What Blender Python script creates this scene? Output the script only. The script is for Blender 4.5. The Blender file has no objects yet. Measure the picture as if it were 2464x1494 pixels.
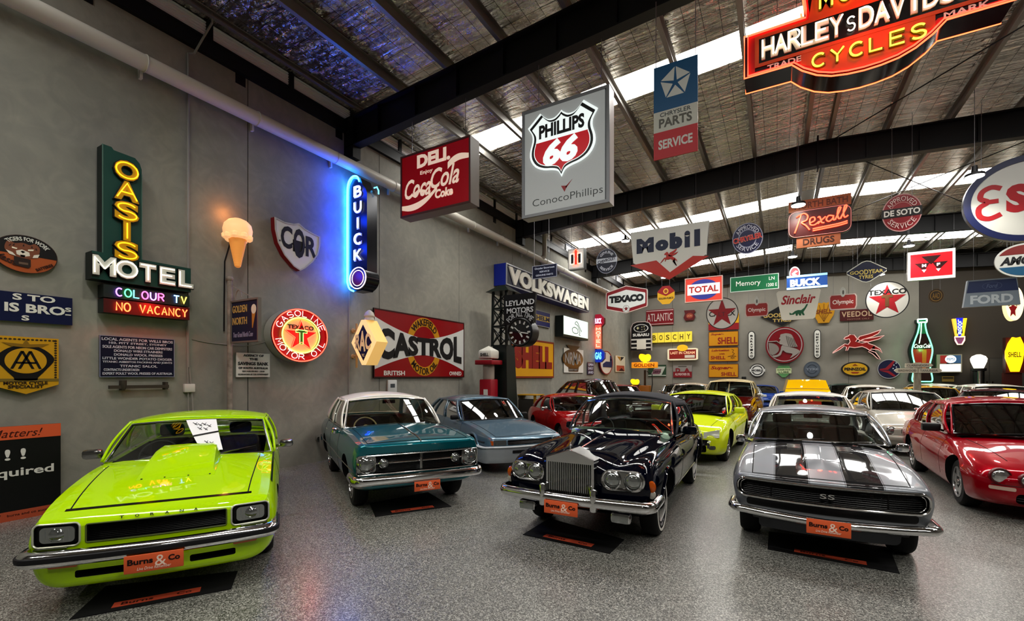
import bpy, bmesh, math, random
import numpy as np
from mathutils import Vector, Matrix
random.seed(7)
PI = math.pi
SC = bpy.context.scene
COL = SC.collection
# ------------------------------------------------------------------ camera
# The hall runs along +Y, the long wall of signs is x = WX, the end wall y = BY, the camera stands at the origin.
FOC, VPX, HY, EYE = 1100.0, 1870.0, 905.0, 1.85
TH = math.atan((VPX - 1232) / FOC)
CT, ST = math.cos(TH), math.sin(TH)
cam = bpy.data.cameras.new('camera')
cam.sensor_width = 36.0
cam.lens = 36.0 * FOC / 2464
cam.shift_y = (HY - 747.0) / 2464
cam.clip_start, cam.clip_end = 0.05, 200
co = bpy.data.objects.new('camera', cam)
COL.objects.link(co)
co.location = (0, 0, EYE)
co.rotation_euler = (PI / 2, 0, TH)
SC.camera = co
# ------------------------------------------------------------------ world, view
w = bpy.data.worlds.new('world')
SC.world = w
w.use_nodes = True
w.node_tree.nodes['Background'].inputs[0].default_value = (0.8, 0.85, 1, 1)
w.node_tree.nodes['Background'].inputs[1].default_value = 0.3
vs = SC.view_settings
vs.view_transform, vs.look, vs.gamma, vs.use_curve_mapping = 'Standard', 'None', 1, False
vs.exposure = 0.4
SC.cycles.max_bounces = 9
SC.cycles.diffuse_bounces = 4
SC.cycles.glossy_bounces = 4
SC.cycles.transmission_bounces = 6
SC.cycles.transparent_max_bounces = 12
SC.cycles.sample_clamp_indirect = 4
SC.cycles.caustics_reflective = False
SC.cycles.caustics_refractive = False
SKY_POWER = 15.0      # strength of the daylight that comes through the translucent roof sheets
LAMP_POWER = 150.0    # each high-bay lamp, watts

WX, BY, FX0, FX1, FY0 = -8.6, 31.0, -8.6, 10.6, -8.0


def ray(px, py):
    a, b = (px - 1232) / FOC, (HY - py) / FOC
    return Vector((-ST + a * CT, CT + a * ST, b))


def at_y(px, py, Y):
    d = ray(px, py)
    return Vector((0, 0, EYE)) + d * (Y / d.y)


def at_x(px, py, X):
    d = ray(px, py)
    return Vector((0, 0, EYE)) + d * (X / d.x)


def at_z(px, py, z):
    d = ray(px, py)
    return Vector((0, 0, EYE)) + d * ((z - EYE) / d.z)


# ------------------------------------------------------------------ materials
def lin(h):
    h = h.lstrip('#')
    v = [int(h[i:i + 2], 16) / 255 for i in (0, 2, 4)]
    return tuple((c / 12.92 if c <= .04045 else ((c + .055) / 1.055) ** 2.4) for c in v) + (1,)


MATS = {}


def mat(col, rough=.5, metal=0., emit=0., coat=0., spec=None, flake=0.):
    key = (col, rough, metal, emit, coat, spec, flake)
    if key in MATS:
        return MATS[key]
    m = bpy.data.materials.new('m' + col.strip('#'))
    m.use_nodes = True
    b = m.node_tree.nodes['Principled BSDF']
    c = lin(col)
    if not emit and metal < .5:
        c = tuple(v ** 1.14 for v in c[:3]) + (1,)
    b.inputs['Base Color'].default_value = c
    b.inputs['Roughness'].default_value = rough
    b.inputs['Metallic'].default_value = metal
    if coat:
        b.inputs['Coat Weight'].default_value = coat
        b.inputs['Coat Roughness'].default_value = .03
    b.inputs['Specular IOR Level'].default_value = .25 if spec is None else spec
    if emit:
        b.inputs['Emission Color'].default_value = c
        b.inputs['Emission Strength'].default_value = emit
    MATS[key] = m
    return m


def nodes(m):
    return m.node_tree.nodes, m.node_tree.links


def noise_mat(col1, col2, scale, rough=.6, metal=0., bump=0., stretch=(1, 1, 1), detail=6, bscale=None, lo=.35, hi=.65, r2=None):
    m = bpy.data.materials.new('m_noise')
    m.use_nodes = True
    n, l = nodes(m)
    b = n['Principled BSDF']
    b.inputs['Roughness'].default_value = rough
    b.inputs['Metallic'].default_value = metal
    tc = n.new('ShaderNodeTexCoord')
    mp = n.new('ShaderNodeMapping')
    mp.inputs['Scale'].default_value = stretch
    l.new(tc.outputs['Object'], mp.inputs['Vector'])
    nz = n.new('ShaderNodeTexNoise')
    nz.inputs['Scale'].default_value = scale
    nz.inputs['Detail'].default_value = detail
    l.new(mp.outputs[0], nz.inputs['Vector'])
    cr = n.new('ShaderNodeValToRGB')
    cr.color_ramp.elements[0].position, cr.color_ramp.elements[1].position = lo, hi
    cr.color_ramp.elements[0].color, cr.color_ramp.elements[1].color = lin(col1), lin(col2)
    l.new(nz.outputs['Fac'], cr.inputs[0])
    l.new(cr.outputs[0], b.inputs['Base Color'])
    if bump:
        bp = n.new('ShaderNodeBump')
        bp.inputs['Strength'].default_value = bump
        bp.inputs['Distance'].default_value = .02
        src = nz
        if bscale:
            src = n.new('ShaderNodeTexNoise')
            src.inputs['Scale'].default_value = bscale
            src.inputs['Detail'].default_value = 4
            l.new(mp.outputs[0], src.inputs['Vector'])
        l.new(src.outputs['Fac'], bp.inputs['Height'])
        l.new(bp.outputs[0], b.inputs['Normal'])
    return m


def glass_mat(tint, refl=1.0, rough=.02):
    key = ('glass', tint, refl)
    if key in MATS:
        return MATS[key]
    m = bpy.data.materials.new('m_glass')
    m.use_nodes = True
    n, l = nodes(m)
    n.remove(n['Principled BSDF'])
    t = n.new('ShaderNodeBsdfTransparent')
    t.inputs[0].default_value = lin(tint)
    g = n.new('ShaderNodeBsdfGlossy')
    g.inputs['Roughness'].default_value = rough
    f = n.new('ShaderNodeFresnel')
    f.inputs['IOR'].default_value = 1.5 + .3 * refl
    mx = n.new('ShaderNodeMixShader')
    l.new(f.outputs[0], mx.inputs[0])
    l.new(t.outputs[0], mx.inputs[1])
    l.new(g.outputs[0], mx.inputs[2])
    l.new(mx.outputs[0], n['Material Output'].inputs['Surface'])
    MATS[key] = m
    return m


def paint(col, metal=.0, rough=.3, coat=.85):
    return mat(col, rough, metal, coat=coat, spec=0.)


CHROME = mat('#dcdcdc', .09, 1.0)
CHROMED = mat('#9a9a98', .18, 1.0)
BLACK = mat('#0a0a0b', .55)
GLOSSBLACK = mat('#060607', .12)
TYRE = mat('#101011', .75)
DARK = mat('#050505', .9)
STEEL = mat('#8a8a86', .45, .8)
WHITE = mat('#e9e8e2', .45)
PLASTIC = mat('#141416', .45)
RUBBER = mat('#17171a', .6)
LENS = mat('#9b9f9d', .1, .85, coat=1.0)
AMBER = mat('#b4540e', .15, 0, coat=1.0)
ORANGE = mat('#d9663c', .5)
WIRE = mat('#77777a', .5, .6)


# ------------------------------------------------------------------ mesh builder
def catmull(pts, n=6, closed=False):
    P = [Vector(p) for p in pts]
    out = []
    N = len(P)
    for i in range(N if closed else N - 1):
        p0 = P[i - 1] if (closed or i > 0) else P[0]
        p1, p2 = P[i], P[(i + 1) % N]
        p3 = P[(i + 2) % N] if (closed or i + 2 < N) else P[-1]
        for k in range(n):
            t = k / n
            out.append(.5 * ((2 * p1) + (p2 - p0) * t + (2 * p0 - 5 * p1 + 4 * p2 - p3) * t * t + (3 * p1 - p0 - 3 * p2 + p3) * t ** 3))
    if not closed:
        out.append(P[-1])
    return out


TEXTS = {}


def text_data(body, bold=0., shear=0., depth=.01, space=1.0):
    key = (body, bold, shear, depth, space)
    if key not in TEXTS:
        cu = bpy.data.curves.new('t', 'FONT')
        cu.body, cu.offset, cu.shear, cu.extrude, cu.resolution_u = body, bold, shear, .5, 3
        cu.space_character = space
        cu.align_x = 'CENTER'
        o = bpy.data.objects.new('t', cu)
        me = bpy.data.meshes.new_from_object(o)
        v = np.array([x.co[:] for x in me.vertices]) if len(me.vertices) else np.zeros((1, 3))
        f = [tuple(p.vertices) for p in me.polygons]
        bpy.data.objects.remove(o)
        bpy.data.curves.remove(cu)
        bpy.data.meshes.remove(me)
        TEXTS[key] = (v, f)
    return TEXTS[key]


def _arc(cx, cy, rx, ry, a0, a1, n=9):
    return [(cx + rx * math.cos(math.radians(a0 + (a1 - a0) * i / n)), cy + ry * math.sin(math.radians(a0 + (a1 - a0) * i / n))) for i in range(n + 1)]


SF = {
    'A': [[(0, 0), (.5, 1), (1, 0)], [(.2, .38), (.8, .38)]], 'B': [[(0, 0), (0, 1)] + _arc(.5, .76, .4, .24, 90, -90) + [(0, .52)], [(.5, .52)] + _arc(.55, .26, .42, .26, 90, -90) + [(0, 0)]],
    'C': [_arc(.55, .5, .55, .5, 50, 310, 14)], 'D': [[(0, 0), (0, 1), (.4, 1)] + _arc(.4, .5, .6, .5, 90, -90) + [(0, 0)]],
    'E': [[(1, 1), (0, 1), (0, 0), (1, 0)], [(0, .52), (.8, .52)]], 'G': [_arc(.55, .5, .55, .5, 50, 350, 14) + [(.6, .42)]],
    'H': [[(0, 0), (0, 1)], [(1, 0), (1, 1)], [(0, .5), (1, .5)]], 'I': [[(.5, 0), (.5, 1)]], 'K': [[(0, 0), (0, 1)], [(1, 1), (0, .45)], [(.3, .6), (1, 0)]],
    'L': [[(0, 1), (0, 0), (.9, 0)]], 'M': [[(0, 0), (0, 1), (.5, .3), (1, 1), (1, 0)]], 'N': [[(0, 0), (0, 1), (1, 0), (1, 1)]],
    'O': [_arc(.5, .5, .55, .5, 0, 360, 20)], 'P': [[(0, 0), (0, 1), (.5, 1)] + _arc(.55, .75, .42, .25, 90, -90) + [(0, .5)]],
    'R': [[(0, 0), (0, 1), (.5, 1)] + _arc(.55, .75, .42, .25, 90, -90) + [(0, .5)], [(.5, .5), (1, 0)]],
    'S': [_arc(.5, .74, .46, .26, 30, 250, 12) + _arc(.5, .25, .48, .26, 80, -150, 12)], 'T': [[(0, 1), (1, 1)], [(.5, 1), (.5, 0)]],
    'U': [[(0, 1), (0, .4)] + _arc(.5, .4, .5, .4, 180, 360) + [(1, .4), (1, 1)]], 'V': [[(0, 1), (.5, 0), (1, 1)]], 'W': [[(0, 1), (.25, 0), (.5, .8), (.75, 0), (1, 1)]],
    'X': [[(0, 0), (1, 1)], [(0, 1), (1, 0)]], 'Y': [[(0, 1), (.5, .5), (1, 1)], [(.5, .5), (.5, 0)]], ' ': [], '.': [[(.4, .5), (.6, .5)]], '-': [[(.2, .5), (.8, .5)]],
}


class MB:
    def __init__(s):
        s.v, s.f, s.m, s.mats, s.T = [], [], [], [], None

    def mi(s, m):
        if m not in s.mats:
            s.mats.append(m)
        return s.mats.index(m)

    def add(s, vs_, fs, m):
        o, k = len(s.v), s.mi(m)
        if s.T is not None:
            vs_ = [s.T @ Vector(v) for v in vs_]
        s.v.extend(tuple(v) for v in vs_)
        for f in fs:
            s.f.append(tuple(i + o for i in f))
            s.m.append(k)

    def box(s, x0, x1, y0, y1, z0, z1, m):
        s.add([(x, y, z) for z in (z0, z1) for y in (y0, y1) for x in (x0, x1)],
              [(0, 2, 3, 1), (4, 5, 7, 6), (0, 1, 5, 4), (2, 6, 7, 3), (0, 4, 6, 2), (1, 3, 7, 5)], m)

    def rbox(s, x0, x1, y0, y1, z0, z1, m, r=.02):
        """box with softened edges"""
        bm = bmesh.new()
        bmesh.ops.create_cube(bm, size=1)
        for v in bm.verts:
            v.co = Vector(((x0, x1)[v.co.x > 0], (y0, y1)[v.co.y > 0], (z0, z1)[v.co.z > 0]))
        r = min(r, abs(x1 - x0) * .45, abs(y1 - y0) * .45, abs(z1 - z0) * .45)
        bmesh.ops.bevel(bm, geom=list(bm.edges), offset=r, segments=2, affect='EDGES', profile=.5)
        bm.verts.index_update()
        s.add([v.co.copy() for v in bm.verts], [tuple(v.index for v in f.verts) for f in bm.faces], m)
        bm.free()

    def prism(s, pts, z0, z1, m, mside=None):
        n = len(pts)
        a = sum(pts[i][0] * pts[(i + 1) % n][1] - pts[(i + 1) % n][0] * pts[i][1] for i in range(n))
        if a < 0:
            pts = pts[::-1]
        s.add([(p[0], p[1], z0) for p in pts] + [(p[0], p[1], z1) for p in pts], [tuple(range(n))[::-1], tuple(range(n, 2 * n))], m)
        s.add([(p[0], p[1], z0) for p in pts] + [(p[0], p[1], z1) for p in pts], [(i, (i + 1) % n, n + (i + 1) % n, n + i) for i in range(n)], mside or m)

    def ring(s, po, pi_, z0, z1, m):
        n = len(po)
        V = [(p[0], p[1], z) for z in (z0, z1) for q in (po, pi_) for p in q]
        F = []
        for i in range(n):
            j = (i + 1) % n
            F += [(i, j, 2 * n + j, 2 * n + i), (n + j, n + i, 3 * n + i, 3 * n + j), (2 * n + i, 2 * n + j, 3 * n + j, 3 * n + i), (j, i, n + i, n + j)]
        s.add(V, F, m)

    def tube(s, pts, r, m, seg=8, closed=False, rx=None):
        P = [Vector(p) for p in pts]
        n = len(P)
        if n < 2:
            return
        V, F = [], []
        prev = None
        for i, p in enumerate(P):
            a = P[i - 1] if (i > 0 or closed) else P[0]
            b = P[(i + 1) % n] if (i < n - 1 or closed) else P[-1]
            d = (b - a)
            d = d.normalized() if d.length > 1e-9 else Vector((0, 0, 1))
            if prev is None:
                up = Vector((0, 0, 1)) if abs(d.z) < .9 else Vector((1, 0, 0))
                x = d.cross(up).normalized()
            else:
                x = (prev - d * prev.dot(d))
                x = x.normalized() if x.length > 1e-6 else d.orthogonal().normalized()
            prev = x
            y = d.cross(x)
            rr = r[i] if isinstance(r, (list, tuple)) else r
            V += [p + x * rr * math.cos(2 * PI * k / seg) + y * rr * math.sin(2 * PI * k / seg) for k in range(seg)]
        for i in range(n if closed else n - 1):
            j = (i + 1) % n
            F += [(i * seg + k, i * seg + (k + 1) % seg, j * seg + (k + 1) % seg, j * seg + k) for k in range(seg)]
        if not closed:
            F += [tuple(range(seg))[::-1], tuple((n - 1) * seg + k for k in range(seg))]
        s.add(V, F, m)

    def bar(s, a, b, wd, th, m, up=(0, 0, 1)):
        """rectangular bar from a to b"""
        a, b = Vector(a), Vector(b)
        d = (b - a).normalized()
        u = Vector(up)
        x = d.cross(u)
        x = x.normalized() if x.length > 1e-6 else d.orthogonal().normalized()
        y = x.cross(d)
        V = [p + x * sx * wd / 2 + y * sy * th / 2 for p in (a, b) for sx, sy in ((-1, -1), (1, -1), (1, 1), (-1, 1))]
        s.add(V, [(3, 2, 1, 0), (4, 5, 6, 7), (0, 1, 5, 4), (1, 2, 6, 5), (2, 3, 7, 6), (3, 0, 4, 7)], m)

    def lathe(s, prof, m, seg=24, axis='z', c=(0, 0, 0), sx=1, sy=1):
        """prof: (radius, height) pairs about the given axis through c"""
        V, F = [], []
        n = len(prof)
        c = Vector(c)
        for i in range(seg):
            a = 2 * PI * i / seg
            for r, h in prof:
                x, y = r * math.cos(a) * sx, r * math.sin(a) * sy
                V.append(c + (Vector((x, y, h)) if axis == 'z' else Vector((h, x, y)) if axis == 'x' else Vector((x, -h, y))))
        for i in range(seg):
            j = (i + 1) % seg
            for k in range(n - 1):
                F.append((i * n + k, j * n + k, j * n + k + 1, i * n + k + 1))
        F.append(tuple(i * n for i in range(seg))[::-1])
        F.append(tuple(i * n + n - 1 for i in range(seg)))
        s.add(V, F, m)

    def grid(s, fn, us, vs_, m, flip=False):
        V = [fn(u, v) for v in vs_ for u in us]
        n = len(us)
        F = []
        for j in range(len(vs_) - 1):
            for i in range(n - 1):
                q = (j * n + i, j * n + i + 1, (j + 1) * n + i + 1, (j + 1) * n + i)
                F.append(q[::-1] if flip else q)
        s.add(V, F, m)

    def text(s, body, cx, cy, wd, ht, z, m, bold=0., shear=0., depth=.008, arc=None, space=1.0, rot=0., warp=None):
        v, f = text_data(body, bold, shear, 1, space)
        lo, hi = v.min(0), v.max(0)
        x = (v[:, 0] - (lo[0] + hi[0]) / 2) / max(hi[0] - lo[0], 1e-6)
        y = (v[:, 1] - (lo[1] + hi[1]) / 2) / max(hi[1] - lo[1], 1e-6)
        zz = z + (v[:, 2] + .5) * depth
        if arc:
            R, a0, span, up, ex, ey = arc
            a = math.radians(a0) + x * math.radians(span) * (-1 if up else 1)
            rr = R + y * ht * (1 if up else -1)
            X, Y = cx + rr * np.cos(a) * ex, cy + rr * np.sin(a) * ey
        else:
            if warp:
                k = np.array([warp(t) for t in x * 2])
                y = y * k[:, 0] + k[:, 1]
            X, Y = x * wd, y * ht
            if rot:
                r = math.radians(rot)
                X, Y = X * math.cos(r) - Y * math.sin(r), X * math.sin(r) + Y * math.cos(r)
            X, Y = X + cx, Y + cy
        s.add(list(zip(X.tolist(), Y.tolist(), zz.tolist())), f, m)

    def neon(s, body, cx, cy, wd, ht, z, r, m, vertical=False, arc=None, gap=.35, shear=0., seg=5):
        n = len(body)
        for k, ch in enumerate(body):
            mm = m[k % len(m)] if isinstance(m, (list, tuple)) else m
            for st in SF.get(ch, []):
                pts = []
                for px, py in st:
                    if vertical:
                        X, Y = (px - .5) * wd, ht / 2 - (k + (1 - py) * (1 - gap) + gap / 2) * ht / n
                    else:
                        X, Y = -wd / 2 + (k + gap / 2 + px * (1 - gap)) * wd / n, (py - .5) * ht
                        X += shear * Y
                    if arc:
                        R, a0, span, up, ex, ey = arc
                        a = math.radians(a0) + X / wd * math.radians(span) * (-1 if up else 1)
                        rr = R + Y * (1 if up else -1)
                        X, Y = rr * math.cos(a) * ex, rr * math.sin(a) * ey
                    pts.append((cx + X, cy + Y, z))
                s.tube(pts, r, mm, seg)

    def build(s, name, parent=None, smooth=35, label=None, kind=None):
        me = bpy.data.meshes.new(name)
        me.from_pydata(s.v, [], s.f)
        for m in s.mats:
            me.materials.append(m)
        me.polygons.foreach_set('material_index', s.m)
        if smooth:
            me.polygons.foreach_set('use_smooth', [True] * len(me.polygons))
            me.set_sharp_from_angle(angle=math.radians(smooth))
        me.update()
        o = bpy.data.objects.new(name, me)
        COL.objects.link(o)
        if parent is not None:
            o.parent = parent
        if label:
            o['label'] = label
        if kind:
            o['kind'] = kind
        return o


def thing(name, label, cat, loc=(0, 0, 0), M=None, group=None):
    o = bpy.data.objects.new(name, None)
    o.empty_display_size = .2
    COL.objects.link(o)
    if M is not None:
        o.matrix_world = M
    else:
        o.location = loc
    o['label'], o['category'] = label, cat
    if group:
        o['group'] = group
    return o


def tag(o, label, cat, group=None):
    o['label'], o['category'] = label, cat
    if group:
        o['group'] = group
    return o


def ellipse(cx, cy, rx, ry, n=40, a0=0, a1=360):
    full = abs(a1 - a0) >= 360
    return [(cx + rx * math.cos(math.radians(a0 + (a1 - a0) * i / (n if full else n - 1))), cy + ry * math.sin(math.radians(a0 + (a1 - a0) * i / (n if full else n - 1)))) for i in range(n)]


def rrect(x0, y0, x1, y1, r, n=5):
    out = []
    for cx, cy, a in ((x1 - r, y1 - r, 0), (x0 + r, y1 - r, 90), (x0 + r, y0 + r, 180), (x1 - r, y0 + r, 270)):
        out += [(cx + r * math.cos(math.radians(a + 90 * i / n)), cy + r * math.sin(math.radians(a + 90 * i / n))) for i in range(n + 1)]
    return out


def star(cx, cy, R, r, n=5, a0=90, ex=1):
    return [(cx + ex * (R if i % 2 == 0 else r) * math.cos(math.radians(a0 + 180 * i / n)), cy + (R if i % 2 == 0 else r) * math.sin(math.radians(a0 + 180 * i / n))) for i in range(2 * n)]


# ------------------------------------------------------------------ the hall
def zceil(x):
    return 8.02 + .06 * ((x + 8.6) if x < .97 else (10.54 - x))


def floor_material():
    m = bpy.data.materials.new('epoxy_flake')
    m.use_nodes = True
    n, l = nodes(m)
    b = n['Principled BSDF']
    tc = n.new('ShaderNodeTexCoord')
    v1 = n.new('ShaderNodeTexVoronoi')
    v1.inputs['Scale'].default_value = 120
    l.new(tc.outputs['Object'], v1.inputs['Vector'])
    sp = n.new('ShaderNodeSeparateColor')
    l.new(v1.outputs['Color'], sp.inputs[0])
    cr = n.new('ShaderNodeValToRGB')
    e = cr.color_ramp.elements
    e[0].position, e[0].color = 0, lin('#2a2a27')
    e[1].position, e[1].color = 1, lin('#c3c2b8')
    for p, c in ((.25, '#4e4e4a'), (.55, '#777670'), (.8, '#96958d')):
        q = e.new(p)
        q.color = lin(c)
    l.new(sp.outputs[0], cr.inputs[0])
    nz = n.new('ShaderNodeTexNoise')
    nz.inputs['Scale'].default_value = .7
    l.new(tc.outputs['Object'], nz.inputs['Vector'])
    mx = n.new('ShaderNodeMix')
    mx.data_type, mx.blend_type = 'RGBA', 'MULTIPLY'
    mx.inputs[0].default_value = .35
    l.new(cr.outputs[0], mx.inputs[6])
    l.new(nz.outputs['Fac'], mx.inputs[7])
    l.new(mx.outputs[2], b.inputs['Base Color'])
    b.inputs['Roughness'].default_value = .42
    b.inputs['Coat Weight'].default_value = .6
    b.inputs['Coat Roughness'].default_value = .22
    bp = n.new('ShaderNodeBump')
    bp.inputs['Strength'].default_value = .35
    bp.inputs['Distance'].default_value = .004
    l.new(v1.outputs['Distance'], bp.inputs['Height'])
    l.new(bp.outputs[0], b.inputs['Normal'])
    return m


def concrete_material():
    m = noise_mat('#75746c', '#918f84', .55, .75, detail=8, lo=.3, hi=.72, bump=.15, bscale=14)
    n, l = nodes(m)
    b = n['Principled BSDF']
    src = b.inputs['Base Color'].links[0].from_socket
    tc = n['Texture Coordinate']
    nz = n.new('ShaderNodeTexNoise')
    nz.inputs['Scale'].default_value = 2.2
    nz.inputs['Detail'].default_value = 10
    nz.inputs['Distortion'].default_value = 2.5
    l.new(tc.outputs['Object'], nz.inputs['Vector'])
    cr = n.new('ShaderNodeValToRGB')
    cr.color_ramp.elements[0].position, cr.color_ramp.elements[1].position = .4, .75
    cr.color_ramp.elements[0].color, cr.color_ramp.elements[1].color = (.93, .93, .93, 1), (1.12, 1.11, 1.09, 1)
    l.new(nz.outputs['Fac'], cr.inputs[0])
    mx = n.new('ShaderNodeMix')
    mx.data_type, mx.blend_type = 'RGBA', 'MULTIPLY'
    mx.inputs[0].default_value = 1
    l.new(src, mx.inputs[6])
    l.new(cr.outputs[0], mx.inputs[7])
    l.new(mx.outputs[2], b.inputs['Base Color'])
    return m


def foil_material():
    m = bpy.data.materials.new('foil')
    m.use_nodes = True
    n, l = nodes(m)
    b = n['Principled BSDF']
    b.inputs['Metallic'].default_value = 1
    b.inputs['Roughness'].default_value = .2
    tc = n.new('ShaderNodeTexCoord')
    mp = n.new('ShaderNodeMapping')
    mp.inputs['Scale'].default_value = (.7, 5.0, 1)
    mp.inputs['Rotation'].default_value = (0, 0, .12)
    l.new(tc.outputs['Object'], mp.inputs['Vector'])
    nz = n.new('ShaderNodeTexNoise')
    nz.inputs['Scale'].default_value = 1.5
    nz.inputs['Detail'].default_value = 6
    nz.inputs['Distortion'].default_value = 1.1
    l.new(mp.outputs[0], nz.inputs['Vector'])
    n2 = n.new('ShaderNodeTexNoise')
    n2.inputs['Scale'].default_value = 9
    n2.inputs['Detail'].default_value = 3
    l.new(tc.outputs['Object'], n2.inputs['Vector'])
    ad = n.new('ShaderNodeMath')
    ad.operation = 'MULTIPLY_ADD'
    ad.inputs[1].default_value = .14
    l.new(n2.outputs['Fac'], ad.inputs[0])
    l.new(nz.outputs['Fac'], ad.inputs[2])
    bp = n.new('ShaderNodeBump')
    bp.inputs['Strength'].default_value = 1.0
    bp.inputs['Distance'].default_value = .3
    l.new(ad.outputs[0], bp.inputs['Height'])
    l.new(bp.outputs[0], b.inputs['Normal'])
    # the safety mesh under the foil: thin wires on a 0.3 m by 0.15 m grid
    sx = n.new('ShaderNodeSeparateXYZ')
    l.new(tc.outputs['Object'], sx.inputs[0])
    fac = None
    for k, (ax, step) in enumerate((('X', .15), ('Y', .3))):
        md = n.new('ShaderNodeMath')
        md.operation = 'PINGPONG'
        md.inputs[1].default_value = step
        l.new(sx.outputs[ax], md.inputs[0])
        lt = n.new('ShaderNodeMath')
        lt.operation = 'LESS_THAN'
        lt.inputs[1].default_value = .0045
        l.new(md.outputs[0], lt.inputs[0])
        if fac is None:
            fac = lt
        else:
            mxm = n.new('ShaderNodeMath')
            mxm.operation = 'MAXIMUM'
            l.new(fac.outputs[0], mxm.inputs[0])
            l.new(lt.outputs[0], mxm.inputs[1])
            fac = mxm
    mx = n.new('ShaderNodeMix')
    mx.data_type = 'RGBA'
    mx.inputs[6].default_value = lin('#e0d8ca')
    mx.inputs[7].default_value = lin('#55524d')
    l.new(fac.outputs[0], mx.inputs[0])
    l.new(mx.outputs[2], b.inputs['Base Color'])
    return m


def build_hall():
    b = MB()
    b.box(FX0 - .2, FX1 + .2, FY0 - .2, BY + .2, -.2, 0, floor_material())
    b.build('floor', kind='structure')
    cm = concrete_material()
    b = MB()
    ys = [FY0 - .2, -5.0, -1.65, 1.65, 4.94, 8.22, 11.53, 14.84, 18.15, 21.46, 24.77, 28.08, BY + .2]
    for a, c in zip(ys, ys[1:]):
        b.box(WX - .2, WX, a + .008, c - .008, 0, 7.72, cm)
    b.box(WX - .2, WX - .012, FY0 - .2, BY + .2, 0, 7.72, DARK)
    b.build('wall_left', kind='structure', smooth=0)
    b = MB()
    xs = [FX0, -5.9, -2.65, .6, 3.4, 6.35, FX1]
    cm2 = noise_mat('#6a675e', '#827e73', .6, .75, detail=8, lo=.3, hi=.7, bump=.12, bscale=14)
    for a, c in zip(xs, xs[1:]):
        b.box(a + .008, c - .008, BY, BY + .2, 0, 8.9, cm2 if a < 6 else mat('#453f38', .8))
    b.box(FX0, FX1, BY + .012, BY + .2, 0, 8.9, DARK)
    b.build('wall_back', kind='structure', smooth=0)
    b = MB()
    b.box(FX1, FX1 + .2, FY0 - .2, BY + .2, 0, 8.2, mat('#5d5a55', .8))
    b.build('wall_right', kind='structure', smooth=0)
    b = MB()
    b.box(FX0, FX1, FY0 - .2, FY0, 0, 8.9, mat('#6b6963', .8))
    b.build('wall_front', kind='structure', smooth=0)
    # door in the end wall
    b = MB()
    x0, x1 = 8.35, 9.35
    b.box(x0 - .06, x1 + .9, BY - .03, BY, 0, 2.75, mat('#3a3732', .6))
    b.box(x0 + .02, x1 - .42, BY - .05, BY - .03, .02, 2.7, mat('#46423c', .6))
    b.box(x1 - .38, x1 + .85, BY - .05, BY - .03, .02, 2.7, mat('#46423c', .6))
    d = b.build('door_1', kind='structure')
    for xx in (x1 - .5, x1 - .3):
        h = MB()
        h.box(xx - .02, xx + .02, BY - .11, BY - .05, 1.3, 1.6, CHROME)
        h.build('door_handle', d)
    # corrugated strip above the concrete, eave channel with cleats
    b = MB()
    g = mat('#f0f0f2', .5)
    for k in range(7):
        z = 7.72 + k * .05
        b.add([(WX - .02, FY0, z), (WX - .02, BY, z), (WX + .025, BY, z + .012), (WX + .025, FY0, z + .012), (WX + .025, BY, z + .036), (WX + .025, FY0, z + .036), (WX - .02, BY, z + .05), (WX - .02, FY0, z + .05)],
              [(0, 1, 2, 3), (3, 2, 4, 5), (5, 4, 6, 7)], g)
    b.build('wall_left_cladding', kind='structure', smooth=0)
    b = MB()
    bk = mat('#131417', .5, .2)
    b.box(WX, WX + .09, FY0, BY, 7.42, 7.70, bk)
    b.box(WX, WX + .10, FY0, BY, 7.66, 7.70, bk)
    for y in np.arange(-6.2, 30, 2.2):
        b.box(WX, WX + .012, y - .09, y + .09, 7.24, 7.42, bk)
    for y in np.arange(-6.6, 30, 1.55):
        b.box(WX, WX + .06, y - .05, y + .05, 7.70, 8.02, bk)
    b.build('trim_1', kind='structure', smooth=0)
    # roof: foil in bays, translucent sheets between them
    sky = [(-.5, .4), (9.8, 10.7), (19.7, 21.0), (27.3, 28.0), (28.12, 28.55)]
    edges = [FY0 - .2] + [e for s_ in sky for e in s_] + [BY + .2]
    fm = foil_material()
    b = MB()
    for a, c in zip(edges[0::2], edges[1::2]):
        for xa, xb in ((FX0, .97), (.97, FX1)):
            nx, ny = 10, max(2, int((c - a) / .8))
            b.grid(lambda u, v: (xa + (xb - xa) * u, a + (c - a) * v, zceil(min(max(xa + (xb - xa) * u, FX0), 10.54))), [i / nx for i in range(nx + 1)], [i / ny for i in range(ny + 1)], fm, True)
    ce = b.build('ceiling', kind='structure', smooth=0)
    so = ce.modifiers.new('thickness', 'SOLIDIFY')
    so.thickness, so.offset = .06, -1
    sm = bpy.data.materials.new('skylight_sheet')
    sm.use_nodes = True
    n, l = nodes(sm)
    bb = n['Principled BSDF']
    bb.inputs['Base Color'].default_value = (.9, .9, .88, 1)
    bb.inputs['Emission Color'].default_value = (1, .985, .94, 1)
    bb.inputs['Emission Strength'].default_value = SKY_POWER
    for k, (a, c) in enumerate(sky):
        b = MB()
        for xa, xb in ((FX0 + .25, .75), (1.2, 10.4)):
            b.add([(xa, a, zceil(xa) + .03), (xb, a, zceil(xb) + .03), (xb, c, zceil(xb) + .03), (xa, c, zceil(xa) + .03)], [(0, 3, 2, 1)], sm)
        b.add([(.75, a, zceil(.75) + .03), (1.2, a, zceil(1.2) + .03), (1.2, c, zceil(1.2) + .03), (.75, c, zceil(.75) + .03)], [(0, 3, 2, 1)], mat('#9a978f', .5, .6))
        b.build('window_%d' % (k + 1), kind='structure', smooth=0)
    # purlins
    b = MB()
    pm = mat('#7d7a74', .42, .55)
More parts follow.
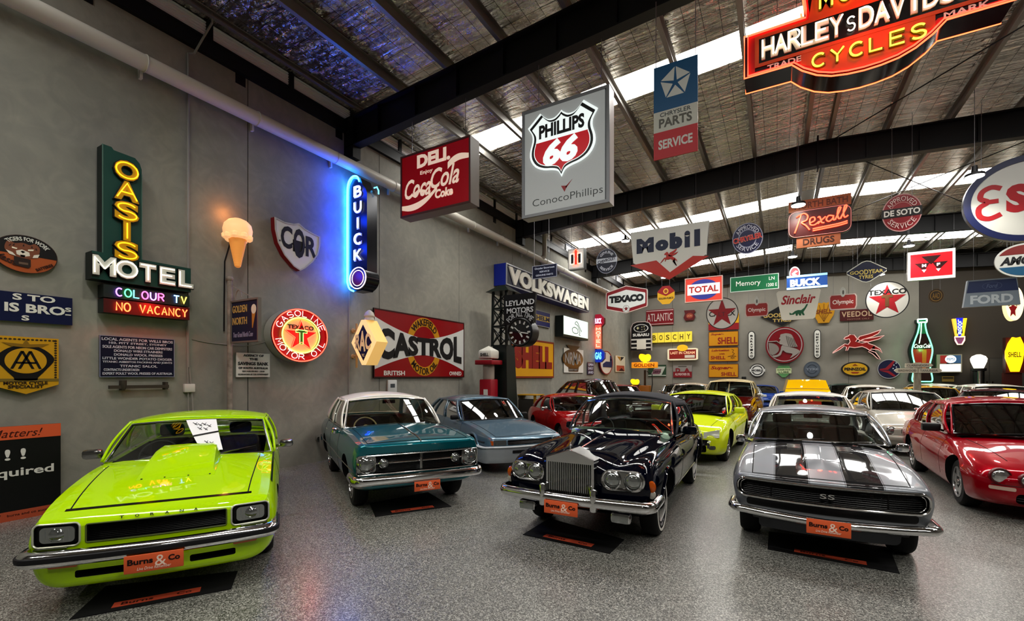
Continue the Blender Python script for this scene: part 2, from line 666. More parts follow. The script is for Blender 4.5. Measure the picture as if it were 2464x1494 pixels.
    for x in (-8.3, -6.95, -5.7, -4.45, -3.15, -1.87, -.6, .67, 1.27, 2.5, 3.75, 5.0, 6.25, 7.5, 8.75, 10.1):
        z = zceil(x) - .02
        dp = .24 if x > -8 else .10
        t = .075 if x < .97 else -.075
        b.box(x - .012, x + .012, FY0, BY, z - dp, z, pm)
        b.box(min(x, x + t), max(x, x + t), FY0, BY, z - dp - .01, z - dp + .005, pm)
        b.box(min(x, x + t), max(x, x + t), FY0, BY, z - .02, z - .005, pm)
    b.build('roof_beam', kind='structure', smooth=0)
    # black portal rafters
    rm = mat('#111113', .5, .1)
    for y in (-3.8, 7.25, 15.2, 23.4, 30.75):
        b = MB()
        for sgn, xa, xb in ((1, FX0, .97), (-1, FX1, .97)):
            za, zb = zceil(xa if sgn > 0 else 10.54) - .95, zceil(.97) - .95
            for z0, z1, hw in ((0, .03, .11), (.03, .64, .012), (.64, .68, .11)):
                V = [(x, y + s_ * hw, z + zz) for x, z in ((xa, za), (xb, zb)) for s_ in (-1, 1) for zz in (z0, z1)]
                F = [(0, 1, 3, 2), (4, 6, 7, 5), (0, 4, 5, 1), (2, 3, 7, 6), (0, 2, 6, 4), (1, 5, 7, 3)]
                b.add(V, F if sgn > 0 else [f[::-1] for f in F], rm)
            for k in range(1, 9):
                x = xa + (xb - xa) * k / 9
                zz = za + (zb - za) * k / 9
                b.box(x - .006, x + .006, y - .1, y + .1, zz + .03, zz + .64, rm)
            b.box(xa if sgn > 0 else xa - .3, xa + .3 if sgn > 0 else xa, y - .11, y + .11, za - .25 if sgn > 0 else za, za + .68, rm)
        zb = zceil(.97) - .95
        b.box(.95, .99, y - .12, y + .12, zb - .1, zb + .82, rm)
        b.build('roof_rafter', kind='structure', smooth=0)['label'] = 'black steel portal rafter'
    # diagonal roof bracing rods
    b = MB()
    for (xa, ya), (xb, yb) in (((1.2, 15.2), (6.5, 23.0)), ((6.6, 15.3), (1.3, 23.2)), ((1.2, 7.5), (6.6, 15.0)), ((6.6, 7.6), (1.2, 15.0))):
        b.tube([(xa, ya, zceil(xa) - .4), (xb, yb, zceil(xb) - .4)], .014, rm, 6)
    b.build('roof_brace', kind='structure')


build_hall()


def lamp(px, py, Y, label):
    """round high-bay LED lamp hung from the roof"""
    p = at_y(px, py, Y)
    t = thing('ceiling_lamp', label, 'lamp', p, group='ceiling lamps in view')
    b = MB()
    b.lathe([(.02, .24), (.05, .24), (.06, .10), (.17, .06), (.18, .0), (.165, .0)], mat('#2a2a2c', .4, .3), 24)
    b.build('lamp_housing', t)
    b = MB()
    b.lathe([(.0, .004), (.16, .004), (.16, -.012), (.0, -.016)], mat('#fffdf5', .4, 0, 40), 24)
    b.build('lamp_lens', t)
    b = MB()
    b.tube([(0, 0, .24), (0, 0, zceil(p.x) - p.z)], .006, WIRE, 5)
    b.build('suspension_cable', t)
    L = bpy.data.lights.new('lamp_light', 'SPOT')
    L.energy, L.spot_size, L.spot_blend, L.shadow_soft_size = LAMP_POWER, 2.6, .6, .15
    L.color = (1, .94, .84)
    o = bpy.data.objects.new('lamp_light', L)
    COL.objects.link(o)
    o.parent = t
    o.location = (0, 0, -.05)


for px, py, Y, lb in (
        (1947, 192, 10.4, 'bright round ceiling lamp under the big red bar and shield neon sign'),
        (1921, 494, 14.6, 'ceiling lamp glaring just above the salmon board over the red script neon'),
        (2345, 425, 14.2, 'ceiling lamp beside the top edge of the big white and blue oval sign'),
        (1907, 618, 22.6, 'ceiling lamp hanging just above the blue and white lightbox with the red disc'),
        (2187, 592, 22.6, 'ceiling lamp hanging just above the red and white triangle lightbox'),
        (1598, 668, 26.5, 'ceiling lamp hanging above the small red and yellow octagon sign'),
        (2118, 661, 26.5, 'ceiling lamp at the right tip of the black diamond tyre sign'),
        (1505, 580, 19.0, 'ceiling lamp at the left edge of the big white pennant sign')):
    lamp(px, py, Y, lb)
for x, y in ((-4.8, 2.6), (3.2, 2.6), (-4.8, -4.5), (3.2, -4.5), (7.0, 7.0), (-5.2, 12.0)):  # unseen lamps added to brighten the front of the hall
    t = thing('ceiling_lamp', 'added high bay ceiling lamp, unseen, to light the front of the hall', 'lamp', (x, y, 6.9), group='added high bay lamps out of view')
    b = MB()
    b.lathe([(.02, .24), (.05, .24), (.06, .10), (.17, .06), (.18, .0), (.165, .0)], mat('#2a2a2c', .4, .3), 24)
    b.tube([(0, 0, .24), (0, 0, zceil(x) - 6.9)], .006, WIRE, 5)
    b.build('lamp_housing', t)
    b = MB()
    b.lathe([(.0, .004), (.16, .004), (.16, -.012), (.0, -.016)], mat('#fffdf5', .4, 0, 40), 24)
    b.build('lamp_lens', t)
    L = bpy.data.lights.new('lamp_light', 'SPOT')
    L.energy, L.spot_size, L.spot_blend, L.shadow_soft_size = LAMP_POWER * 1.5, 2.6, .6, .15
    L.color = (1, .94, .84)
    o = bpy.data.objects.new('lamp_light', L)
    COL.objects.link(o)
    o.parent = t
    o.location = (0, 0, -.05)
# ------------------------------------------------------------------ cars: shared builder
# car frame: x to the side (positive is the side the camera sees on the right), y from nose (0) to tail (L), z up


def crv(pts):
    xs = [p[0] for p in pts]
    ys = [p[1] for p in pts]
    n = len(xs)
    if n == 1:
        return lambda t: ys[0]
    h = [xs[i + 1] - xs[i] for i in range(n - 1)]
    d = [(ys[i + 1] - ys[i]) / h[i] for i in range(n - 1)]
    m = [d[0]] + [0 if d[i - 1] * d[i] <= 0 else 2 / (1 / d[i - 1] + 1 / d[i]) for i in range(1, n - 1)] + [d[-1]]

    def f(t):
        if t <= xs[0]:
            return ys[0]
        if t >= xs[-1]:
            return ys[-1]
        i = 0
        while t > xs[i + 1]:
            i += 1
        u = (t - xs[i]) / h[i]
        return ((2 * u ** 3 - 3 * u * u + 1) * ys[i] + (u ** 3 - 2 * u * u + u) * h[i] * m[i] + (-2 * u ** 3 + 3 * u * u) * ys[i + 1] + (u ** 3 - u * u) * h[i] * m[i + 1])
    return f


def lerp(a, b, t):
    return a + (b - a) * t


def chaikin(P, n=2):
    for _ in range(n):
        Q = [P[0]]
        for a, b in zip(P, P[1:]):
            Q += [(a[0] * .75 + b[0] * .25, a[1] * .75 + b[1] * .25), (a[0] * .25 + b[0] * .75, a[1] * .25 + b[1] * .75)]
        Q.append(P[-1])
        P = Q
    return P


WORK = bpy.data.scenes.new('workshop')     # a side scene for the cut-outs, removed at the end


def raw_object(mb):
    me = bpy.data.meshes.new('tmp')
    me.from_pydata(mb.v, [], mb.f)
    for m in mb.mats:
        me.materials.append(m)
    me.polygons.foreach_set('material_index', mb.m)
    me.update()
    bm = bmesh.new()
    bm.from_mesh(me)
    bmesh.ops.remove_doubles(bm, verts=bm.verts, dist=1e-5)
    bmesh.ops.recalc_face_normals(bm, faces=bm.faces)
    bm.to_mesh(me)
    bm.free()
    o = bpy.data.objects.new('tmp', me)
    WORK.collection.objects.link(o)
    return o


def rr_cols(x0, x1, z0, z1, r, n=4, mid=8):
    """a rounded rectangle as columns (x, low z, high z)"""
    xs = [x0 + r * (1 - math.cos(PI / 2 * (i + .35) / (n + .35))) for i in range(n + 1)]
    xs += [x0 + r + (x1 - x0 - 2 * r) * i / mid for i in range(1, mid)]
    xs += [x1 - r * (1 - math.cos(PI / 2 * (i + .35) / (n + .35))) for i in range(n, -1, -1)]
    out = []
    for x in xs:
        e = max(0, x0 + r - x, x - (x1 - r))
        k = r - math.sqrt(max(0, r * r - e * e))
        out.append((x, z0 + k, z1 - k))
    return out


class Car:
    def __init__(s, sp):
        s.sp = sp
        s.fy = sp.get('fy', lambda x, z: .12 * x * x)
        s.ry = sp.get('ry', lambda x, z: -.10 * x * x)
        s.c = {k: crv(v) if isinstance(v, (list, tuple)) else (lambda t, v=v: v) for k, v in sp['curves'].items()}
        s.cuts = MB()
        s.paint = sp['paint']

    def F(s, x, z, d=0.):
        """a point on the nose, d metres behind it"""
        return Vector((x, s.fy(x, z) + d, z))

    # ---- lower body
    def section(s, y):
        c = s.c
        zb, wb, zm, wm, zs, ws, zc = (c[k](y) for k in ('zb', 'wb', 'zm', 'wm', 'zs', 'ws', 'zc'))
        fr = c['fr'](y) if 'fr' in c else .012     # fender crest above the shoulder
        fx = c['fx'](y) if 'fx' in c else .86      # crest position, share of ws
        hx = c['hx'](y) if 'hx' in c else .74      # edge of the bonnet, share of ws
        hz = c['hz'](y) if 'hz' in c else None     # height of the bonnet edge
        if hz is None:
            hz = lerp(zs + fr, zc, .35)
        P = [(0, zb), (wb * .7, zb), (wb, zb), (lerp(wb, wm, .75), zb + .3 * (zm - zb)), (wm, zm), (wm, lerp(zm, zs, .25)), (lerp(wm, ws, .45), lerp(zm, zs, .75))]
        P += [(ws, zs)] * s.sp.get('sharp', 1)
        P += [(ws * fx, zs + fr)] + ([(ws * fx, zs + fr)] if s.sp.get('sharp', 1) > 1 else [])
        P += [(ws * hx, hz), (ws * hx * .55, lerp(hz, zc, .8)), (0, zc)]
        P = chaikin(P, 2)
        L, nr = s.sp['L'], s.sp.get('nr', .06)
        for q, r in ((y, nr), (L - y, s.sp.get('tr', .07))):
            if q < r:
                e = r * (1 - math.sqrt(max(0, 1 - (1 - q / r) ** 2)))
                zmid = lerp(zb, zc, .5)
                zh = (zc - zb) / 2
                P = [(max(0, x - e * min(1, x / .3)), zmid + (z - zmid) * (1 - e / zh)) for x, z in P]
        return P

    def deform(s, p):
        x, y, z = p
        FL, L = s.sp.get('fl', .9), s.sp['L']
        if y < FL:
            y = y + s.fy(x, z) * (1 - y / FL)
        elif y > L - .8:
            y = y + s.ry(x, z) * (1 - (L - y) / .8)
        return (x, y, z)

    def lower_body(s, root):
        L, nr, tr = s.sp['L'], s.sp.get('nr', .06), s.sp.get('tr', .07)
        ys = [nr * (1 - math.cos(PI / 2 * i / 5)) for i in range(5)] + [nr + (.3 - nr) * i / 3 for i in range(3)]
        n = int((L - .6) / .085)
        ys += [.3 + (L - .6) * i / n for i in range(n)]
        ys += [L - .3 + (.3 - tr) * i / 3 for i in range(3)] + [L - tr * (1 - math.cos(PI / 2 * i / 5)) for i in range(5, -1, -1)][0:6]
        ys = sorted(set(round(y, 5) for y in ys))
        b = MB()
        V, F = [], []
        secs = [s.section(y) for y in ys]
        for e in (0, -1):
            top = 0
            q = []
            for x, z in secs[e]:
                top = max(top + 2e-4, z)
                q.append((x, top))
            secs[e] = q
        k = len(secs[0])
        ringn = 2 * k - 2
        for y, P in zip(ys, secs):
            V += [s.deform((x, y, z)) for x, z in P] + [s.deform((-x, y, z)) for x, z in P[-2:0:-1]]
        for i in range(len(ys) - 1):
            for j in range(ringn):
                a, c = i * ringn + j, i * ringn + (j + 1) % ringn
                F.append((a, a + ringn, c + ringn, c))
        # end caps as grids so that the nose can curve
        for i, fl in ((0, False), (len(ys) - 1, True)):
            P, y = secs[i], ys[i]
            N = 12
            base = len(V)
            idx = []
            for j in range(k):
                row = [i * ringn + (ringn - j) % ringn]
                if 0 < j < k - 1:
                    for t in range(1, N):
                        x = P[j][0] * (-1 + 2 * t / N)
                        V.append(s.deform((x, y, P[j][1])))
                        row.append(len(V) - 1)
                    row.append(i * ringn + j)
                else:
                    row = [i * ringn + j] * (N + 1)
                idx.append(row)
            for j in range(k - 1):
                for t in range(N):
                    q = [idx[j][t], idx[j][t + 1], idx[j + 1][t + 1], idx[j + 1][t]]
                    q = [a for n_, a in enumerate(q) if a not in q[:n_]]
                    if len(q) > 2:
                        F.append(tuple(q[::-1] if fl else q))
        b.add(V, F, s.paint)
        o = raw_object(b)
        # wheel arches, cabin and nose openings
        sp = s.sp
        for yw, r in sp['axles']:
            ra = sp.get('arch', r + .045)
            for sg in (-1, 1):
                xi, xo = sg * sp.get('arch_in', .5), sg * 1.15
                prof = [(yw + ra * math.cos(2 * PI * i / 28), r + .015 + ra * math.sin(2 * PI * i / 28)) for i in range(28)]
                s.cuts.add([(xi, y, z) for y, z in prof] + [(xo, y, z) for y, z in prof],
                           [tuple(range(28)), tuple(range(28, 56))[::-1]] + [(i, 28 + i, 28 + (i + 1) % 28, (i + 1) % 28) for i in range(28)], DARK)
        g = sp['gh']
        tw = g['A'][0] - .10
        ya, yc = g['A'][1] - .12, min(g['C'][1] - .3, sp['axles'][1][0] - sp.get('arch', .365) - .03)
        if sp.get('tub', True):
            s.cuts.box(-tw, tw, ya, yc, .3, 2.2, mat(sp.get('trimcol', '#17171a'), .7))
        cut = raw_object(s.cuts)
        md = o.modifiers.new('b', 'BOOLEAN')
        md.operation, md.object, md.solver = 'DIFFERENCE', cut, 'EXACT'
        md.material_mode = 'TRANSFER'
        WORK.view_layers[0].update()
        dg = WORK.view_layers[0].depsgraph
        me = bpy.data.meshes.new_from_object(o.evaluated_get(dg), depsgraph=dg)
        if len(me.polygons) < len(o.data.polygons) * .75:
            print('SELF', s.sp['L'], s.root['label'])
            md.use_self = True
            WORK.view_layers[0].update()
            me = bpy.data.meshes.new_from_object(o.evaluated_get(dg), depsgraph=dg)
        bpy.data.objects.remove(o)
        bpy.data.objects.remove(cut)
        me.name = 'body'
        me.polygons.foreach_set('use_smooth', [True] * len(me.polygons))
        me.set_sharp_from_angle(angle=math.radians(sp.get('smooth', 38)))
        ob = bpy.data.objects.new('body', me)
        COL.objects.link(ob)
        ob.parent = root
        s.body = ob
        return ob

    def slot(s, cols, depth, m, y0=-.5):
        """an opening in the nose with the outline cols"""
        n = len(cols)
        V = []
        for x, a, b in cols:
            V += [(x, y0, a), (x, y0, b), (x, s.fy(x, a) + depth, a), (x, s.fy(x, b) + depth, b)]
        F = [(0, 1, 3, 2), tuple(4 * (n - 1) + i for i in (0, 2, 3, 1))]
        for i in range(n - 1):
            p, q = 4 * i, 4 * i + 4
            F += [(p, q, q + 1, p + 1), (p + 2, p + 3, q + 3, q + 2), (p, p + 2, q + 2, q), (p + 1, q + 1, q + 3, p + 3)]
        s.cuts.add(V, F, m)

    def plate(s, mb, cols, d0, d1, m):
        """a curved plate on the nose between depths d0 (front) and d1"""
        n = len(cols)
        V = []
        for x, a, b in cols:
            V += [s.F(x, a, d0), s.F(x, b, d0), s.F(x, a, d1), s.F(x, b, d1)]
        F = [(0, 1, 3, 2), tuple(4 * (n - 1) + i for i in (0, 2, 3, 1))]
        for i in range(n - 1):
            p, q = 4 * i, 4 * i + 4
            F += [(p, q, q + 1, p + 1), (p + 2, p + 3, q + 3, q + 2), (p, p + 2, q + 2, q), (p + 1, q + 1, q + 3, p + 3)]
        mb.add(V, F, m)

    def rim_line(s, mb, cols, d, r, m, seg=6):
        pts = [s.F(x, a, d) for x, a, b in cols] + [s.F(x, b, d) for x, a, b in cols[::-1]]
        mb.tube(pts, r, m, seg, closed=True)

    def hbars(s, mb, x0, x1, zs, d, r, m, n=16):
        for z in zs:
            mb.tube([s.F(x0 + (x1 - x0) * i / n, z, d) for i in range(n + 1)], r, m, 5)

    def bumper(s, mb, hw, z, sec, m, wrap=.3, d=-.07, end=.06, n=20, drop=0., yb=None):
        """a bar swept across the nose (or tail if yb) that wraps round the corners; sec: (out, up) outline"""
        f = s.fy if yb is None else (lambda x, zz: 0)
        path = []
        for i in range(n + 1):
            x = -hw + 2 * hw * i / n
            path.append(Vector((x, f(x, z) + d, z - drop * abs(x / hw))))
        a, b = path[0], path[-1]
        L = [Vector((a.x - end * math.sin(t), a.y + end * (1 - math.cos(t)), a.z)) for t in (PI / 2, PI * .4, PI * .3, PI * .2, PI * .1)]
        R = [Vector((b.x + end * math.sin(t), b.y + end * (1 - math.cos(t)), b.z)) for t in (PI * .1, PI * .2, PI * .3, PI * .4, PI / 2)]
        path = [L[0] + Vector((0, wrap, 0))] + L + path + R + [R[-1] + Vector((0, wrap, 0))]
        if yb is not None:
            path = [Vector((p.x, yb - p.y, p.z)) for p in path]
        V, F = [], []
        k = len(sec)
        for i, p in enumerate(path):
            t = (path[min(i + 1, len(path) - 1)] - path[max(i - 1, 0)]).normalized()
            nr = Vector((t.y, -t.x, 0)) if yb is None else Vector((-t.y, t.x, 0))
            V += [p + nr * a_ + Vector((0, 0, b_)) for a_, b_ in sec]
        for i in range(len(path) - 1):
            F += [(i * k + j, (i + 1) * k + j, (i + 1) * k + (j + 1) % k, i * k + (j + 1) % k) for j in range(k)]
        F += [tuple(range(k)), tuple((len(path) - 1) * k + j for j in range(k))[::-1]]
        mb.add(V, F, m)

    # ---- cabin
    def cabin(s, root):
        sp, g = s.sp, s.sp['gh']
        A, At, C_, Ct = (Vector(g[k]) for k in ('A', 'At', 'C', 'Ct'))
        fb, ft, rb, rt = g.get('fb', .22), g.get('ft', .10), g.get('rb', .2), g.get('rt', .08)
        crown, bul = g.get('crown', .05), g.get('bulge', .03)
        roofm = sp.get('roofpaint', s.paint)
        pil = g.get('pillar', .055)
        rail = g.get('rail', .05)
        mb = MB()
        glass = glass_mat(sp.get('tint', '#a9b3ab'), sp.get('refl', 1.0))

        def side(sg):
            def f(u, v):
                lo, hi = A.lerp(C_, u), At.lerp(Ct, u)
                belt = s.c['zs'](lo.y) if g.get('follow') else lo.z
                p = Vector((lo.x, lo.y, belt)).lerp(hi, v)
                p.x += bul * math.sin(PI * v) + g.get('plan', .03) * math.sin(PI * u)
                p.x *= sg
                return p
            return f

        def front(u, v):
            a = abs(u)
            lo = Vector((A.x, A.y - fb * (1 - a ** 2.2), A.z + g.get('fz', .03) * (1 - a * a)))
            hi = Vector((At.x, At.y - ft * (1 - a ** 2.2), At.z + crown * .75 * (1 - a * a)))
            p = lo.lerp(hi, v)
            p.x *= u
            p.y -= g.get('fcurve', .02) * math.sin(PI * v)
            return p

        def rear(u, v):
            a = abs(u)
            lo = Vector((C_.x, C_.y + rb * (1 - a ** 2.2), C_.z + g.get('rz', .02) * (1 - a * a)))
            hi = Vector((Ct.x, Ct.y + rt * (1 - a ** 2.2), Ct.z + crown * .75 * (1 - a * a)))
            p = lo.lerp(hi, v)
            p.x *= u
            p.y += g.get('rcurve', .03) * math.sin(PI * v)
            return p

        def roof(u, t):
            f, r = front(u, 1), rear(u, 1)
            p = f.lerp(r, t)
            k = 4 * t * (1 - t)
            p.x += u * (g.get('plan', .03)) * math.sin(PI * t)
            p.z += crown * (.25 + .35 * k) * (1 - abs(u) ** 3) + g.get('arch', .02) * k
            return p

        def sub(a, b, n):
            return [a + (b - a) * i / n for i in range(n + 1)]
        R = [math.sin(PI / 2 * x) for x in sub(-1, 1, 20)]
        mb.grid(roof, R, sub(0, 1, 16), roofm)
        # openings
        wu, wv0, wv1 = g.get('wu', .955), g.get('wv0', .0), g.get('wv1', .93)
        ru, rv0, rv1 = g.get('ru', .93), g.get('rv0', .05), g.get('rv1', .9)
        for fn, U, v0, v1, fl in ((front, wu, wv0, wv1, True), (rear, ru, rv0, rv1, False)):
            for a, b, c, d in ((-1, -U, 0, 1), (U, 1, 0, 1), (-U, U, v1, 1)) + (((-U, U, 0, v0),) if v0 > 0 else ()):
                mb.grid(fn, sub(a, b, 2 if b - a < .5 else 16), sub(c, d, 6 if d - c > .5 else 2), roofm if fn is front or not g.get('rearbody') else s.paint, not fl)
        uw = g.get('win', [(.07, .48), (.53, .90)])
        sv1 = g.get('sv1', .92)
        for sg in (-1, 1):
            fn = side(sg)
            edges = [0] + [e for w_ in uw for e in w_] + [1]
            pm = sp.get('pillarpaint', roofm)
            for i in range(0, len(edges), 2):
                mb.grid(fn, sub(edges[i], edges[i + 1], 3), sub(0, 1, 8), pm, sg > 0)
            for a, b in uw:
                mb.grid(fn, sub(a, b, 8), sub(sv1, 1, 2), pm, sg > 0)
            for a, b in uw:
                gb = MB()
                gb.grid(lambda u, v: fn(u, v) - Vector((sg * .006, 0, 0)), sub(a, b, 8), sub(-.06, sv1, 6), glass)
                gb.build('side_window', root)
        o = mb.build('roof', root, smooth=50)
        so = o.modifiers.new('t', 'SOLIDIFY')
        so.thickness, so.offset = .022, -1
        for nm, fn, U, v0, v1, dy in (('windscreen', front, wu, wv0, wv1, .004), ('rear_window', rear, ru, rv0, rv1, -.004)):
            if nm == 'rear_window' and g.get('noreal'):
                continue
            gb = MB()
            gb.grid(lambda u, v: fn(u, v) + Vector((0, dy, 0)), sub(-U, U, 18), sub(v0 - .02, v1, 8), sp.get('screen_glass', glass) if nm == 'windscreen' else glass)
            w_ = gb.build(nm, root)
            tm = sp.get('trim_' + nm, sp.get('trim', BLACK))
            tb = MB()
            pts = [fn(u, v0) for u in sub(-U, U, 18)] + [fn(U, v) for v in sub(v0, v1, 6)[1:]] + [fn(u, v1) for u in sub(U, -U, 18)[1:]] + [fn(-U, v) for v in sub(v1, v0, 6)[1:-1]]
            tb.tube([p + Vector((0, -dy * 1.5, .002)) for p in pts], sp.get('trim_r', .012), tm, 6, closed=True)
            tb.build('window_trim', w_)
        s.front, s.side, s.rear, s.roofn = front, side, rear, roof
        # belt rail chrome
        if sp.get('belt'):
            for sg in (-1, 1):
                tb = MB()
                fn = side(sg)
                tb.tube([fn(u, 0) + Vector((sg * .01, 0, .0)) for u in sub(0, 1, 14)], .011, sp['belt'], 6)
                if sp.get('gutter'):
                    tb.tube([fn(u, 1) + Vector((sg * .008, 0, 0)) for u in sub(0, 1, 14)], .01, sp['gutter'], 6)
                tb.build('belt_trim', root)

    def interior(s, root):
        sp, g = s.sp, s.sp['gh']
        m = mat(sp.get('seatcol', '#1b1b1d'), .6)
        ya, yt, w_, zb = g['A'][1], g['At'][1], g['A'][0], g['A'][2]
        yr = g['C'][1]
        rows = [yt + .42]
        for sg in (-1, 1):
            t = MB()
            x = sg * w_ * .48
            y = rows[0]
            t.rbox(x - .23, x + .23, y - .42, y + .08, .34, .56, m, .05)
            t.rbox(x - .22, x + .22, y, y + .16, .5, zb + .10, m, .06)
            if sp.get('headrest', True):
                t.rbox(x - .13, x + .13, y + .04, y + .14, zb + .13, zb + .28, m, .04)
            t.build('front_seat', root)
        t = MB()
        y = min(rows[0] + .85, yr - .42)
        t.rbox(-w_ * .86, w_ * .86, y, y + .16, .4, zb + .06, m, .06)
        t.rbox(-w_ * .86, w_ * .86, y - .4, y + .05, .34, .52, m, .05)
        t.build('rear_seat', root)
        t = MB()
        dm = mat(sp.get('dashcol', '#151517'), .5)
        t.rbox(-w_ * .93, w_ * .93, ya - .06 - sp.get('dashz', 0), ya + .26, zb - .24, zb - .035 + sp.get('dashz', 0), dm, .06)
        t.build('dashboard', root)
        t = MB()
        x, y, z = -w_ * .48, ya + .38, zb + sp.get('wheelz', -.03)
        R = Matrix.Translation((x, y, z)) @ Matrix.Rotation(math.radians(62), 4, 'X')
        wm = mat(sp.get('wheelcol', '#131315'), .4)
        t.T = R
        t.tube([(.19 * math.cos(a), .19 * math.sin(a), 0) for a in [2 * PI * i / 24 for i in range(24)]], .013, wm, 6, closed=True)
        t.bar((-.19, 0, 0), (.19, 0, 0), .03, .012, wm)
        t.bar((0, 0, 0), (0, -.19, 0), .03, .012, wm)
        t.lathe([(.05, -.02), (.05, .02)], wm, 12)
        t.tube([(0, 0, 0), (0, 0, -.3)], .03, wm, 6)
        t.build('steering_wheel', root)
        if sp.get('mirror_in', True):
            t = MB()
            p = s.front(0, .86)
            t.rbox(-.11, .11, p.y + .07, p.y + .10, p.z - .06, p.z, BLACK, .01)
            t.build('rear_view_mirror', root)

    # ---- wheels
    def wheels(s, root):
        sp = s.sp
        for yw, r in sp['axles']:
            for sg in (-1, 1):
                wd = sp.get('tyrew', .2)
                xo = sp.get('track', .78) * sg
                b = MB()
                rr = r * sp.get('rimr', .66)
                b.lathe([(rr, -wd / 2 + .01), (rr + .02, -wd / 2), (r - .03, -wd / 2 + .004), (r - .008, -wd / 2 + .025), (r, -wd / 2 + .05), (r, wd / 2 - .05), (r - .008, wd / 2 - .025), (r - .03, wd / 2 - .004), (rr + .02, wd / 2), (rr, wd / 2 - .01)], TYRE, 36, 'x', (xo - sg * wd / 2, yw, r))
                w_ = b.build('wheel', root)
                if sp.get('whitewall'):
                    b = MB()
                    b.ring(ellipse(0, 0, rr + .062, rr + .062, 36), ellipse(0, 0, rr + .034, rr + .034, 36), 0, .004, mat('#e6e4dc', .6))
                    b.v = [(xo + sg * (v[2] + .0005), yw + v[0], r + v[1]) for v in b.v]
                    b.build('whitewall', w_)
                b = MB()
                st, rm = sp.get('rim', 'cap'), sp.get('rimmat', CHROMED)
                o_ = lambda h: sg * h
                b.lathe([(rr, -wd * .9 * sg), (rr + .004, 0), (rr - .012, o_(.004)), (rr - .03, o_(-.03)), (rr * .92, o_(-.05)), (.02, o_(-.05))], rm if st != 'spoke' else mat('#3a3a3c', .4, .7), 36, 'x', (xo, yw, r))
                if st == 'spoke':
                    ns, sw = sp.get('nspoke', 5), sp.get('spokew', .075)
                    b.lathe([(rr + .002, o_(-.04)), (rr + .004, o_(.002)), (rr - .022, o_(.004)), (rr - .03, o_(-.04))], rm, 36, 'x', (xo, yw, r))
                    for k in range(ns):
                        a = 2 * PI * k / ns + .3
                        ca, sa = math.cos(a), math.sin(a)
                        q = lambda rad, wdt, h: Vector((xo + o_(h), yw + rad * ca - wdt * sa, r + rad * sa + wdt * ca))
                        V = [q(.03, -sw * .6, -.012), q(.03, sw * .6, -.012), q(rr * .97, sw * .5, -.004), q(rr * .97, -sw * .5, -.004), q(.03, -sw * .6, -.05), q(.03, sw * .6, -.05), q(rr * .97, sw * .5, -.05), q(rr * .97, -sw * .5, -.05)]
                        b.add(V, [(0, 1, 2, 3), (7, 6, 5, 4), (0, 4, 5, 1), (1, 5, 6, 2), (2, 6, 7, 3), (3, 7, 4, 0)], rm)
                b.build('rim', w_)
                b = MB()
                if st == 'cap':
                    b.lathe([(rr * .86, o_(-.03)), (rr * .8, o_(-.005)), (rr * .55, o_(.012)), (rr * .3, o_(.03)), (rr * .12, o_(.036)), (0.001, o_(.037))], sp.get('capmat', CHROME), 32, 'x', (xo, yw, r))
                else:
                    b.lathe([(.045, o_(-.02)), (.04, o_(.004)), (.001, o_(.008))], sp.get('capmat', CHROMED), 20, 'x', (xo, yw, r))
                b.build('hub_cap', w_)

    # ---- small parts
    def headlight(s, root, x, z, r, d=0., bez=CHROME, ry=None, lens=LENS, name='headlight', rb=.016):
        p = s.F(x, z, d)
        b = MB()
        k = (ry or r) / r
        b.lathe([(r + rb, -.05), (r + rb, .008), (r + rb * .4, .016), (r, .008), (r, -.03)], bez, 28, 'y', p, 1, k)
        h = b.build(name, root)
        b = MB()
        b.lathe([(r, .0), (r * .85, .012), (r * .55, .022), (.001, .027)], lens, 28, 'y', p, 1, k)
        b.build('lens', h)
        return h

    def plate_no(s, root, z, d, wd=.37, ht=.13, x=0., text=True):
        p = s.F(x, z, d)
        b = MB()
        b.rbox(p.x - wd / 2, p.x + wd / 2, p.y - .006, p.y + .006, z - ht / 2, z + ht / 2, ORANGE, .005)
        o = b.build('number_plate', root)
        b = MB()
        b.T = Matrix.Translation((p.x, p.y - .007, z)) @ Matrix.Rotation(PI / 2, 4, 'X')
        b.text('Burns', -.085 * wd / .37, .018, .155 * wd / .37, .044, 0, mat('#1c0d0a', .5), bold=.03, depth=.002)
        b.build('lettering', o)
        b.v, b.f, b.m = [], [], []
        b.text('Co', .125 * wd / .37, .018, .075 * wd / .37, .044, 0, mat('#1c0d0a', .5), bold=.03, depth=.002)
        b.build('lettering', o)
        b.v, b.f, b.m = [], [], []
        b.text('&', .04 * wd / .37, .008, .07 * wd / .37, .08, 0, mat('#f1d9c8', .5), depth=.002)
        b.build('lettering', o)
        b.v, b.f, b.m = [], [], []
        b.text("Live Drive Remember", 0, -.038, .21 * wd / .37, .022, 0, mat("#f1d9c8", .5), shear=.3, depth=.002)
        if text:
            b.build('lettering', o)

    def mirror(s, root, sg, m, y=None, x=None, z=None, size=(.17, .1, .1), stalk=None):
        g = s.sp['gh']
        A = g['A']
        x = x or A[0] + .14
        y = y or A[1] + .18
        z = z or A[2] + .06
        sx, sy, sz = size
        b = MB()
        b.rbox(sg * x - sx / 2, sg * x + sx / 2, y, y + sy, z - sz / 2, z + sz / 2, m, .03)
        b.tube([(sg * (x - sx * .3), y + sy / 2, z - sz * .2), (sg * (A[0] - .02), y + sy / 2 + .03, z - sz * .5)], .018, stalk or m, 6)
        o = b.build('door_mirror', root)
        b = MB()
        b.box(sg * x - sx / 2 + .015, sg * x + sx / 2 - .015, y + sy, y + sy + .003, z - sz / 2 + .015, z + sz / 2 - .015, CHROME)
        b.build('mirror_glass', o)

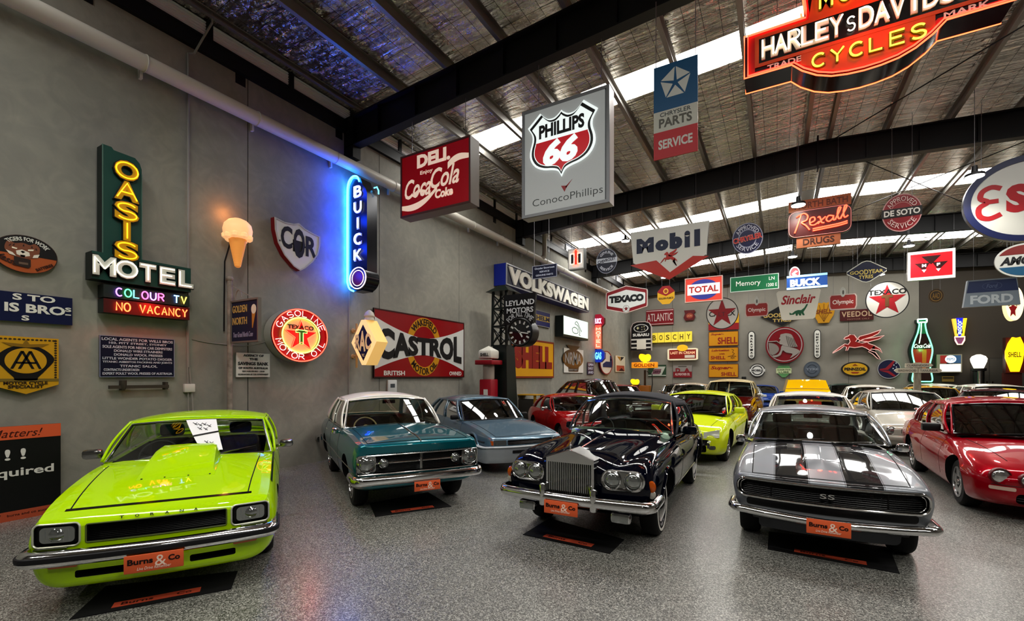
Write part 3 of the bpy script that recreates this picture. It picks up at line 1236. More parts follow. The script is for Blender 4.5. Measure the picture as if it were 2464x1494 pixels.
    def wipers(s, root, spans, m=CHROMED):
        for u0, u1, v in spans:
            b = MB()
            a, c = s.front(u0, .0) + Vector((0, -.03, .0)), s.front(u1, v) + Vector((0, -.022, .012))
            b.tube([a, a.lerp(c, .5) + Vector((0, -.012, .006)), c], .008, m, 5)
            mid = s.front((u0 + u1 * 2) / 3, v * .6)
            b.tube([c.lerp(a, .75) + Vector((0, .004, .004)), c + (c - a) * .12 + Vector((0, .0, 0))], .006, BLACK, 5)
            b.build('wiper', root)

    def door_lines(s, root, ys, z0=.32, dy=.0):
        """shut lines and handles on both flanks"""
        for sg in (-1, 1):
            for y in ys:
                b = MB()
                P = s.section(y)
                k = len(P)
                pts = []
                for i in range(k):
                    x, z = P[i]
                    if z > z0 and x > s.c['ws'](y) * .97:
                        pts.append((sg * (x - .0035), y, z))
                if len(pts) > 1:
                    b.tube(pts, .0055, DARK, 4)
                    b.build('door_gap', root)

    def handle(s, root, y, z, m=CHROME, ln=.16):
        for sg in (-1, 1):
            w_ = s.c['wm'](y) if abs(z - s.c['zm'](y)) < .12 else lerp(s.c['wm'](y), s.c['ws'](y), .45)
            b = MB()
            b.rbox(sg * (w_ + .0) - .02, sg * (w_ + .0) + .02, y, y + ln, z - .014, z + .014, m, .008)
            b.build('door_handle', root)

    def side_strip(s, root, z, y0, y1, m, r=.012, name='side_trim', off=.002, fn=None):
        b = MB()
        for sg in (-1, 1):
            pts = []
            for i in range(25):
                y = y0 + (y1 - y0) * i / 24
                P = s.section(y)
                zz = fn(y) if fn else z
                x = max((lerp(a[0], c[0], (zz - a[1]) / (c[1] - a[1]) if abs(c[1] - a[1]) > 1e-6 else 0) for a, c in zip(P, P[1:]) if min(a[1], c[1]) <= zz <= max(a[1], c[1])), default=s.c['wm'](y))
                pts.append((sg * (x + off), y, zz))
            b = MB()
            b.tube(pts, r, m, 6)
            b.build(name, root)

    def lift(s, dz):
        for o in s.root.children:
            if not o.name.startswith(('wheel', 'chassis')) or o.name.startswith('wheel_arch'):
                o.location.z += dz

    def tail(s, root, z=.68, m=None, w_=.22, h=.12):
        L = s.sp['L']
        for sg in (-1, 1):
            x = sg * (s.c['ws'](L - .1) - w_ * .62)
            b = MB()
            b.rbox(x - w_ / 2, x + w_ / 2, L + s.ry(x, z) - .06, L + s.ry(x, z) + .012, z - h / 2, z + h / 2, m or mat('#7d0c0a', .2, 0, coat=1), .015)
            b.build('tail_light', root)

    def base(s, label, loc, ang, name='car', scale=1., group=None):
        M = Matrix.Translation((loc[0], loc[1], 0)) @ Matrix.Rotation(math.radians(ang), 4, 'Z') @ Matrix.Scale(scale, 4)
        s.root = thing(name, label, 'car', M=M, group=group)
        return s.root

    def chassis(s, root):
        b = MB()
        L = s.sp['L']
        b.box(-.55, .55, .5, L - .5, s.c['zb'](L / 2) + .0, s.c['zb'](L / 2) + .14, DARK)
        for yw, r in s.sp['axles']:
            b.tube([(-.7, yw, r), (.7, yw, r)], .05, DARK, 6)
        b.build('chassis', root)

    def all(s, label, loc, ang, scale=1., interior=True, name='car'):
        r = s.base(label, loc, ang, name, scale)
        s.lower_body(r)
        s.cabin(r)
        if interior:
            s.interior(r)
        s.wheels(r)
        s.chassis(r)
        s.tail(r)
        return r


def sec_d(h, t, bulge=.0):
    """outline of a pressed bumper bar: height h, thickness t"""
    return [(0, -h / 2), (t * .7, -h / 2 + h * .06), (t, -h * .22), (t + bulge, 0), (t, h * .22), (t * .7, h / 2 - h * .06), (0, h / 2)]


def floor_mat(label, corners):
    """black mat on the floor with an orange name strip; corners: four pixels, front left, front right, back right, back left"""
    P = [at_z(*c, 0) for c in corners]
    o = (P[0] + P[1]) / 2
    ex = (P[1] - P[0]).normalized()
    ey = Vector((-ex.y, ex.x, 0))
    wd = (P[1] - P[0]).length
    dp = ((P[2] + P[3]) / 2 - o).dot(ey)
    M = Matrix((ex, ey, Vector((0, 0, 1)))).transposed().to_4x4()
    M.translation = o
    t = thing('floor_mat', label, 'mat', M=M, group='black floor mats in front of the cars')
    b = MB()
    sk = [(p - o) for p in P]
    b.prism([(q.dot(ex), q.dot(ey)) for q in sk], 0.0, .008, mat('#08080a', .8))
    b.build('mat_sheet', t)
    b = MB()
    b.box(-wd * .28, wd * .28, .06, .155, .008, .011, mat('#c4553a', .6))
    b.build('name_strip', t)
    b = MB()
    b.text('Burns', -wd * .13, .107, wd * .2, .05, .011, mat('#3a120c', .6), bold=.02, depth=.001)
    b.build('lettering', t)
    b.v, b.f, b.m = [], [], []
    b.text('Co', wd * .17, .107, wd * .1, .05, .011, mat('#3a120c', .6), bold=.02, depth=.001)
    b.build('lettering', t)
    return t
# ------------------------------------------------------------------ the cars in the two front rows


def top_z(c, x, y):
    P = c.section(y)
    best = 0
    for a, b in zip(P, P[1:]):
        if min(a[0], b[0]) - 1e-6 <= abs(x) <= max(a[0], b[0]) + 1e-6:
            t = (abs(x) - a[0]) / (b[0] - a[0]) if abs(b[0] - a[0]) > 1e-6 else 0
            best = max(best, lerp(a[1], b[1], t))
    return best


def top_pt(c, x, y, up=.0):
    p = c.deform((x, y, top_z(c, x, y)))
    return Vector(p) + Vector((0, 0, up))


def hood_gap(c, root, xf, y0, y1, r=.005, name='bonnet_gap', across=True, m=DARK):
    b = MB()
    for sg in (-1, 1):
        b.tube([top_pt(c, sg * xf(y0 + (y1 - y0) * i / 20), y0 + (y1 - y0) * i / 20, .0005) for i in range(21)], r, m, 4)
    if across:
        b.tube([top_pt(c, xf(y1) * (-1 + 2 * i / 24), y1, .0005) for i in range(25)], r, m, 4)
        b.tube([top_pt(c, xf(y0) * (-1 + 2 * i / 24), y0, .0005) for i in range(25)], r, m, 4)
    b.build(name, root)


# ---- lime hatchback by the wall
def lime_hatch():
    lime = paint('#b4dc0a', .0, .28)
    sp = dict(L=4.25, paint=lime, sharp=2, smooth=32, nr=.05, fl=.7,
              curves=dict(zb=[(0, .2), (.5, .2), (4, .22), (4.5, .34)], wb=[(0, .66), (.3, .76), (4, .77), (4.5, .7)],
                          zm=[(0, .5), (1, .55), (4.5, .6)], wm=[(0, .80), (.12, .825), (.6, .84), (2.2, .85), (3.8, .845), (4.5, .78)],
                          zs=[(0, .70), (.12, .73), (.5, .80), (1.3, .875), (2, .89), (3.4, .92), (4.1, .93), (4.5, .88)],
                          ws=[(0, .75), (.3, .77), (1.4, .775), (3.4, .765), (4.5, .70)],
                          zc=[(0, .715), (.1, .745), (.5, .83), (1.35, .935), (3.8, .96), (4.5, .90)],
                          fr=[(0, .006), (.5, .02), (4.5, .02)], fx=.9, hx=.80),
              fy=lambda x, z: .06 * abs(x) ** 1.4 + .10 * x ** 4 + .35 * max(0, z - .66) - .05 * max(0, .34 - z),
              axles=[(.84, .305), (3.44, .305)], arch=.35, track=.80, tyrew=.21, rim='spoke', nspoke=5, rimmat=mat('#8d8f92', .3, .9),
              tint='#d3d9d2', refl=1.0, seatcol='#131314', trim=CHROMED, trim_r=.01,
              gh=dict(A=(.79, 1.64, .90), At=(.675, 2.20, 1.26), C=(.76, 3.75, .95), Ct=(.65, 3.12, 1.245), fb=.22, ft=.12, rb=.38, rt=.12, crown=.055, win=[(.05, .46), (.5, .86)], wu=.96, rv0=.12))
    c = Car(sp)
    lamp_c = lambda sg: rr_cols(min(sg * .49, sg * .77), max(sg * .49, sg * .77), .522, .69, .035)
    grille = rr_cols(-.455, .455, .535, .672, .012, 2, 12)
    for sg in (-1, 1):
        c.slot(lamp_c(sg), .05, BLACK)
        c.slot(rr_cols(min(sg * .2, sg * .52), max(sg * .2, sg * .52), .275, .33, .015), .12, DARK)
    c.slot(grille, .12, DARK)
    r = c.all('lime green hatchback with a large bonnet scoop parked along the grey wall', (-4.40, 1.80), 57, 1.03)
    for sg in (-1, 1):
        b = MB()
        lc = lamp_c(sg)
        c.rim_line(b, lc, -.002, .007, mat('#c9ccb8', .3, .5))
        x0, x1 = sorted((sg * .525, sg * .735))
        c.plate(b, rr_cols(x0 - .02, x1 + .02, .535, .677, .03), .035, .05, BLACK)
        h = b.build('headlight', r)
        b = MB()
        c.plate(b, rr_cols(x0, x1, .548, .664, .03), .012, .035, LENS)
        for k in range(1, 6):
            x = lerp(x0, x1, k / 6)
            b.tube([c.F(x, .56, .012), c.F(x, .652, .012)], .003, mat('#a9adab', .1, .6), 4)
        b.lathe([(.05, .0), (.03, .016), (.001, .02)], LENS, 16, 'y', c.F((x0 + x1) / 2, .606, .012))
        b.build('lens', h)
        b = MB()
        c.plate(b, rr_cols(min(sg * .5, sg * .68), max(sg * .5, sg * .68), .362, .405, .015), -.012, .03, AMBER)
        b.build('indicator_light', r)
        b = MB()
        c.plate(b, rr_cols(min(sg * .56, sg * .76), max(sg * .56, sg * .76), .506, .518, .004), -.03, .02, CHROMED)
        b.build('lamp_sill_trim', r)
    b = MB()
    c.hbars(b, -.45, .45, [.548 + .0135 * k for k in range(9)], .045, .0032, mat('#101010', .35))
    for x in (-.15, .15):
        b.tube([c.F(x, .54, .05), c.F(x, .67, .05)], .005, BLACK, 4)
    c.rim_line(b, grille, -.001, .006, mat('#5d6a30', .4))
    b.build('grille', r)
    b = MB()
    c.bumper(b, .715, .462, sec_d(.115, .06), CHROME, .32, -.085, .07, 28)
    bo = b.build('bumper', r, smooth=50)
    b = MB()
    c.bumper(b, .715, .468, [(.058, -.022), (.07, -.018), (.072, 0), (.07, .018), (.058, .022)], RUBBER, .30, -.085, .07, 28)
    b.build('rubber_strip', bo)
    b = MB()
    c.bumper(b, .72, .46, sec_d(.1, .06), CHROME, .3, -.05, .07, 16, 0, 4.25)
    b.build('bumper', r, smooth=50)
    # scoop
    b = MB()
    X = [(.66, .25, .30, .0), (.74, .27, .30, .04), (1.0, .255, .30, .095), (1.2, .245, .295, .13), (1.36, .235, .285, .14), (1.40, .23, .28, .13)]
    V, F = [], []
    for y, xt, xb, h in X:
        zt = [top_z(c, x, y) for x in (xb, xt)]
        for x, z in ((-xb, zt[0] - .02), (-xb, zt[0] + .003), (-xt - .012, zt[1] + h * .85), (-xt + .02, zt[1] + h), (0, top_z(c, 0, y) + h + .004), (xt - .02, zt[1] + h), (xt + .012, zt[1] + h * .85), (xb, zt[0] + .003), (xb, zt[0] - .02)):
            V.append(c.deform((x, y, z)))
    n = 9
    for i in range(len(X) - 1):
        F += [(i * n + j, i * n + j + 1, (i + 1) * n + j + 1, (i + 1) * n + j) for j in range(n - 1)]
    F += [tuple(range(n))[::-1], tuple((len(X) - 1) * n + j for j in range(n))]
    b.add(V, [f[::-1] for f in F], lime)
    so = b.build('bonnet_scoop', r, smooth=30)
    b = MB()
    for sx in (-.26, -.09, .09, .26):
        b.lathe([(.008, 0), (.008, .006), (.001, .008)], BLACK, 8, 'z', top_pt(c, sx, .675, .004))
    for sg in (-1, 1):
        b.lathe([(.008, 0), (.008, .006), (.001, .008)], BLACK, 8, 'z', top_pt(c, sg * .285, .9, .02))
    b.build('rivet', so)
    hood_gap(c, r, lambda y: lerp(.60, .655, (y - .12) / 1.2), .14, 1.32, .005, across=False)
    b = MB()
    V = []
    n = 24
    for i in range(n + 1):
        x = -.63 + 1.26 * i / n
        for yy in (.13, .165):
            V.append(top_pt(c, x, yy, .0035))
    b.add(V, [(2 * i, 2 * i + 2, 2 * i + 3, 2 * i + 1) for i in range(n)], GLOSSBLACK)
    b.build('bonnet_stripe', r)
    b = MB()
    for k, ch in enumerate('TORANA'):
        x = -.24 + k * .096
        b.T = Matrix.Translation(c.F(x, .70, -.004)) @ Matrix.Rotation(PI / 2 - .35, 4, 'X')
        b.text(ch, 0, 0, .026, .02, 0, BLACK, bold=.02, depth=.004)
    b.build('badge_lettering', r)
    c.plate_no(r, .375, -.165, .37, .135)
    c.mirror(r, -1, CHROMED, size=(.17, .09, .10), z=.96)
    c.mirror(r, 1, CHROMED, size=(.15, .09, .09), z=.96)
    c.wipers(r, [(-.62, -.1, .14), (.2, .72, .14)])
    c.door_lines(r, [1.55, 2.75])
    c.handle(r, 2.5, .80)
    b = MB()
    for sg in (-1, 1):
        V = []
        for i in range(21):
            y = .5 + 2.9 * i / 20
            for zz in (c.c['zs'](y) - .035, c.c['zs'](y) - .008):
                P = c.section(y)
                x = max((lerp(a[0], d[0], (zz - a[1]) / (d[1] - a[1])) for a, d in zip(P, P[1:]) if abs(d[1] - a[1]) > 1e-6 and min(a[1], d[1]) <= zz <= max(a[1], d[1])), default=.8)
                V.append((sg * (x + .003), y, zz))
        b = MB()
        b.add(V, [(2 * i, 2 * i + 2, 2 * i + 3, 2 * i + 1) for i in range(20)], GLOSSBLACK)
        b.build('side_stripe', r)
    # price papers taped inside the windscreen
    b = MB()
    pw = mat('#f2f2f2', .6)
    def sheet(k, t):
        return c.front(lerp(lerp(.12, -.19, t), lerp(.37, .25, t), k), lerp(.12, .93, t)) + Vector((0, -.012 - .012 * math.sin(PI * k), .004))
    b.grid(sheet, [i / 6 for i in range(7)], [i / 8 for i in range(9)], pw)
    o = b.build('paper_notice', r, label='white handwritten paper')
    b = MB()
    dn = Vector((0, -.005, .002))
    for k, t in ((.2, .9), (.35, .86), (.5, .88), (.65, .82), (.3, .74), (.5, .72), (.35, .3), (.55, .26), (.5, .16)):
        b.tube([sheet(k, t) + dn, sheet(k + .12, t - .08) + dn], .0035, BLACK, 4)
        b.tube([sheet(k + .14, t) + dn, sheet(k + .04, t - .07) + dn], .003, BLACK, 4)
    b.tube([sheet(i / 6, .46 + .12 * i / 6) + dn for i in range(7)], .011, BLACK, 5)
    b.build('handwriting', o)
    return c


lime_hatch()


# ---- teal sedan with a white roof
def teal_sedan():
    teal = paint('#0b5f6a', .55, .3)
    sp = dict(L=4.6, paint=teal, sharp=2, smooth=30, nr=.03, fl=.6, roofpaint=paint('#f2efe6', 0, .35),
              curves=dict(zb=[(0, .3), (.3, .24), (4.2, .24), (4.6, .36)], wb=[(0, .70), (.4, .80), (4.2, .80), (4.6, .74)],
                          zm=[(0, .58), (1, .60), (4.6, .62)], wm=[(0, .86), (.1, .875), (1, .895), (3.4, .895), (4.6, .86)],
                          zs=[(0, .875), (.15, .895), (1.3, .945), (2.4, .945), (3.9, .92), (4.6, .86)], ws=[(0, .80), (.2, .825), (1.5, .83), (3.7, .82), (4.6, .79)],
                          zc=[(0, .89), (.12, .925), (.5, .965), (1.3, 1.02), (3.7, 1.0), (4.6, .91)], fr=.018, fx=.93, hx=.86, hz=[(0, .885), (.15, .91), (1.3, .975), (4.6, .88)]),
              fy=lambda x, z: .05 * x * x + .10 * max(0, .80 - z) - .06 * max(0, z - .78),
              axles=[(.79, .315), (3.48, .315)], arch=.355, track=.80, tyrew=.2, rim='spoke', nspoke=8, spokew=.045, rimmat=mat('#b5b5b3', .2, 1.0),
              tint='#d8d8c8', seatcol='#4a3524', dashcol='#45311f', wheelcol='#cbbd97', headrest=False, trim=CHROME, trim_r=.011, belt=CHROMED, gutter=CHROME, trimcol='#2a1d12', wheelz=-.05,
              gh=dict(A=(.80, 1.60, .96), At=(.665, 2.08, 1.385), C=(.775, 3.98, .97), Ct=(.64, 3.35, 1.38), fb=.22, ft=.13, rb=.22, rt=.12, crown=.075, win=[(.04, .42), (.45, .76)], wu=.965, ru=.9, rv0=.08, pillar=.05))
    c = Car(sp)
    grille = rr_cols(-.845, .845, .50, .75, .03, 3, 16)
    c.slot(grille, .09, mat('#0d0d0e', .4))
    r = c.all('metallic teal sedan with a white roof parked between the lime hatchback and silver blue sedan', (-4.2, 4.78), 58, 1.0)
    b = MB()
    c.rim_line(b, grille, -.004, .009, CHROME)
    b.build('grille_surround', r)
    b = MB()
    gm = mat('#3c3d3e', .25, .9)
    c.hbars(b, -.60, .60, [.522 + .0165 * k for k in range(14)], .035, .0038, gm, 20)
    for k in range(25):
        x = -.57 + 1.14 * k / 24
        b.tube([c.F(x, .51, .055), c.F(x, .755, .055)], .003, BLACK, 4)
    o = b.build('grille', r)
    b = MB()
    c.hbars(b, -.60, .60, [.64], .015, .010, CHROME, 20)
    b.rbox(-.02, .02, c.fy(0, .64) - .01, c.fy(0, .64) + .05, .52, .75, CHROMED, .006)
    b.build('grille_bar', o)
    b = MB()
    for k in range(46):
        x = -.72 + 1.44 * k / 45
        b.rbox(x - .009, x + .009, c.fy(x, .77) - .012, c.fy(x, .77) + .01, .762, .77, DARK, .002)
    b.build('bonnet_lip_vent', r)
    for sg in (-1, 1):
        b = MB()
        c.plate(b, rr_cols(min(sg * .60, sg * .84), max(sg * .60, sg * .84), .508, .758, .06), .012, .05, CHROMED)
        b.build('lamp_bezel', r)
        c.headlight(r, sg * .72, .632, .098, -.004)
        c.headlight(r, sg * .50, .638, .052, .01, name='parking_light', rb=.014)
    b = MB()
    c.bumper(b, .765, .43, sec_d(.125, .05, .006), CHROME, .3, -.09, .10, 24)
    b.build('bumper', r, smooth=50)
    b = MB()
    c.bumper(b, .84, .46, sec_d(.12, .05), CHROME, .3, -.06, .07, 16, 0, 4.6)
    b.build('bumper', r, smooth=50)
    b = MB()
    b.tube([top_pt(c, 0, .03 + 1.25 * i / 16, .006) for i in range(17)], .009, CHROME, 6)
    b.build('bonnet_ornament', r)
    hood_gap(c, r, lambda y: .70, .08, 1.36)
    c.plate_no(r, .315, -.155, .36, .13, .05)
    c.wipers(r, [(-.5, .1, .03), (.05, .62, .04)], CHROME)
    c.door_lines(r, [1.55, 2.55, 3.45])
    c.handle(r, 2.32, .80)
    c.handle(r, 3.2, .80)
    c.mirror(r, -1, CHROME, x=.92, y=1.55, z=.93, size=(.1, .05, .09))
    c.side_strip(r, .55, .2, 4.3, CHROMED, .01)
    b = MB()
    c.lift(.06)
    return c


teal_sedan()


# ---- navy convertible with upright radiator
def navy_convertible():
    navy = paint('#060918', .0, .25, .7)
    sp = dict(L=5.25, paint=navy, sharp=1, smooth=40, nr=.05, fl=.75, roofpaint=mat('#34363b', .85),
              curves=dict(zb=[(0, .42), (.35, .28), (4.7, .28), (5.25, .42)], wb=[(0, .70), (.5, .80), (4.6, .80), (5.25, .70)],
                          zm=[(0, .62), (.6, .64), (5.25, .64)], wm=[(0, .84), (.15, .885), (.7, .915), (2.6, .92), (4.5, .91), (5.25, .82)],
                          zs=[(0, .80), (.08, .87), (.3, .925), (1.0, .96), (1.9, .985), (2.7, .96), (3.4, .99), (4.2, .99), (5.25, .86)], ws=[(0, .74), (.3, .80), (1.8, .80), (4.2, .80), (5.25, .72)],
                          zc=[(0, .90), (.1, .99), (.5, 1.035), (1.75, 1.10), (2.2, 1.08), (4.3, 1.04), (5.25, .93)], fr=[(0, .035), (1.2, .03), (1.9, .0), (5.25, .02)], fx=.84,
                          hx=[(0, .56), (.5, .58), (1.8, .78), (5.25, .7)], hz=[(0, .78), (.1, .86), (.5, .93), (1.8, 1.04), (4.0, 1.03), (5.25, .90)]),
              fy=lambda x, z: .10 * abs(x) ** 2.2 + .12 * max(0, .55 - z) + .12 * max(0, z - .86),
              axles=[(.9, .355), (3.98, .355)], arch=.40, track=.83, tyrew=.21, rim='cap', rimmat=mat('#15161c', .3, .4), capmat=CHROME, whitewall=True,
              tint='#d6ddd6', dashz=.07, seatcol='#3f4540', dashcol='#a9c2ae', trimcol='#2b2f2c', trim_windscreen=CHROME, trim=BLACK, trim_r=.016, belt=CHROMED, wheelz=.0,
              gh=dict(A=(.80, 1.98, 1.03), At=(.675, 2.52, 1.48), C=(.78, 4.05, 1.03), Ct=(.65, 3.55, 1.45), fb=.26, ft=.16, rb=.22, rt=.16, crown=.10, plan=.10, win=[(.03, .42), (.46, .60)], wu=.97, ru=.6, rv0=.25, rv1=.8, arch=.02, sv1=.86, bulge=.045))
    c = Car(sp)
    for sg in (-1, 1):
        c.slot(rr_cols(min(sg * .36, sg * .79), max(sg * .36, sg * .79), .645, .84, .09, 5), .03, mat('#090909', .4))
    r = c.all('navy blue convertible with a dark soft top and an upright chrome radiator grille', (-1.93, 4.62), 1.5, .955)
    # radiator shell
    yg = -.07
    b = MB()
    out = [(-.285, .47), (.285, .47), (.285, .945), (.0, 1.045), (-.285, .945)]
    inn = [(-.262, .49), (.262, .49), (.262, .90), (0, .90), (-.262, .90)]
    b.T = Matrix.Translation((0, yg, 0)) @ Matrix.Rotation(PI / 2, 4, 'X')
    b.ring(out, inn, -.04, .0, CHROME)
    b.T = Matrix.Translation((0, yg, 0)) @ Matrix.Rotation(PI / 2, 4, 'X')
    b.prism(out, -.34, -.04, CHROMED)
    go = b.build('radiator_grille', r, smooth=20)
    b = MB()
    for k in range(23):
        x = -.25 + .5 * k / 22
        b.tube([(x, yg + .012, .49), (x, yg + .012, .90)], .0065, CHROME, 6)
    b.box(-.26, .26, yg + .03, yg + .036, .49, .90, DARK)
    b.build('grille_slat', go)
    b = MB()
    b.lathe([(.022, 0), (.02, .012), (.01, .02), (.008, .05), (.016, .07), (.001, .1)], CHROME, 12, 'z', (0, yg + .03, 1.03))
    b.tube([(0, yg + .03, 1.11), (0, yg + .09, 1.14)], .007, CHROME, 6)
    b.build('bonnet_mascot', go)
    for sg in (-1, 1):
        b = MB()
        cols = rr_cols(min(sg * .355, sg * .795), max(sg * .355, sg * .795), .645, .845, .095, 5)
        c.rim_line(b, cols, -.004, .014, CHROME)
        c.plate(b, rr_cols(min(sg * .36, sg * .79), max(sg * .36, sg * .79), .65, .84, .09, 5), .012, .03, CHROMED)
        b.build('lamp_surround', r)
        for x in (.465, .685):
            c.headlight(r, sg * x, .742, .082, -.012)
        b = MB()
        p = c.F(sg * .862, .655, .06)
        b.lathe([(.042, -.03), (.05, .0), (.042, .016), (.001, .03)], AMBER, 18, 'y', p + Vector((sg * .0, 0, .03)), .9, 1.35)
        b.lathe([(.042, -.03), (.05, .0), (.042, .016), (.001, .028)], mat('#b9b4ab', .15, .3), 18, 'y', p + Vector((0, .004, -.05)), .88, 1.0)
        b.build('indicator_light', r)
        b = MB()
        x = sg * .30
        p = c.F(x, .5, -.15)
        b.rbox(x - .04, x + .04, p.y - .03, p.y + .06, .40, .66, CHROME, .03)
        b.build('bumper_overrider', r)
        b = MB()
        p = c.F(sg * .56, .36, -.03)
        b.rbox(p.x - .11, p.x + .11, p.y - .05, p.y + .06, .285, .405, CHROME, .035)
        b.rbox(p.x - .09, p.x + .09, p.y - .058, p.y - .045, .30, .39, LENS, .01)
        b.build('fog_light', r)
    b = MB()
    c.bumper(b, .76, .50, sec_d(.12, .055, .005), CHROME, .3, -.12, .13, 24)
    b.build('bumper', r, smooth=50)
    b = MB()
    c.bumper(b, .86, .50, sec_d(.12, .05), CHROME, .35, -.08, .09, 16, 0, 5.25)
    b.build('bumper', r, smooth=50)
    b = MB()
    b.tube([top_pt(c, 0, .06 + 1.66 * i / 16, .004) for i in range(17)], .008, CHROME, 6)
    b.build('bonnet_trim', r)
    hood_gap(c, r, lambda y: lerp(.42, .615, (y - .1) / 1.65), .12, 1.74)
    c.plate_no(r, .415, -.20, .40, .15, -.06)
    c.wipers(r, [(-.62, -.12, .03), (-.02, .62, .04)], CHROME)
    c.door_lines(r, [1.95, 3.35])
    c.handle(r, 3.05, .86)
    c.mirror(r, 1, navy, x=.96, y=2.3, z=1.07, size=(.2, .1, .12))
    c.mirror(r, -1, navy, x=.92, y=2.3, z=1.06, size=(.16, .1, .11))
    c.side_strip(r, .40, .55 + .8, 3.5, CHROME, .012)
    b = MB()
    for sg in (-1, 1):
        for yw in (.9, 3.98):
            pts = []
            for k in range(17):
                a = math.radians(-8 + 196 * k / 16)
                y, z = yw + .41 * math.cos(a), .37 + .41 * math.sin(a)
                P = c.section(y)
                x = max((lerp(a_[0], d[0], (z - a_[1]) / (d[1] - a_[1])) for a_, d in zip(P, P[1:]) if abs(d[1] - a_[1]) > 1e-6 and min(a_[1], d[1]) <= z <= max(a_[1], d[1])), default=.85)
                pts.append((sg * (x + .004), y, z))
            b = MB()
            b.tube(pts, .016, navy, 6)
            b.build('wheel_arch_lip', r)
    c.lift(.06)
    return c


navy_convertible()


# ---- silver coupe with black bonnet stripes
def stripe_paint():
    m = bpy.data.materials.new('silver_with_black_stripes')
    m.use_nodes = True
    n, l = nodes(m)
    b = n['Principled BSDF']
    b.inputs['Roughness'].default_value = .3
    b.inputs['Metallic'].default_value = .5
    b.inputs['Coat Weight'].default_value = .7
    b.inputs['Specular IOR Level'].default_value = 0
    b.inputs['Coat Roughness'].default_value = .03
    tc = n.new('ShaderNodeTexCoord')
    sx = n.new('ShaderNodeSeparateXYZ')
    l.new(tc.outputs['Object'], sx.inputs[0])
    ab = n.new('ShaderNodeMath')
    ab.operation = 'ABSOLUTE'
    l.new(sx.outputs[0], ab.inputs[0])
    cr = n.new('ShaderNodeValToRGB')
    cr.color_ramp.interpolation = 'CONSTANT'
    e = cr.color_ramp.elements
    S, K = lin('#85898f'), (.012, .012, .013, 1)
    e[0].position, e[0].color = 0, S
    e[1].position, e[1].color = .145, K
    for p, q in ((.150, S), (.157, K), (.46, S), (.466, K), (.472, S)):
        x = e.new(p)
        x.color = q
    l.new(ab.outputs[0], cr.inputs[0])
    # only on the upward faces
    gz = n.new('ShaderNodeMath')
    gz.operation = 'GREATER_THAN'
    gz.inputs[1].default_value = .70
    l.new(sx.outputs[2], gz.inputs[0])
    mx = n.new('ShaderNodeMix')
    mx.data_type = 'RGBA'
    mx.inputs[6].default_value = S
    l.new(gz.outputs[0], mx.inputs[0])
    l.new(cr.outputs[0], mx.inputs[7])
    l.new(mx.outputs[2], b.inputs['Base Color'])
    bw = n.new('ShaderNodeRGBToBW')
    l.new(mx.outputs[2], bw.inputs[0])
    mm = n.new('ShaderNodeMath')
    mm.operation = 'MULTIPLY'
    mm.inputs[1].default_value = 1.9
    l.new(bw.outputs[0], mm.inputs[0])
    l.new(mm.outputs[0], b.inputs['Metallic'])
    return m


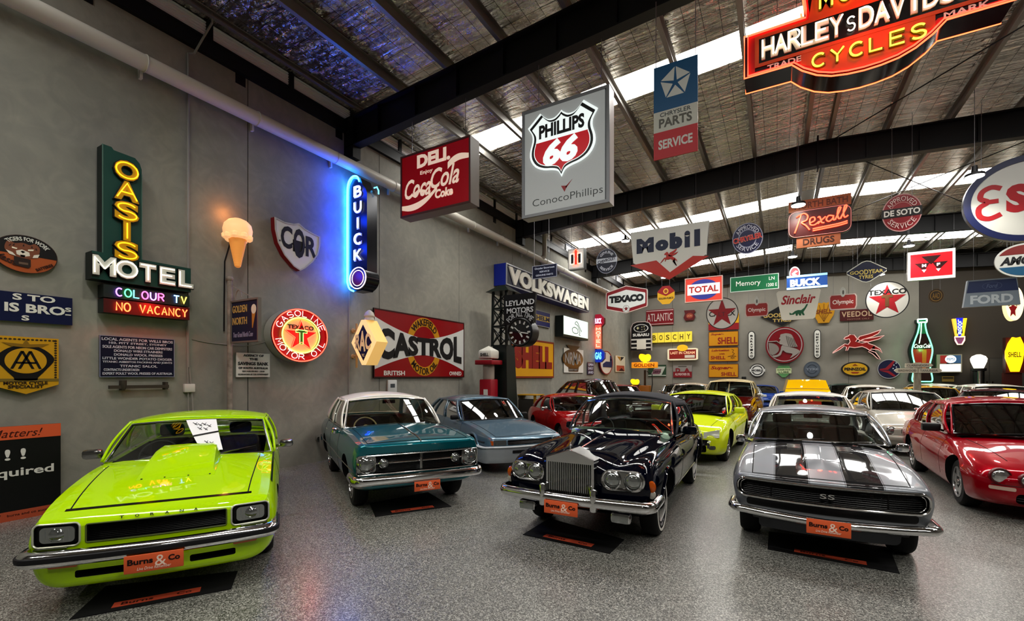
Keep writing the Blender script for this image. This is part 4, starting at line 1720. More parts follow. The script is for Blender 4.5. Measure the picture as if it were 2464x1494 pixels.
def silver_coupe():
    silver = stripe_paint()
    plain = paint('#85898f', .5, .3)
    sp = dict(L=4.7, paint=silver, sharp=1, smooth=34, nr=.035, fl=.9, roofpaint=plain,
              curves=dict(zb=[(0, .26), (.4, .2), (4.2, .22), (4.7, .36)], wb=[(0, .70), (.4, .78), (4.2, .78), (4.7, .7)],
                          zm=[(0, .56), (1, .57), (4.7, .6)], wm=[(0, .86), (.12, .885), (.8, .92), (2.0, .905), (3.6, .925), (4.7, .84)],
                          zs=[(0, .715), (.2, .745), (.9, .835), (1.7, .875), (2.5, .85), (3.4, .88), (4.7, .82)], ws=[(0, .82), (.3, .83), (1.5, .80), (2.4, .79), (3.6, .81), (4.7, .76)],
                          zc=[(0, .73), (.12, .755), (.5, .825), (1.3, .945), (1.5, .96), (3.9, .95), (4.7, .86)], fr=[(0, .008), (1, .018), (4.7, .015)], fx=.88, hx=.70, hz=[(0, .728), (.5, .805), (1.4, .915), (4.7, .86)]),
              fy=lambda x, z: .17 * x * x + .10 * x ** 6 + .35 * max(0, .5 - z) - .02 * (z - .6),
              axles=[(.94, .335), (3.68, .335)], arch=.37, track=.845, tyrew=.23, rim='cap', rimmat=mat('#55575b', .3, .8), capmat=CHROMED,
              tint='#8c948f', seatcol='#0c0c0d', trim=CHROME, trim_r=.012, belt=CHROMED, tub=True,
              gh=dict(A=(.785, 1.72, .945), At=(.645, 2.34, 1.285), C=(.75, 3.9, .93), Ct=(.62, 3.25, 1.27), fb=.26, ft=.14, rb=.3, rt=.14, crown=.06, win=[(.05, .5), (.54, .80)], wu=.965, rv0=.1, bulge=.04))
    c = Car(sp)
    gr = rr_cols(-.83, .83, .485, .685, .085, 6, 18)
    c.slot(gr, .10, mat('#070707', .5))
    r = c.all('silver coupe with wide black bonnet stripes and a full width black grille', (.42, 5.36), 0, .95)
    b = MB()
    c.rim_line(b, gr, -.003, .012, CHROME, 8)
    c.rim_line(b, rr_cols(-.80, .80, .505, .665, .07, 6, 18), .018, .005, CHROMED, 6)
    b.build('grille_surround', r)
    b = MB()
    gm = mat('#151516', .3, .3)
    c.hbars(b, -.80, .80, [.515 + .0205 * k for k in range(8)], .045, .0045, gm, 24)
    for k in range(55):
        x = -.80 + 1.6 * k / 54
        b.tube([c.F(x, .505, .06), c.F(x, .667, .06)], .0035, gm, 4)
    for sg in (-1, 1):
        b.tube([c.F(sg * .5, .50, .04), c.F(sg * .5, .67, .04)], .008, BLACK, 4)
    o = b.build('grille', r)
    b = MB()
    c.plate(b, rr_cols(-.74, .74, .385, .468, .03, 3, 14), -.004, .02, mat('#0c0c0d', .35))
    b.build('lower_panel', r)
    b = MB()
    p = c.F(0, .585, .02)
    b.T = Matrix.Translation(p) @ Matrix.Rotation(PI / 2, 4, 'X')
    b.text('SS', 0, 0, .125, .05, 0, CHROME, bold=.015, depth=.012, space=1.1)
    b.build('badge_lettering', o)
    b = MB()
    c.bumper(b, .74, .325, sec_d(.085, .055, .008), CHROME, .25, -.10, .13, 28, -.02)
    b.build('bumper', r, smooth=50)
    b = MB()
    c.bumper(b, .86, .45, sec_d(.09, .05), CHROME, .3, -.06, .08, 16, 0, 4.7)
    b.build('bumper', r, smooth=50)
    b = MB()
    c.plate(b, rr_cols(-.62, .62, .13, .27, .05), .02, .07, mat('#2f3033', .35, .5))
    b.build('lower_valance', r)
    for sg in (-1, 1):
        b = MB()
        c.plate(b, rr_cols(min(sg * .52, sg * .68), max(sg * .52, sg * .68), .235, .27, .012), .0, .05, mat('#151516', .2))
        b.build('indicator_light', r)
        b = MB()
        for k in range(4):
            y = 1.08 + .055 * k
            b.rbox(sg * .26 - .075, sg * .26 + .075, y, y + .03, top_z(c, .26, y) - .01, top_z(c, .26, y) + .012, CHROMED, .006)
        b.build('bonnet_louvre', r)
    b = MB()
    V, F = [], []
    ys = [.35 + 1.0 * i / 14 for i in range(15)]
    for i, y in enumerate(ys):
        k = min(1, i / 3, (14 - i) / 2)
        for x, h in ((-.19, -.004), (-.165, .022 * k), (-.02, .026 * k), (0, .034 * k), (.02, .026 * k), (.165, .022 * k), (.19, -.004)):
            V.append(top_pt(c, x, y, h))
    n = 7
    for i in range(14):
        F += [(i * n + j, i * n + j + 1, (i + 1) * n + j + 1, (i + 1) * n + j) for j in range(n - 1)]
    b.add(V, F, silver)
    b.build('bonnet_bulge', r, smooth=40)
    hood_gap(c, r, lambda y: lerp(.68, .70, y), .07, 1.42)
    c.plate_no(r, .30, -.185, .37, .15)
    c.wipers(r, [(-.45, .05, .05), (.3, .75, .04)], CHROMED)
    c.door_lines(r, [1.7, 2.95])
    c.handle(r, 2.7, .76)
    c.mirror(r, 1, CHROME, x=.92, y=1.72, z=.92, size=(.13, .09, .1))
    c.mirror(r, -1, CHROME, x=.90, y=1.72, z=.92, size=(.12, .09, .1))
    c.lift(.13)
    return c


silver_coupe()


# ---- silver blue sedan
def blue_sedan():
    blue = paint('#5d7686', .55, .3)
    sp = dict(L=4.75, paint=blue, sharp=2, smooth=32, nr=.04, fl=.7,
              curves=dict(zb=[(0, .24), (.4, .2), (4.2, .22), (4.75, .36)], wb=[(0, .70), (.4, .79), (4.2, .79), (4.75, .72)],
                          zm=[(0, .48), (1, .55), (4.75, .6)], wm=[(0, .81), (.12, .835), (.8, .86), (3.6, .86), (4.75, .82)],
                          zs=[(0, .655), (.2, .70), (.9, .80), (1.5, .86), (2.5, .90), (4.0, .93), (4.75, .88)], ws=[(0, .76), (.3, .79), (1.5, .785), (3.8, .775), (4.75, .74)],
                          zc=[(0, .675), (.1, .70), (.5, .775), (1.3, .90), (4.0, .97), (4.75, .93)], fr=.012, fx=.93, hx=.84),
              fy=lambda x, z: .09 * x * x + .16 * x ** 4 + .25 * max(0, z - .6),
              axles=[(.9, .31), (3.57, .31)], arch=.35, track=.81, tyrew=.2, rim='spoke', nspoke=16, spokew=.028, rimmat=mat('#a4a8ac', .25, .9),
              tint='#747d7c', seatcol='#25272a', trim=BLACK, trim_r=.014,
              gh=dict(A=(.76, 1.62, .88), At=(.635, 2.16, 1.305), C=(.74, 4.1, .94), Ct=(.61, 3.45, 1.30), fb=.24, ft=.1, rb=.2, rt=.1, crown=.055, win=[(.06, .40), (.44, .72), (.75, .9)], wu=.965))
    c = Car(sp)
    c.slot(rr_cols(-.50, .50, .545, .635, .015, 2, 10), .08, DARK)
    r = c.all('silver blue sedan with slim black grille parked behind the teal sedan', (-4.12, 7.85), 59, 1.0)
    sv = mat('#9ba1a5', .35, .5)
    b = MB()
    c.bumper(b, .83, .36, [(-.05, -.14), (.02, -.14), (.055, -.06), (.06, .08), (.05, .15), (-.05, .15)], sv, .55, -.03, .1, 20)
    c.bumper(b, .835, .515, sec_d(.03, .075), mat('#cfd3d4', .3, .4), .5, -.03, .1, 20)
    b.build('bumper', r, smooth=40)
    b = MB()
    c.plate(b, rr_cols(-.45, .45, .40, .455, .01), -.098, -.06, DARK)
    b.build('bumper_slot', r)
    b = MB()
    c.hbars(b, -.49, .49, [.565, .59, .615], .02, .006, mat('#2a2b2c', .3), 16)
    b.build('grille', r)
    for sg in (-1, 1):
        b = MB()
        c.plate(b, rr_cols(min(sg * .53, sg * .76), max(sg * .53, sg * .76), .545, .64, .012), -.006, .03, LENS)
        b.build('headlight', r)
        b = MB()
        c.plate(b, rr_cols(min(sg * .765, sg * .80), max(sg * .765, sg * .80), .545, .63, .01), .0, .05, AMBER)
        b.build('indicator_light', r)
    hood_gap(c, r, lambda y: .68, .1, 1.38)
    c.mirror(r, -1, PLASTIC, x=.88, y=1.75, z=.95)
    c.mirror(r, 1, PLASTIC, x=.88, y=1.75, z=.95)
    c.wipers(r, [(-.5, .1, .04), (.05, .6, .04)], BLACK)
    c.door_lines(r, [1.55, 2.6, 3.5])
    c.side_strip(r, .58, .35, 4.4, mat('#2b2d30', .5), .014)
    b = MB()
    for sg in (-1, 1):
        for yw in (.9, 3.57):
            pts = []
            for k in range(17):
                a = math.radians(5 + 170 * k / 16)
                y, z = yw + .37 * math.cos(a), .33 + .37 * math.sin(a)
                P = c.section(y)
                x = max((lerp(a_[0], d[0], (z - a_[1]) / (d[1] - a_[1])) for a_, d in zip(P, P[1:]) if abs(d[1] - a_[1]) > 1e-6 and min(a_[1], d[1]) <= z <= max(a_[1], d[1])), default=.85)
                pts.append((sg * (x + .008), y, z))
            b = MB()
            b.tube(pts, .024, blue, 8)
            b.build('wheel_arch_flare', r)


blue_sedan()


# ---- dark red sedan at the right
def red_sedan():
    red = paint('#97041c', .25, .28)
    sp = dict(L=4.92, paint=red, sharp=1, smooth=45, nr=.10, tr=.12, fl=1.0,
              curves=dict(zb=[(0, .22), (.4, .17), (4.3, .2), (4.92, .34)], wb=[(0, .70), (.4, .82), (4.3, .82), (4.92, .74)],
                          zm=[(0, .46), (1, .55), (4.92, .62)], wm=[(0, .80), (.15, .86), (.8, .925), (3.8, .925), (4.92, .84)],
                          zs=[(0, .58), (.2, .67), (.8, .80), (1.5, .88), (2.5, .93), (4.1, .98), (4.92, .92)], ws=[(0, .72), (.3, .79), (1.5, .81), (3.9, .80), (4.92, .74)],
                          zc=[(0, .62), (.1, .68), (.5, .79), (1.3, .955), (1.5, .98), (4.2, 1.03), (4.92, .98)], fr=.03, fx=.84, hx=.66),
              fy=lambda x, z: .16 * x * x + .25 * x ** 4 + .3 * max(0, z - .55) + .15 * max(0, .35 - z),
              axles=[(.93, .325), (3.72, .325)], arch=.37, track=.86, tyrew=.22, rim='spoke', nspoke=5, spokew=.12, rimmat=mat('#b3b4b5', .25, .9),
              tint='#4c524f', seatcol='#101011', trim=GLOSSBLACK, trim_r=.016,
              gh=dict(A=(.785, 1.58, .96), At=(.655, 2.22, 1.40), C=(.75, 4.25, 1.0), Ct=(.62, 3.45, 1.39), fb=.34, ft=.16, rb=.3, rt=.14, crown=.07, win=[(.07, .42), (.45, .72), (.74, .86)], wu=.955, bulge=.05, plan=.05))
    c = Car(sp)
    c.slot(rr_cols(-.52, .52, .25, .38, .05, 4, 10), .12, DARK)
    r = c.all('dark red sedan with four round headlights and a lowered front parked beyond the silver coupe', (3.1, 8.02), -1, 1.0)
    for sg in (-1, 1):
        for x, z, rr, d in ((.64, .575, .088, .01), (.42, .555, .07, .0)):
            c.headlight(r, sg * x, z, rr, d, bez=mat('#5c0413', .3), lens=mat('#b9b7b4', .12, .85, coat=1))
        b = MB()
        c.plate(b, rr_cols(min(sg * .52, sg * .74), max(sg * .52, sg * .74), .405, .45, .015), -.004, .03, mat('#cfb3a4', .2, .2))
        b.build('indicator_light', r)
    b = MB()
    c.hbars(b, -.5, .5, [.285, .315, .345], .05, .008, BLACK, 16)
    b.build('lower_grille', r)
    b = MB()
    c.hbars(b, -.72, .72, [.47], .002, .006, mat('#4d0210', .4), 30)
    b.build('bumper_seam', r)
    hood_gap(c, r, lambda y: lerp(.50, .66, (y - .3) / 1.05), .32, 1.36, across=False)
    c.mirror(r, -1, PLASTIC, x=.95, y=1.85, z=1.02, size=(.24, .12, .13))
    c.mirror(r, 1, PLASTIC, x=.95, y=1.85, z=1.02, size=(.24, .12, .13))
    c.wipers(r, [(-.15, .55, .06), (-.7, -.05, .05)], BLACK)
    c.door_lines(r, [1.6, 2.75, 3.7])
    c.handle(r, 2.5, .80, red)
    # boot spoiler
    b = MB()
    b.rbox(-.62, .62, 4.72, 4.92, 1.13, 1.165, red, .015)
    for sg in (-1, 1):
        b.rbox(sg * .55 - .03, sg * .55 + .03, 4.75, 4.88, .95, 1.14, red, .012)
    b.build('boot_spoiler', r)


red_sedan()


# ---- yellow green sedan, second row
def yellow_sedan():
    yl = paint('#c9d826', .0, .3)
    sp = dict(L=4.9, paint=yl, sharp=1, smooth=45, nr=.09, tr=.1, fl=1.0,
              curves=dict(zb=[(0, .24), (.4, .18), (4.3, .2), (4.9, .34)], wb=[(0, .70), (.4, .80), (4.3, .82), (4.9, .74)],
                          zm=[(0, .46), (1, .56), (4.9, .62)], wm=[(0, .80), (.15, .85), (.8, .92), (3.8, .92), (4.9, .84)],
                          zs=[(0, .66), (.2, .73), (.8, .84), (1.5, .91), (2.5, .95), (4.1, 1.0), (4.9, .95)], ws=[(0, .72), (.3, .79), (1.5, .80), (3.9, .79), (4.9, .74)],
                          zc=[(0, .70), (.1, .76), (.5, .86), (1.2, .98), (4.2, 1.05), (4.9, 1.0)], fr=.02, fx=.86, hx=.7),
              fy=lambda x, z: .14 * x * x + .25 * x ** 4 + .25 * max(0, z - .55),
              axles=[(.93, .325), (3.72, .325)], arch=.37, track=.85, tyrew=.22, rim='spoke', nspoke=5, spokew=.09, rimmat=mat('#a0a1a3', .25, .9),
              tint='#5f6663', seatcol='#101011', trim=GLOSSBLACK, trim_r=.014,
              gh=dict(A=(.785, 1.42, .98), At=(.65, 2.15, 1.385), C=(.75, 4.2, 1.02), Ct=(.62, 3.4, 1.37), fb=.3, ft=.14, rb=.3, rt=.14, crown=.065, win=[(.07, .42), (.45, .76)], wu=.955, bulge=.05, plan=.05))
    c = Car(sp)
    c.slot(rr_cols(-.45, .45, .54, .62, .03, 4, 10), .08, DARK)
    c.slot(rr_cols(-.55, .55, .27, .42, .04, 4, 10), .1, DARK)
    r = c.all('yellow green sedan parked directly behind the navy convertible', (-1.82, 10.15), -3, 1.0)
    for sg in (-1, 1):
        b = MB()
        c.plate(b, [(min(sg * .5, sg * .78), .56 if sg > 0 else .58, .68 if sg > 0 else .74), (max(sg * .5, sg * .78), .58 if sg > 0 else .56, .74 if sg > 0 else .68)], -.008, .06, mat('#c3c6b4', .1, .3, coat=1))
        b.build('headlight', r)
        b = MB()
        c.plate(b, rr_cols(min(sg * .60, sg * .72), max(sg * .60, sg * .72), .33, .41, .03), -.006, .04, LENS)
        b.build('fog_light', r)
        c.mirror(r, sg, yl, x=.97, y=1.75, z=1.05, size=(.22, .13, .14))
    b = MB()
    c.hbars(b, -.44, .44, [.56, .58, .6], .03, .006, BLACK, 12)
    b.build('grille', r)
    hood_gap(c, r, lambda y: lerp(.55, .66, y), .3, 1.25, across=False)
    c.door_lines(r, [1.6, 2.75, 3.7])
    c.handle(r, 2.5, .85, yl)
    c.wipers(r, [(-.6, .0, .05), (-.05, .6, .05)], BLACK)


yellow_sedan()


# ---- the floor mats
floor_mat('black floor mat with an orange name strip under the nose of the lime hatchback', [(167, 1492), (556, 1418), (572, 1375), (255, 1412)])
floor_mat('black floor mat with an orange name strip in front of the teal sedan', [(903, 1244), (1086, 1219), (1030, 1185), (890, 1212)])
floor_mat('black floor mat with an orange name strip in front of the navy convertible', [(1258, 1287), (1467, 1333), (1502, 1299), (1322, 1248)])
floor_mat('black floor mat with an orange name strip in front of the silver coupe', [(1847, 1322), (2165, 1381), (2140, 1318), (1850, 1280)])
# ------------------------------------------------------------------ signs
NEON = lambda c, e=7.0: mat(c, .4, 0, e)
ML = lambda p: Matrix(((0, 0, 1, p[0]), (1, 0, 0, p[1]), (0, 1, 0, p[2]), (0, 0, 0, 1)))     # on the long wall, facing +X
MB_ = lambda p: Matrix(((1, 0, 0, p[0]), (0, 0, -1, p[1]), (0, 1, 0, p[2]), (0, 0, 0, 1)))   # facing the camera end, -Y
CR, WH, BK, BL, YE = '#8e1a22', '#dcdcd4', '#121214', '#1c2a66', '#d9a616'


class Sign:
    """a board in its own frame: u to the right, v up (both -1..1 over the board), z out of the board in metres"""

    def __init__(s, name, label, where, TL, BR, d=.03, group=None):
        if where == 'L':
            p, q = at_x(*TL, WX + d), at_x(*BR, WX + d)
            s.w, s.h = q.y - p.y, p.z - q.z
            c = Vector((WX + d, (p.y + q.y) / 2, (p.z + q.z) / 2))
            s.M = ML(c)
        else:
            Y = BY - d if where == 'B' else d
            p, q = at_y(*TL, Y), at_y(*BR, Y)
            s.w, s.h = q.x - p.x, p.z - q.z
            c = Vector(((p.x + q.x) / 2, Y, (p.z + q.z) / 2))
            s.M = MB_(c)
        s.c, s.where, s.d = c, where, d
        s.root = thing(name, label, 'sign', M=s.M, group=group)
        s.sx, s.sy = s.w / 2, s.h / 2
        s.parts = {}

    def px(s, *p):
        """a picture point on the board as (u, v)"""
        q = at_x(*p, s.c.x) if s.where == 'L' else at_y(*p, s.c.y)
        l = s.M.inverted() @ q
        return (l.x / s.sx, l.y / s.sy)

    def P(s, n):
        if n not in s.parts:
            s.parts[n] = MB()
        return s.parts[n]

    def S(s, pts):
        return [(u * s.sx, v * s.sy) for u, v in pts]

    def rect(s, n, u0, v0, u1, v1, z0, z1, m, side=None, r=0):
        pts = [(u0 * s.sx, v0 * s.sy), (u1 * s.sx, v0 * s.sy), (u1 * s.sx, v1 * s.sy), (u0 * s.sx, v1 * s.sy)]
        if r:
            pts = rrect(u0 * s.sx, v0 * s.sy, u1 * s.sx, v1 * s.sy, r)
        s.P(n).prism(pts, z0, z1, m, side)
        return s

    def poly(s, n, pts, z0, z1, m, side=None):
        s.P(n).prism(s.S(pts), z0, z1, m, side)
        return s

    def ell(s, n, cu, cv, ru, rv, z0, z1, m, side=None, k=44):
        s.P(n).prism(s.S(ellipse(cu, cv, ru, rv, k)), z0, z1, m, side)
        return s

    def ring(s, n, po, pi_, z0, z1, m):
        s.P(n).ring(s.S(po), s.S(pi_), z0, z1, m)
        return s

    def frame(s, n, t, z0, z1, m, u=1, v=1):
        o = [(-u, -v), (u, -v), (u, v), (-u, v)]
        tu, tv = t / s.sx, t / s.sy
        i = [(-u + tu, -v + tv), (u - tu, -v + tv), (u - tu, v - tv), (-u + tu, v - tv)]
        return s.ring(n, o, i, z0, z1, m)

    def txt(s, body, cu, cv, wu, hv, z, col, bold=.02, shear=0., arc=None, space=1.0, rot=0., warp=None, name='lettering', depth=.006):
        """text centred at (cu, cv), wu wide and hv high (full sizes in board halves)"""
        b = MB()
        m = mat(col, .5) if isinstance(col, str) else col
        if arc:
            R, a0, span, up = arc[:4]
            arc = (R * s.sy, a0, span, up, s.sx / s.sy * (arc[4] if len(arc) > 4 else 1), 1)
        b.text(body, cu * s.sx, cv * s.sy, wu * s.sx, hv * s.sy, z, m, bold, shear, depth, arc, space, rot, warp)
        b.build(name, s.root, smooth=0)
        return s

    def tube(s, n, pts, z, r, m, closed=False, seg=6):
        s.P(n).tube([(u * s.sx, v * s.sy, z) for u, v in pts], r, m, seg, closed)
        return s

    def neon(s, body, cu, cv, wu, hv, z, r, m, name='neon_tube', **k):
        b = MB()
        if k.get('arc'):
            R, a0, span, up = k['arc']
            k['arc'] = (R * s.sy, a0, span, up, s.sx / s.sy, 1)
        b.neon(body, cu * s.sx, cv * s.sy, wu * s.sx, hv * s.sy, z, r, m, **k)
        b.build(name, s.root)
        return s

    def wires(s, us, v=1.0, top=None, r=.006, z=.03):
        for u in us:
            x = s.c.x + u * s.sx
            t = (top if top is not None else zceil(x) - .004) - s.c.z
            b = MB()
            b.tube([(u * s.sx, v * s.sy - .01, z), (u * s.sx, t, z)], r, WIRE, 5)
            b.build('hanging_wire', s.root)
        return s

    def done(s):
        if s.where != 'H' and s.d > .025 and not getattr(s, 'nomount', 0):
            k = min(.12, s.sx * .4, s.sy * .4)
            s.P('wall_mount').box(-k, k, -k, k, -s.d, .001, BLACK)
        for n, b in s.parts.items():
            b.build(n, s.root, smooth=30)
        return s.root


def glow(parent, loc, col, power, r=.06):
    """the light a neon sign gives off"""
    L = bpy.data.lights.new('neon_glow', 'POINT')
    L.energy, L.color, L.shadow_soft_size = power, lin(col)[:3], r
    o = bpy.data.objects.new('neon_glow', L)
    COL.objects.link(o)
    o.parent = parent
    o.location = loc


# ============ the long wall
s = Sign('oval_sign', 'oval black and orange sign with a tiger head above the cut off blue sign', 'L', (-22, 552), (137, 668))
s.ell('panel', 0, 0, 1, 1, 0, .02, mat('#a9592c', .4), BLACK)
s.poly('upper_field', [(math.cos(math.radians(a)) * .985, math.sin(math.radians(a)) * .985) for a in range(-4, 185, 6)], .02, .023, mat(BK, .4))
s.txt('TIGERS FOR WORK', 0, 0, 1, .2, .024, WH, .015, arc=(.80, 84, 105, True))
s.txt('Masse', -.58, -.36, .75, .3, .024, '#38180c', .02, .3, rot=-26)
s.txt('BATTERIES', .58, -.56, .62, .15, .024, '#38180c', .02, rot=32)
head = [(-.62, .1), (-.6, .45), (-.48, .62), (-.34, .5), (-.1, .58), (.12, .52), (.26, .62), (.42, .45), (.40, .1), (.28, -.12), (.1, -.2), (-.1, -.25), (-.34, -.18)]
s.poly('tiger_head', [p[:2] for p in catmull([(u, v, 0) for u, v in head], 4, True)], .023, .027, mat('#7c4a31', .5))
for q, col in (([(-.30, .12), (-.12, .22), (.10, .12), (.12, -.06), (-.1, -.16), (-.28, -.06)], '#d9d2c4'), ([(-.17, .12), (-.10, .16), (-.02, .12), (-.1, .02)], '#3a1712'), ([(-.18, -.06), (-.02, -.06), (-.04, -.18), (-.16, -.18)], '#2a0c0a'), ([(-.42, .3), (-.26, .26), (-.28, .2), (-.42, .22)], '#eadfca'), ([(.06, .27), (.24, .32), (.22, .24), (.06, .2)], '#eadfca'), ([(-.6, .1), (-.4, .0), (-.3, -.16), (-.5, -.1)], '#d9d2c4'), ([(.24, .02), (.42, .1), (.36, -.1), (.2, -.14)], '#d9d2c4')):
    s.poly('tiger_head', q, .027, .029, mat(col, .5))
for u, v, r in ((-.5, .38, .25), (-.38, .42, .1), (.18, .44, -.1), (.32, .36, -.2), (-.08, .46, 0)):
    s.poly('tiger_head', [(u - .03, v - .06), (u + .03, v - .06), (u + .02 + r * .2, v + .08)], .027, .029, mat('#2b1510', .5))
s.poly('battery_picture', [(-.36, -.18), (.14, -.26), (.14, -.62), (.08, -.72), (-.3, -.66), (-.36, -.5)], .029, .032, mat('#2a1a12', .5))
s.rect('battery_picture', -.22, -.56, .06, -.45, .032, .034, mat('#6b5848', .5))
s.ring('rim', ellipse(0, 0, 1, 1), ellipse(0, 0, .975, .97), .02, .026, mat('#3a2a20', .4))
s.done()

s = Sign('long_sign', 'dark blue enamel sign with white block capitals cut off by the picture edge', 'L', (-190, 678), (173, 783))
s.rect('panel', -1, -1, 1, 1, 0, .02, mat('#121d44', .35))
s.txt('S TO', .42, .70, .62, .44, .021, WH, .03, warp=lambda t: (1, 0))
s.txt('IS BRO', .44, -.04, .88, .62, .021, WH, .035)
s.txt('S', .93, .12, .10, .3, .021, WH, .03)
s.rect('underline', .885, -.30, .975, -.22, .02, .024, mat(WH, .4))
s.txt('WILL', -.5, -.02, .7, .6, .021, WH, .035)
s.txt('S', .29, -.72, .11, .36, .021, WH, .03)
s.done()

s = Sign('badge_sign', 'yellow and black motor cycle specialist badge sign with a scalloped edge', 'L', (-26, 806), (138, 946))
sh = [(-1, 1)] + [(1, .98), (1, -.68), (0, -1), (-1, -.68)]
s.poly('panel', sh, 0, .05, mat('#c79a1b', .45), BLACK)
s.poly('badge_outline', [p[:2] for p in catmull([(-.86, .22, 0), (-.62, .52, 0), (-.25, .68, 0), (.25, .68, 0), (.62, .52, 0), (.86, .22, 0), (.6, -.15, 0), (.36, -.42, 0), (.3, -.52, 0), (-.3, -.52, 0), (-.36, -.42, 0), (-.6, -.15, 0)], 4, True)], .05, .054, mat(BK, .4))
s.ell('badge_field', 0, .16, .62, .44, .054, .057, mat('#c79a1b', .45))
for a, b, t in (((-.42, -.12), (-.12, .5), .09), ((-.12, .5), (.2, -.12), .09), ((-.2, -.12), (.12, .5), .09), ((.12, .5), (.42, -.12), .09)):
    s.poly('emblem', [(a[0] - t / 2, a[1]), (a[0] + t / 2, a[1]), (b[0] + t / 2, b[1]), (b[0] - t / 2, b[1])], .057, .06, mat(BK, .4))
s.rect('emblem', -.3, .06, .3, .12, .057, .06, mat(BK, .4))
s.poly('wings', [(-.7, .78), (-.1, .74), (0, .9), (.1, .74), (.7, .78), (.45, .66), (0, .62), (-.45, .66)], .054, .058, mat('#8a6a1a', .45))
s.rect('lower_band', -1, -.56, 1, -.46, .05, .054, mat('#7d6a2a', .5))
s.txt('MOTOR CYCLE', 0, -.61, 1.3, .11, .052, '#2b1d0a', .025)
s.txt('SPECIALIST', 0, -.74, 1.05, .11, .052, '#2b1d0a', .025)
for i in range(16):
    v = -.42 + i * .088
    s.ell('scalloped_edge', .90, v, .045, .035, .05, .053, mat('#3a2d10', .5), k=10)
for i in range(14):
    s.ell('scalloped_edge', -.85 + i * .13, .90, .05, .03, .05, .053, mat('#3a2d10', .5), k=10)
s.done()

# motel sign: tall green blade over a cross board and two neon strips
s = Sign('motel_sign', 'green motel sign of a tall blade above a cross board and two neon strips', 'L', (215, 345), (457, 773), .24)
s.nomount = 1
gm = mat('#1f4d45', .35, .1)
gd = mat('#12201e', .5)
L_ = lambda *p: s.px(*p)
b0, b1 = L_(247, 346), L_(341, 640)
s.poly('blade', [(b0[0], b1[1] - .05), (b1[0], b1[1] - .05), (b1[0], b0[1] - .16), (b1[0] - .04, b0[1] - .09), (b1[0] - .13, b0[1] - .04), (b0[0] + .2, b0[1] - .03), (b0[0] + .16, b0[1]), (b0[0], b0[1])], -.2, 0, gm, gd)
c0, c1 = L_(219, 618), L_(457, 704)
s.rect('cross_board', c0[0], -.62 + .02, c1[0], -.27, -.2, .03, gm, gd)
um, hm = (b0[0] + b1[0]) / 2 + .05, .0
Z = .012
yel, yelt = mat('#c99a06', .4), NEON('#ffd21a', 1.5)
for ch, v in zip('OASIS', (.80, .545, .29, .05, -.2)):
    hgt, wd = .245, .47 if ch != 'I' else .14
    s.txt(ch, um, v, wd * 1.08, hgt * 1.08, 0, '#1b1408', .09, name='letter_can', depth=.05)
    s.txt(ch, um, v, wd, hgt, .045, yel, .06, name='lettering', depth=.012)
    s.neon(ch, um, v, wd * .8, hgt * .78, .065, .0085, yelt, gap=.0)
for k, ch in enumerate('MOTEL'):
    u = c0[0] + .2 + k * (c1[0] - c0[0] - .34) / 4
    wd, hgt = (.42 if ch in 'MO' else .34), .235
    s.txt(ch, u, -.435, wd * 1.08, hgt * 1.1, .03, '#101210', .05, name='letter_can', depth=.04)
    s.txt(ch, u, -.435, wd, hgt, .065, '#c9cbc2', .06, name='lettering', depth=.01)
    s.neon(ch, u, -.435, wd * .84, hgt * .8, .085, .008, NEON('#fff6ea', 1.6), gap=.0)
d0, d1 = L_(249, 694), L_(456, 740)
s.rect('neon_strip', d0[0], -.80, d1[0], -.645, -.2, 0, mat('#20302c', .4), gd)
s.rect('neon_strip', d0[0], -.985, d1[0], -.815, -.2, 0, mat('#4a1a17', .4), gd)
cc = ['#b05cff', '#3dd06a', '#4ad0d8', '#d04a9a', '#b070ff', '#e04a90']
for k, ch in enumerate('COLOUR TV'):
    if ch != ' ':
        u = d0[0] + .27 + k * (d1[0] - d0[0] - .42) / 8
        s.neon(ch, u, -.722, .125, .095, .03, .009, NEON({7: '#6aa0ff', 8: '#ffcf40'}.get(k, cc[k % 6]), 5), gap=.1)
for k, ch in enumerate('NO VACANCY'):
    if ch != ' ':
        s.neon(ch, d0[0] + .27 + k * (d1[0] - d0[0] - .40) / 9, -.90, .115, .10, .03, .009, NEON('#ff4a22', 8), gap=.1)
s.tube('edge_trim', [(b0[0], b1[1]), (b0[0], b0[1])], 0, .008, mat('#5c7a70', .4, .4))
s.tube('edge_trim', [(b1[0], b1[1]), (b1[0], b0[1] - .22)], 0, .008, mat('#5c7a70', .4, .4))
r_ = s.done()
glow(r_, (.1, -.86 * s.sy, .16), '#ff2a14', 7)

s = Sign('notice_sign', 'dark blue enamel notice with ten lines of white capitals under the motel sign', 'L', (238, 806), (418, 907))
s.rect('panel', -1, -1, 1, 1, 0, .02, mat('#0f1330', .4))
for k, (t, wd) in enumerate((('LOCAL AGENTS FOR WILLS BROS', 1.9), ('103, PITT STREET, SYDNEY', 1.55), ('SOLE AGENTS FOR NEON CAR DEMPSTERS', 1.86), ('DONALD WIRE STRAINERS', 1.3), ('DONALD WOOL PRESSES', 1.3), ('LITTLE WONDER POTATO DIGGER', 1.86), ('TITANIC ASBESTOS PACKING AND JOINTS', 1.86), ('TITANIC SALOL', 1.0), ('CONTRACTS UNDERTAKEN', .9), ('EXPERT POULT WOOL PRESSES OF AUSTRALIA', 1.86))):
    s.txt(t, 0 if k != 8 else -.45, .84 - k * .185, wd, .12 if k not in (0, 2) else .135, .021, '#c4c8d4', .02)
s.frame('frame', .008, .02, .026, mat('#8a90a8', .4))
s.done()

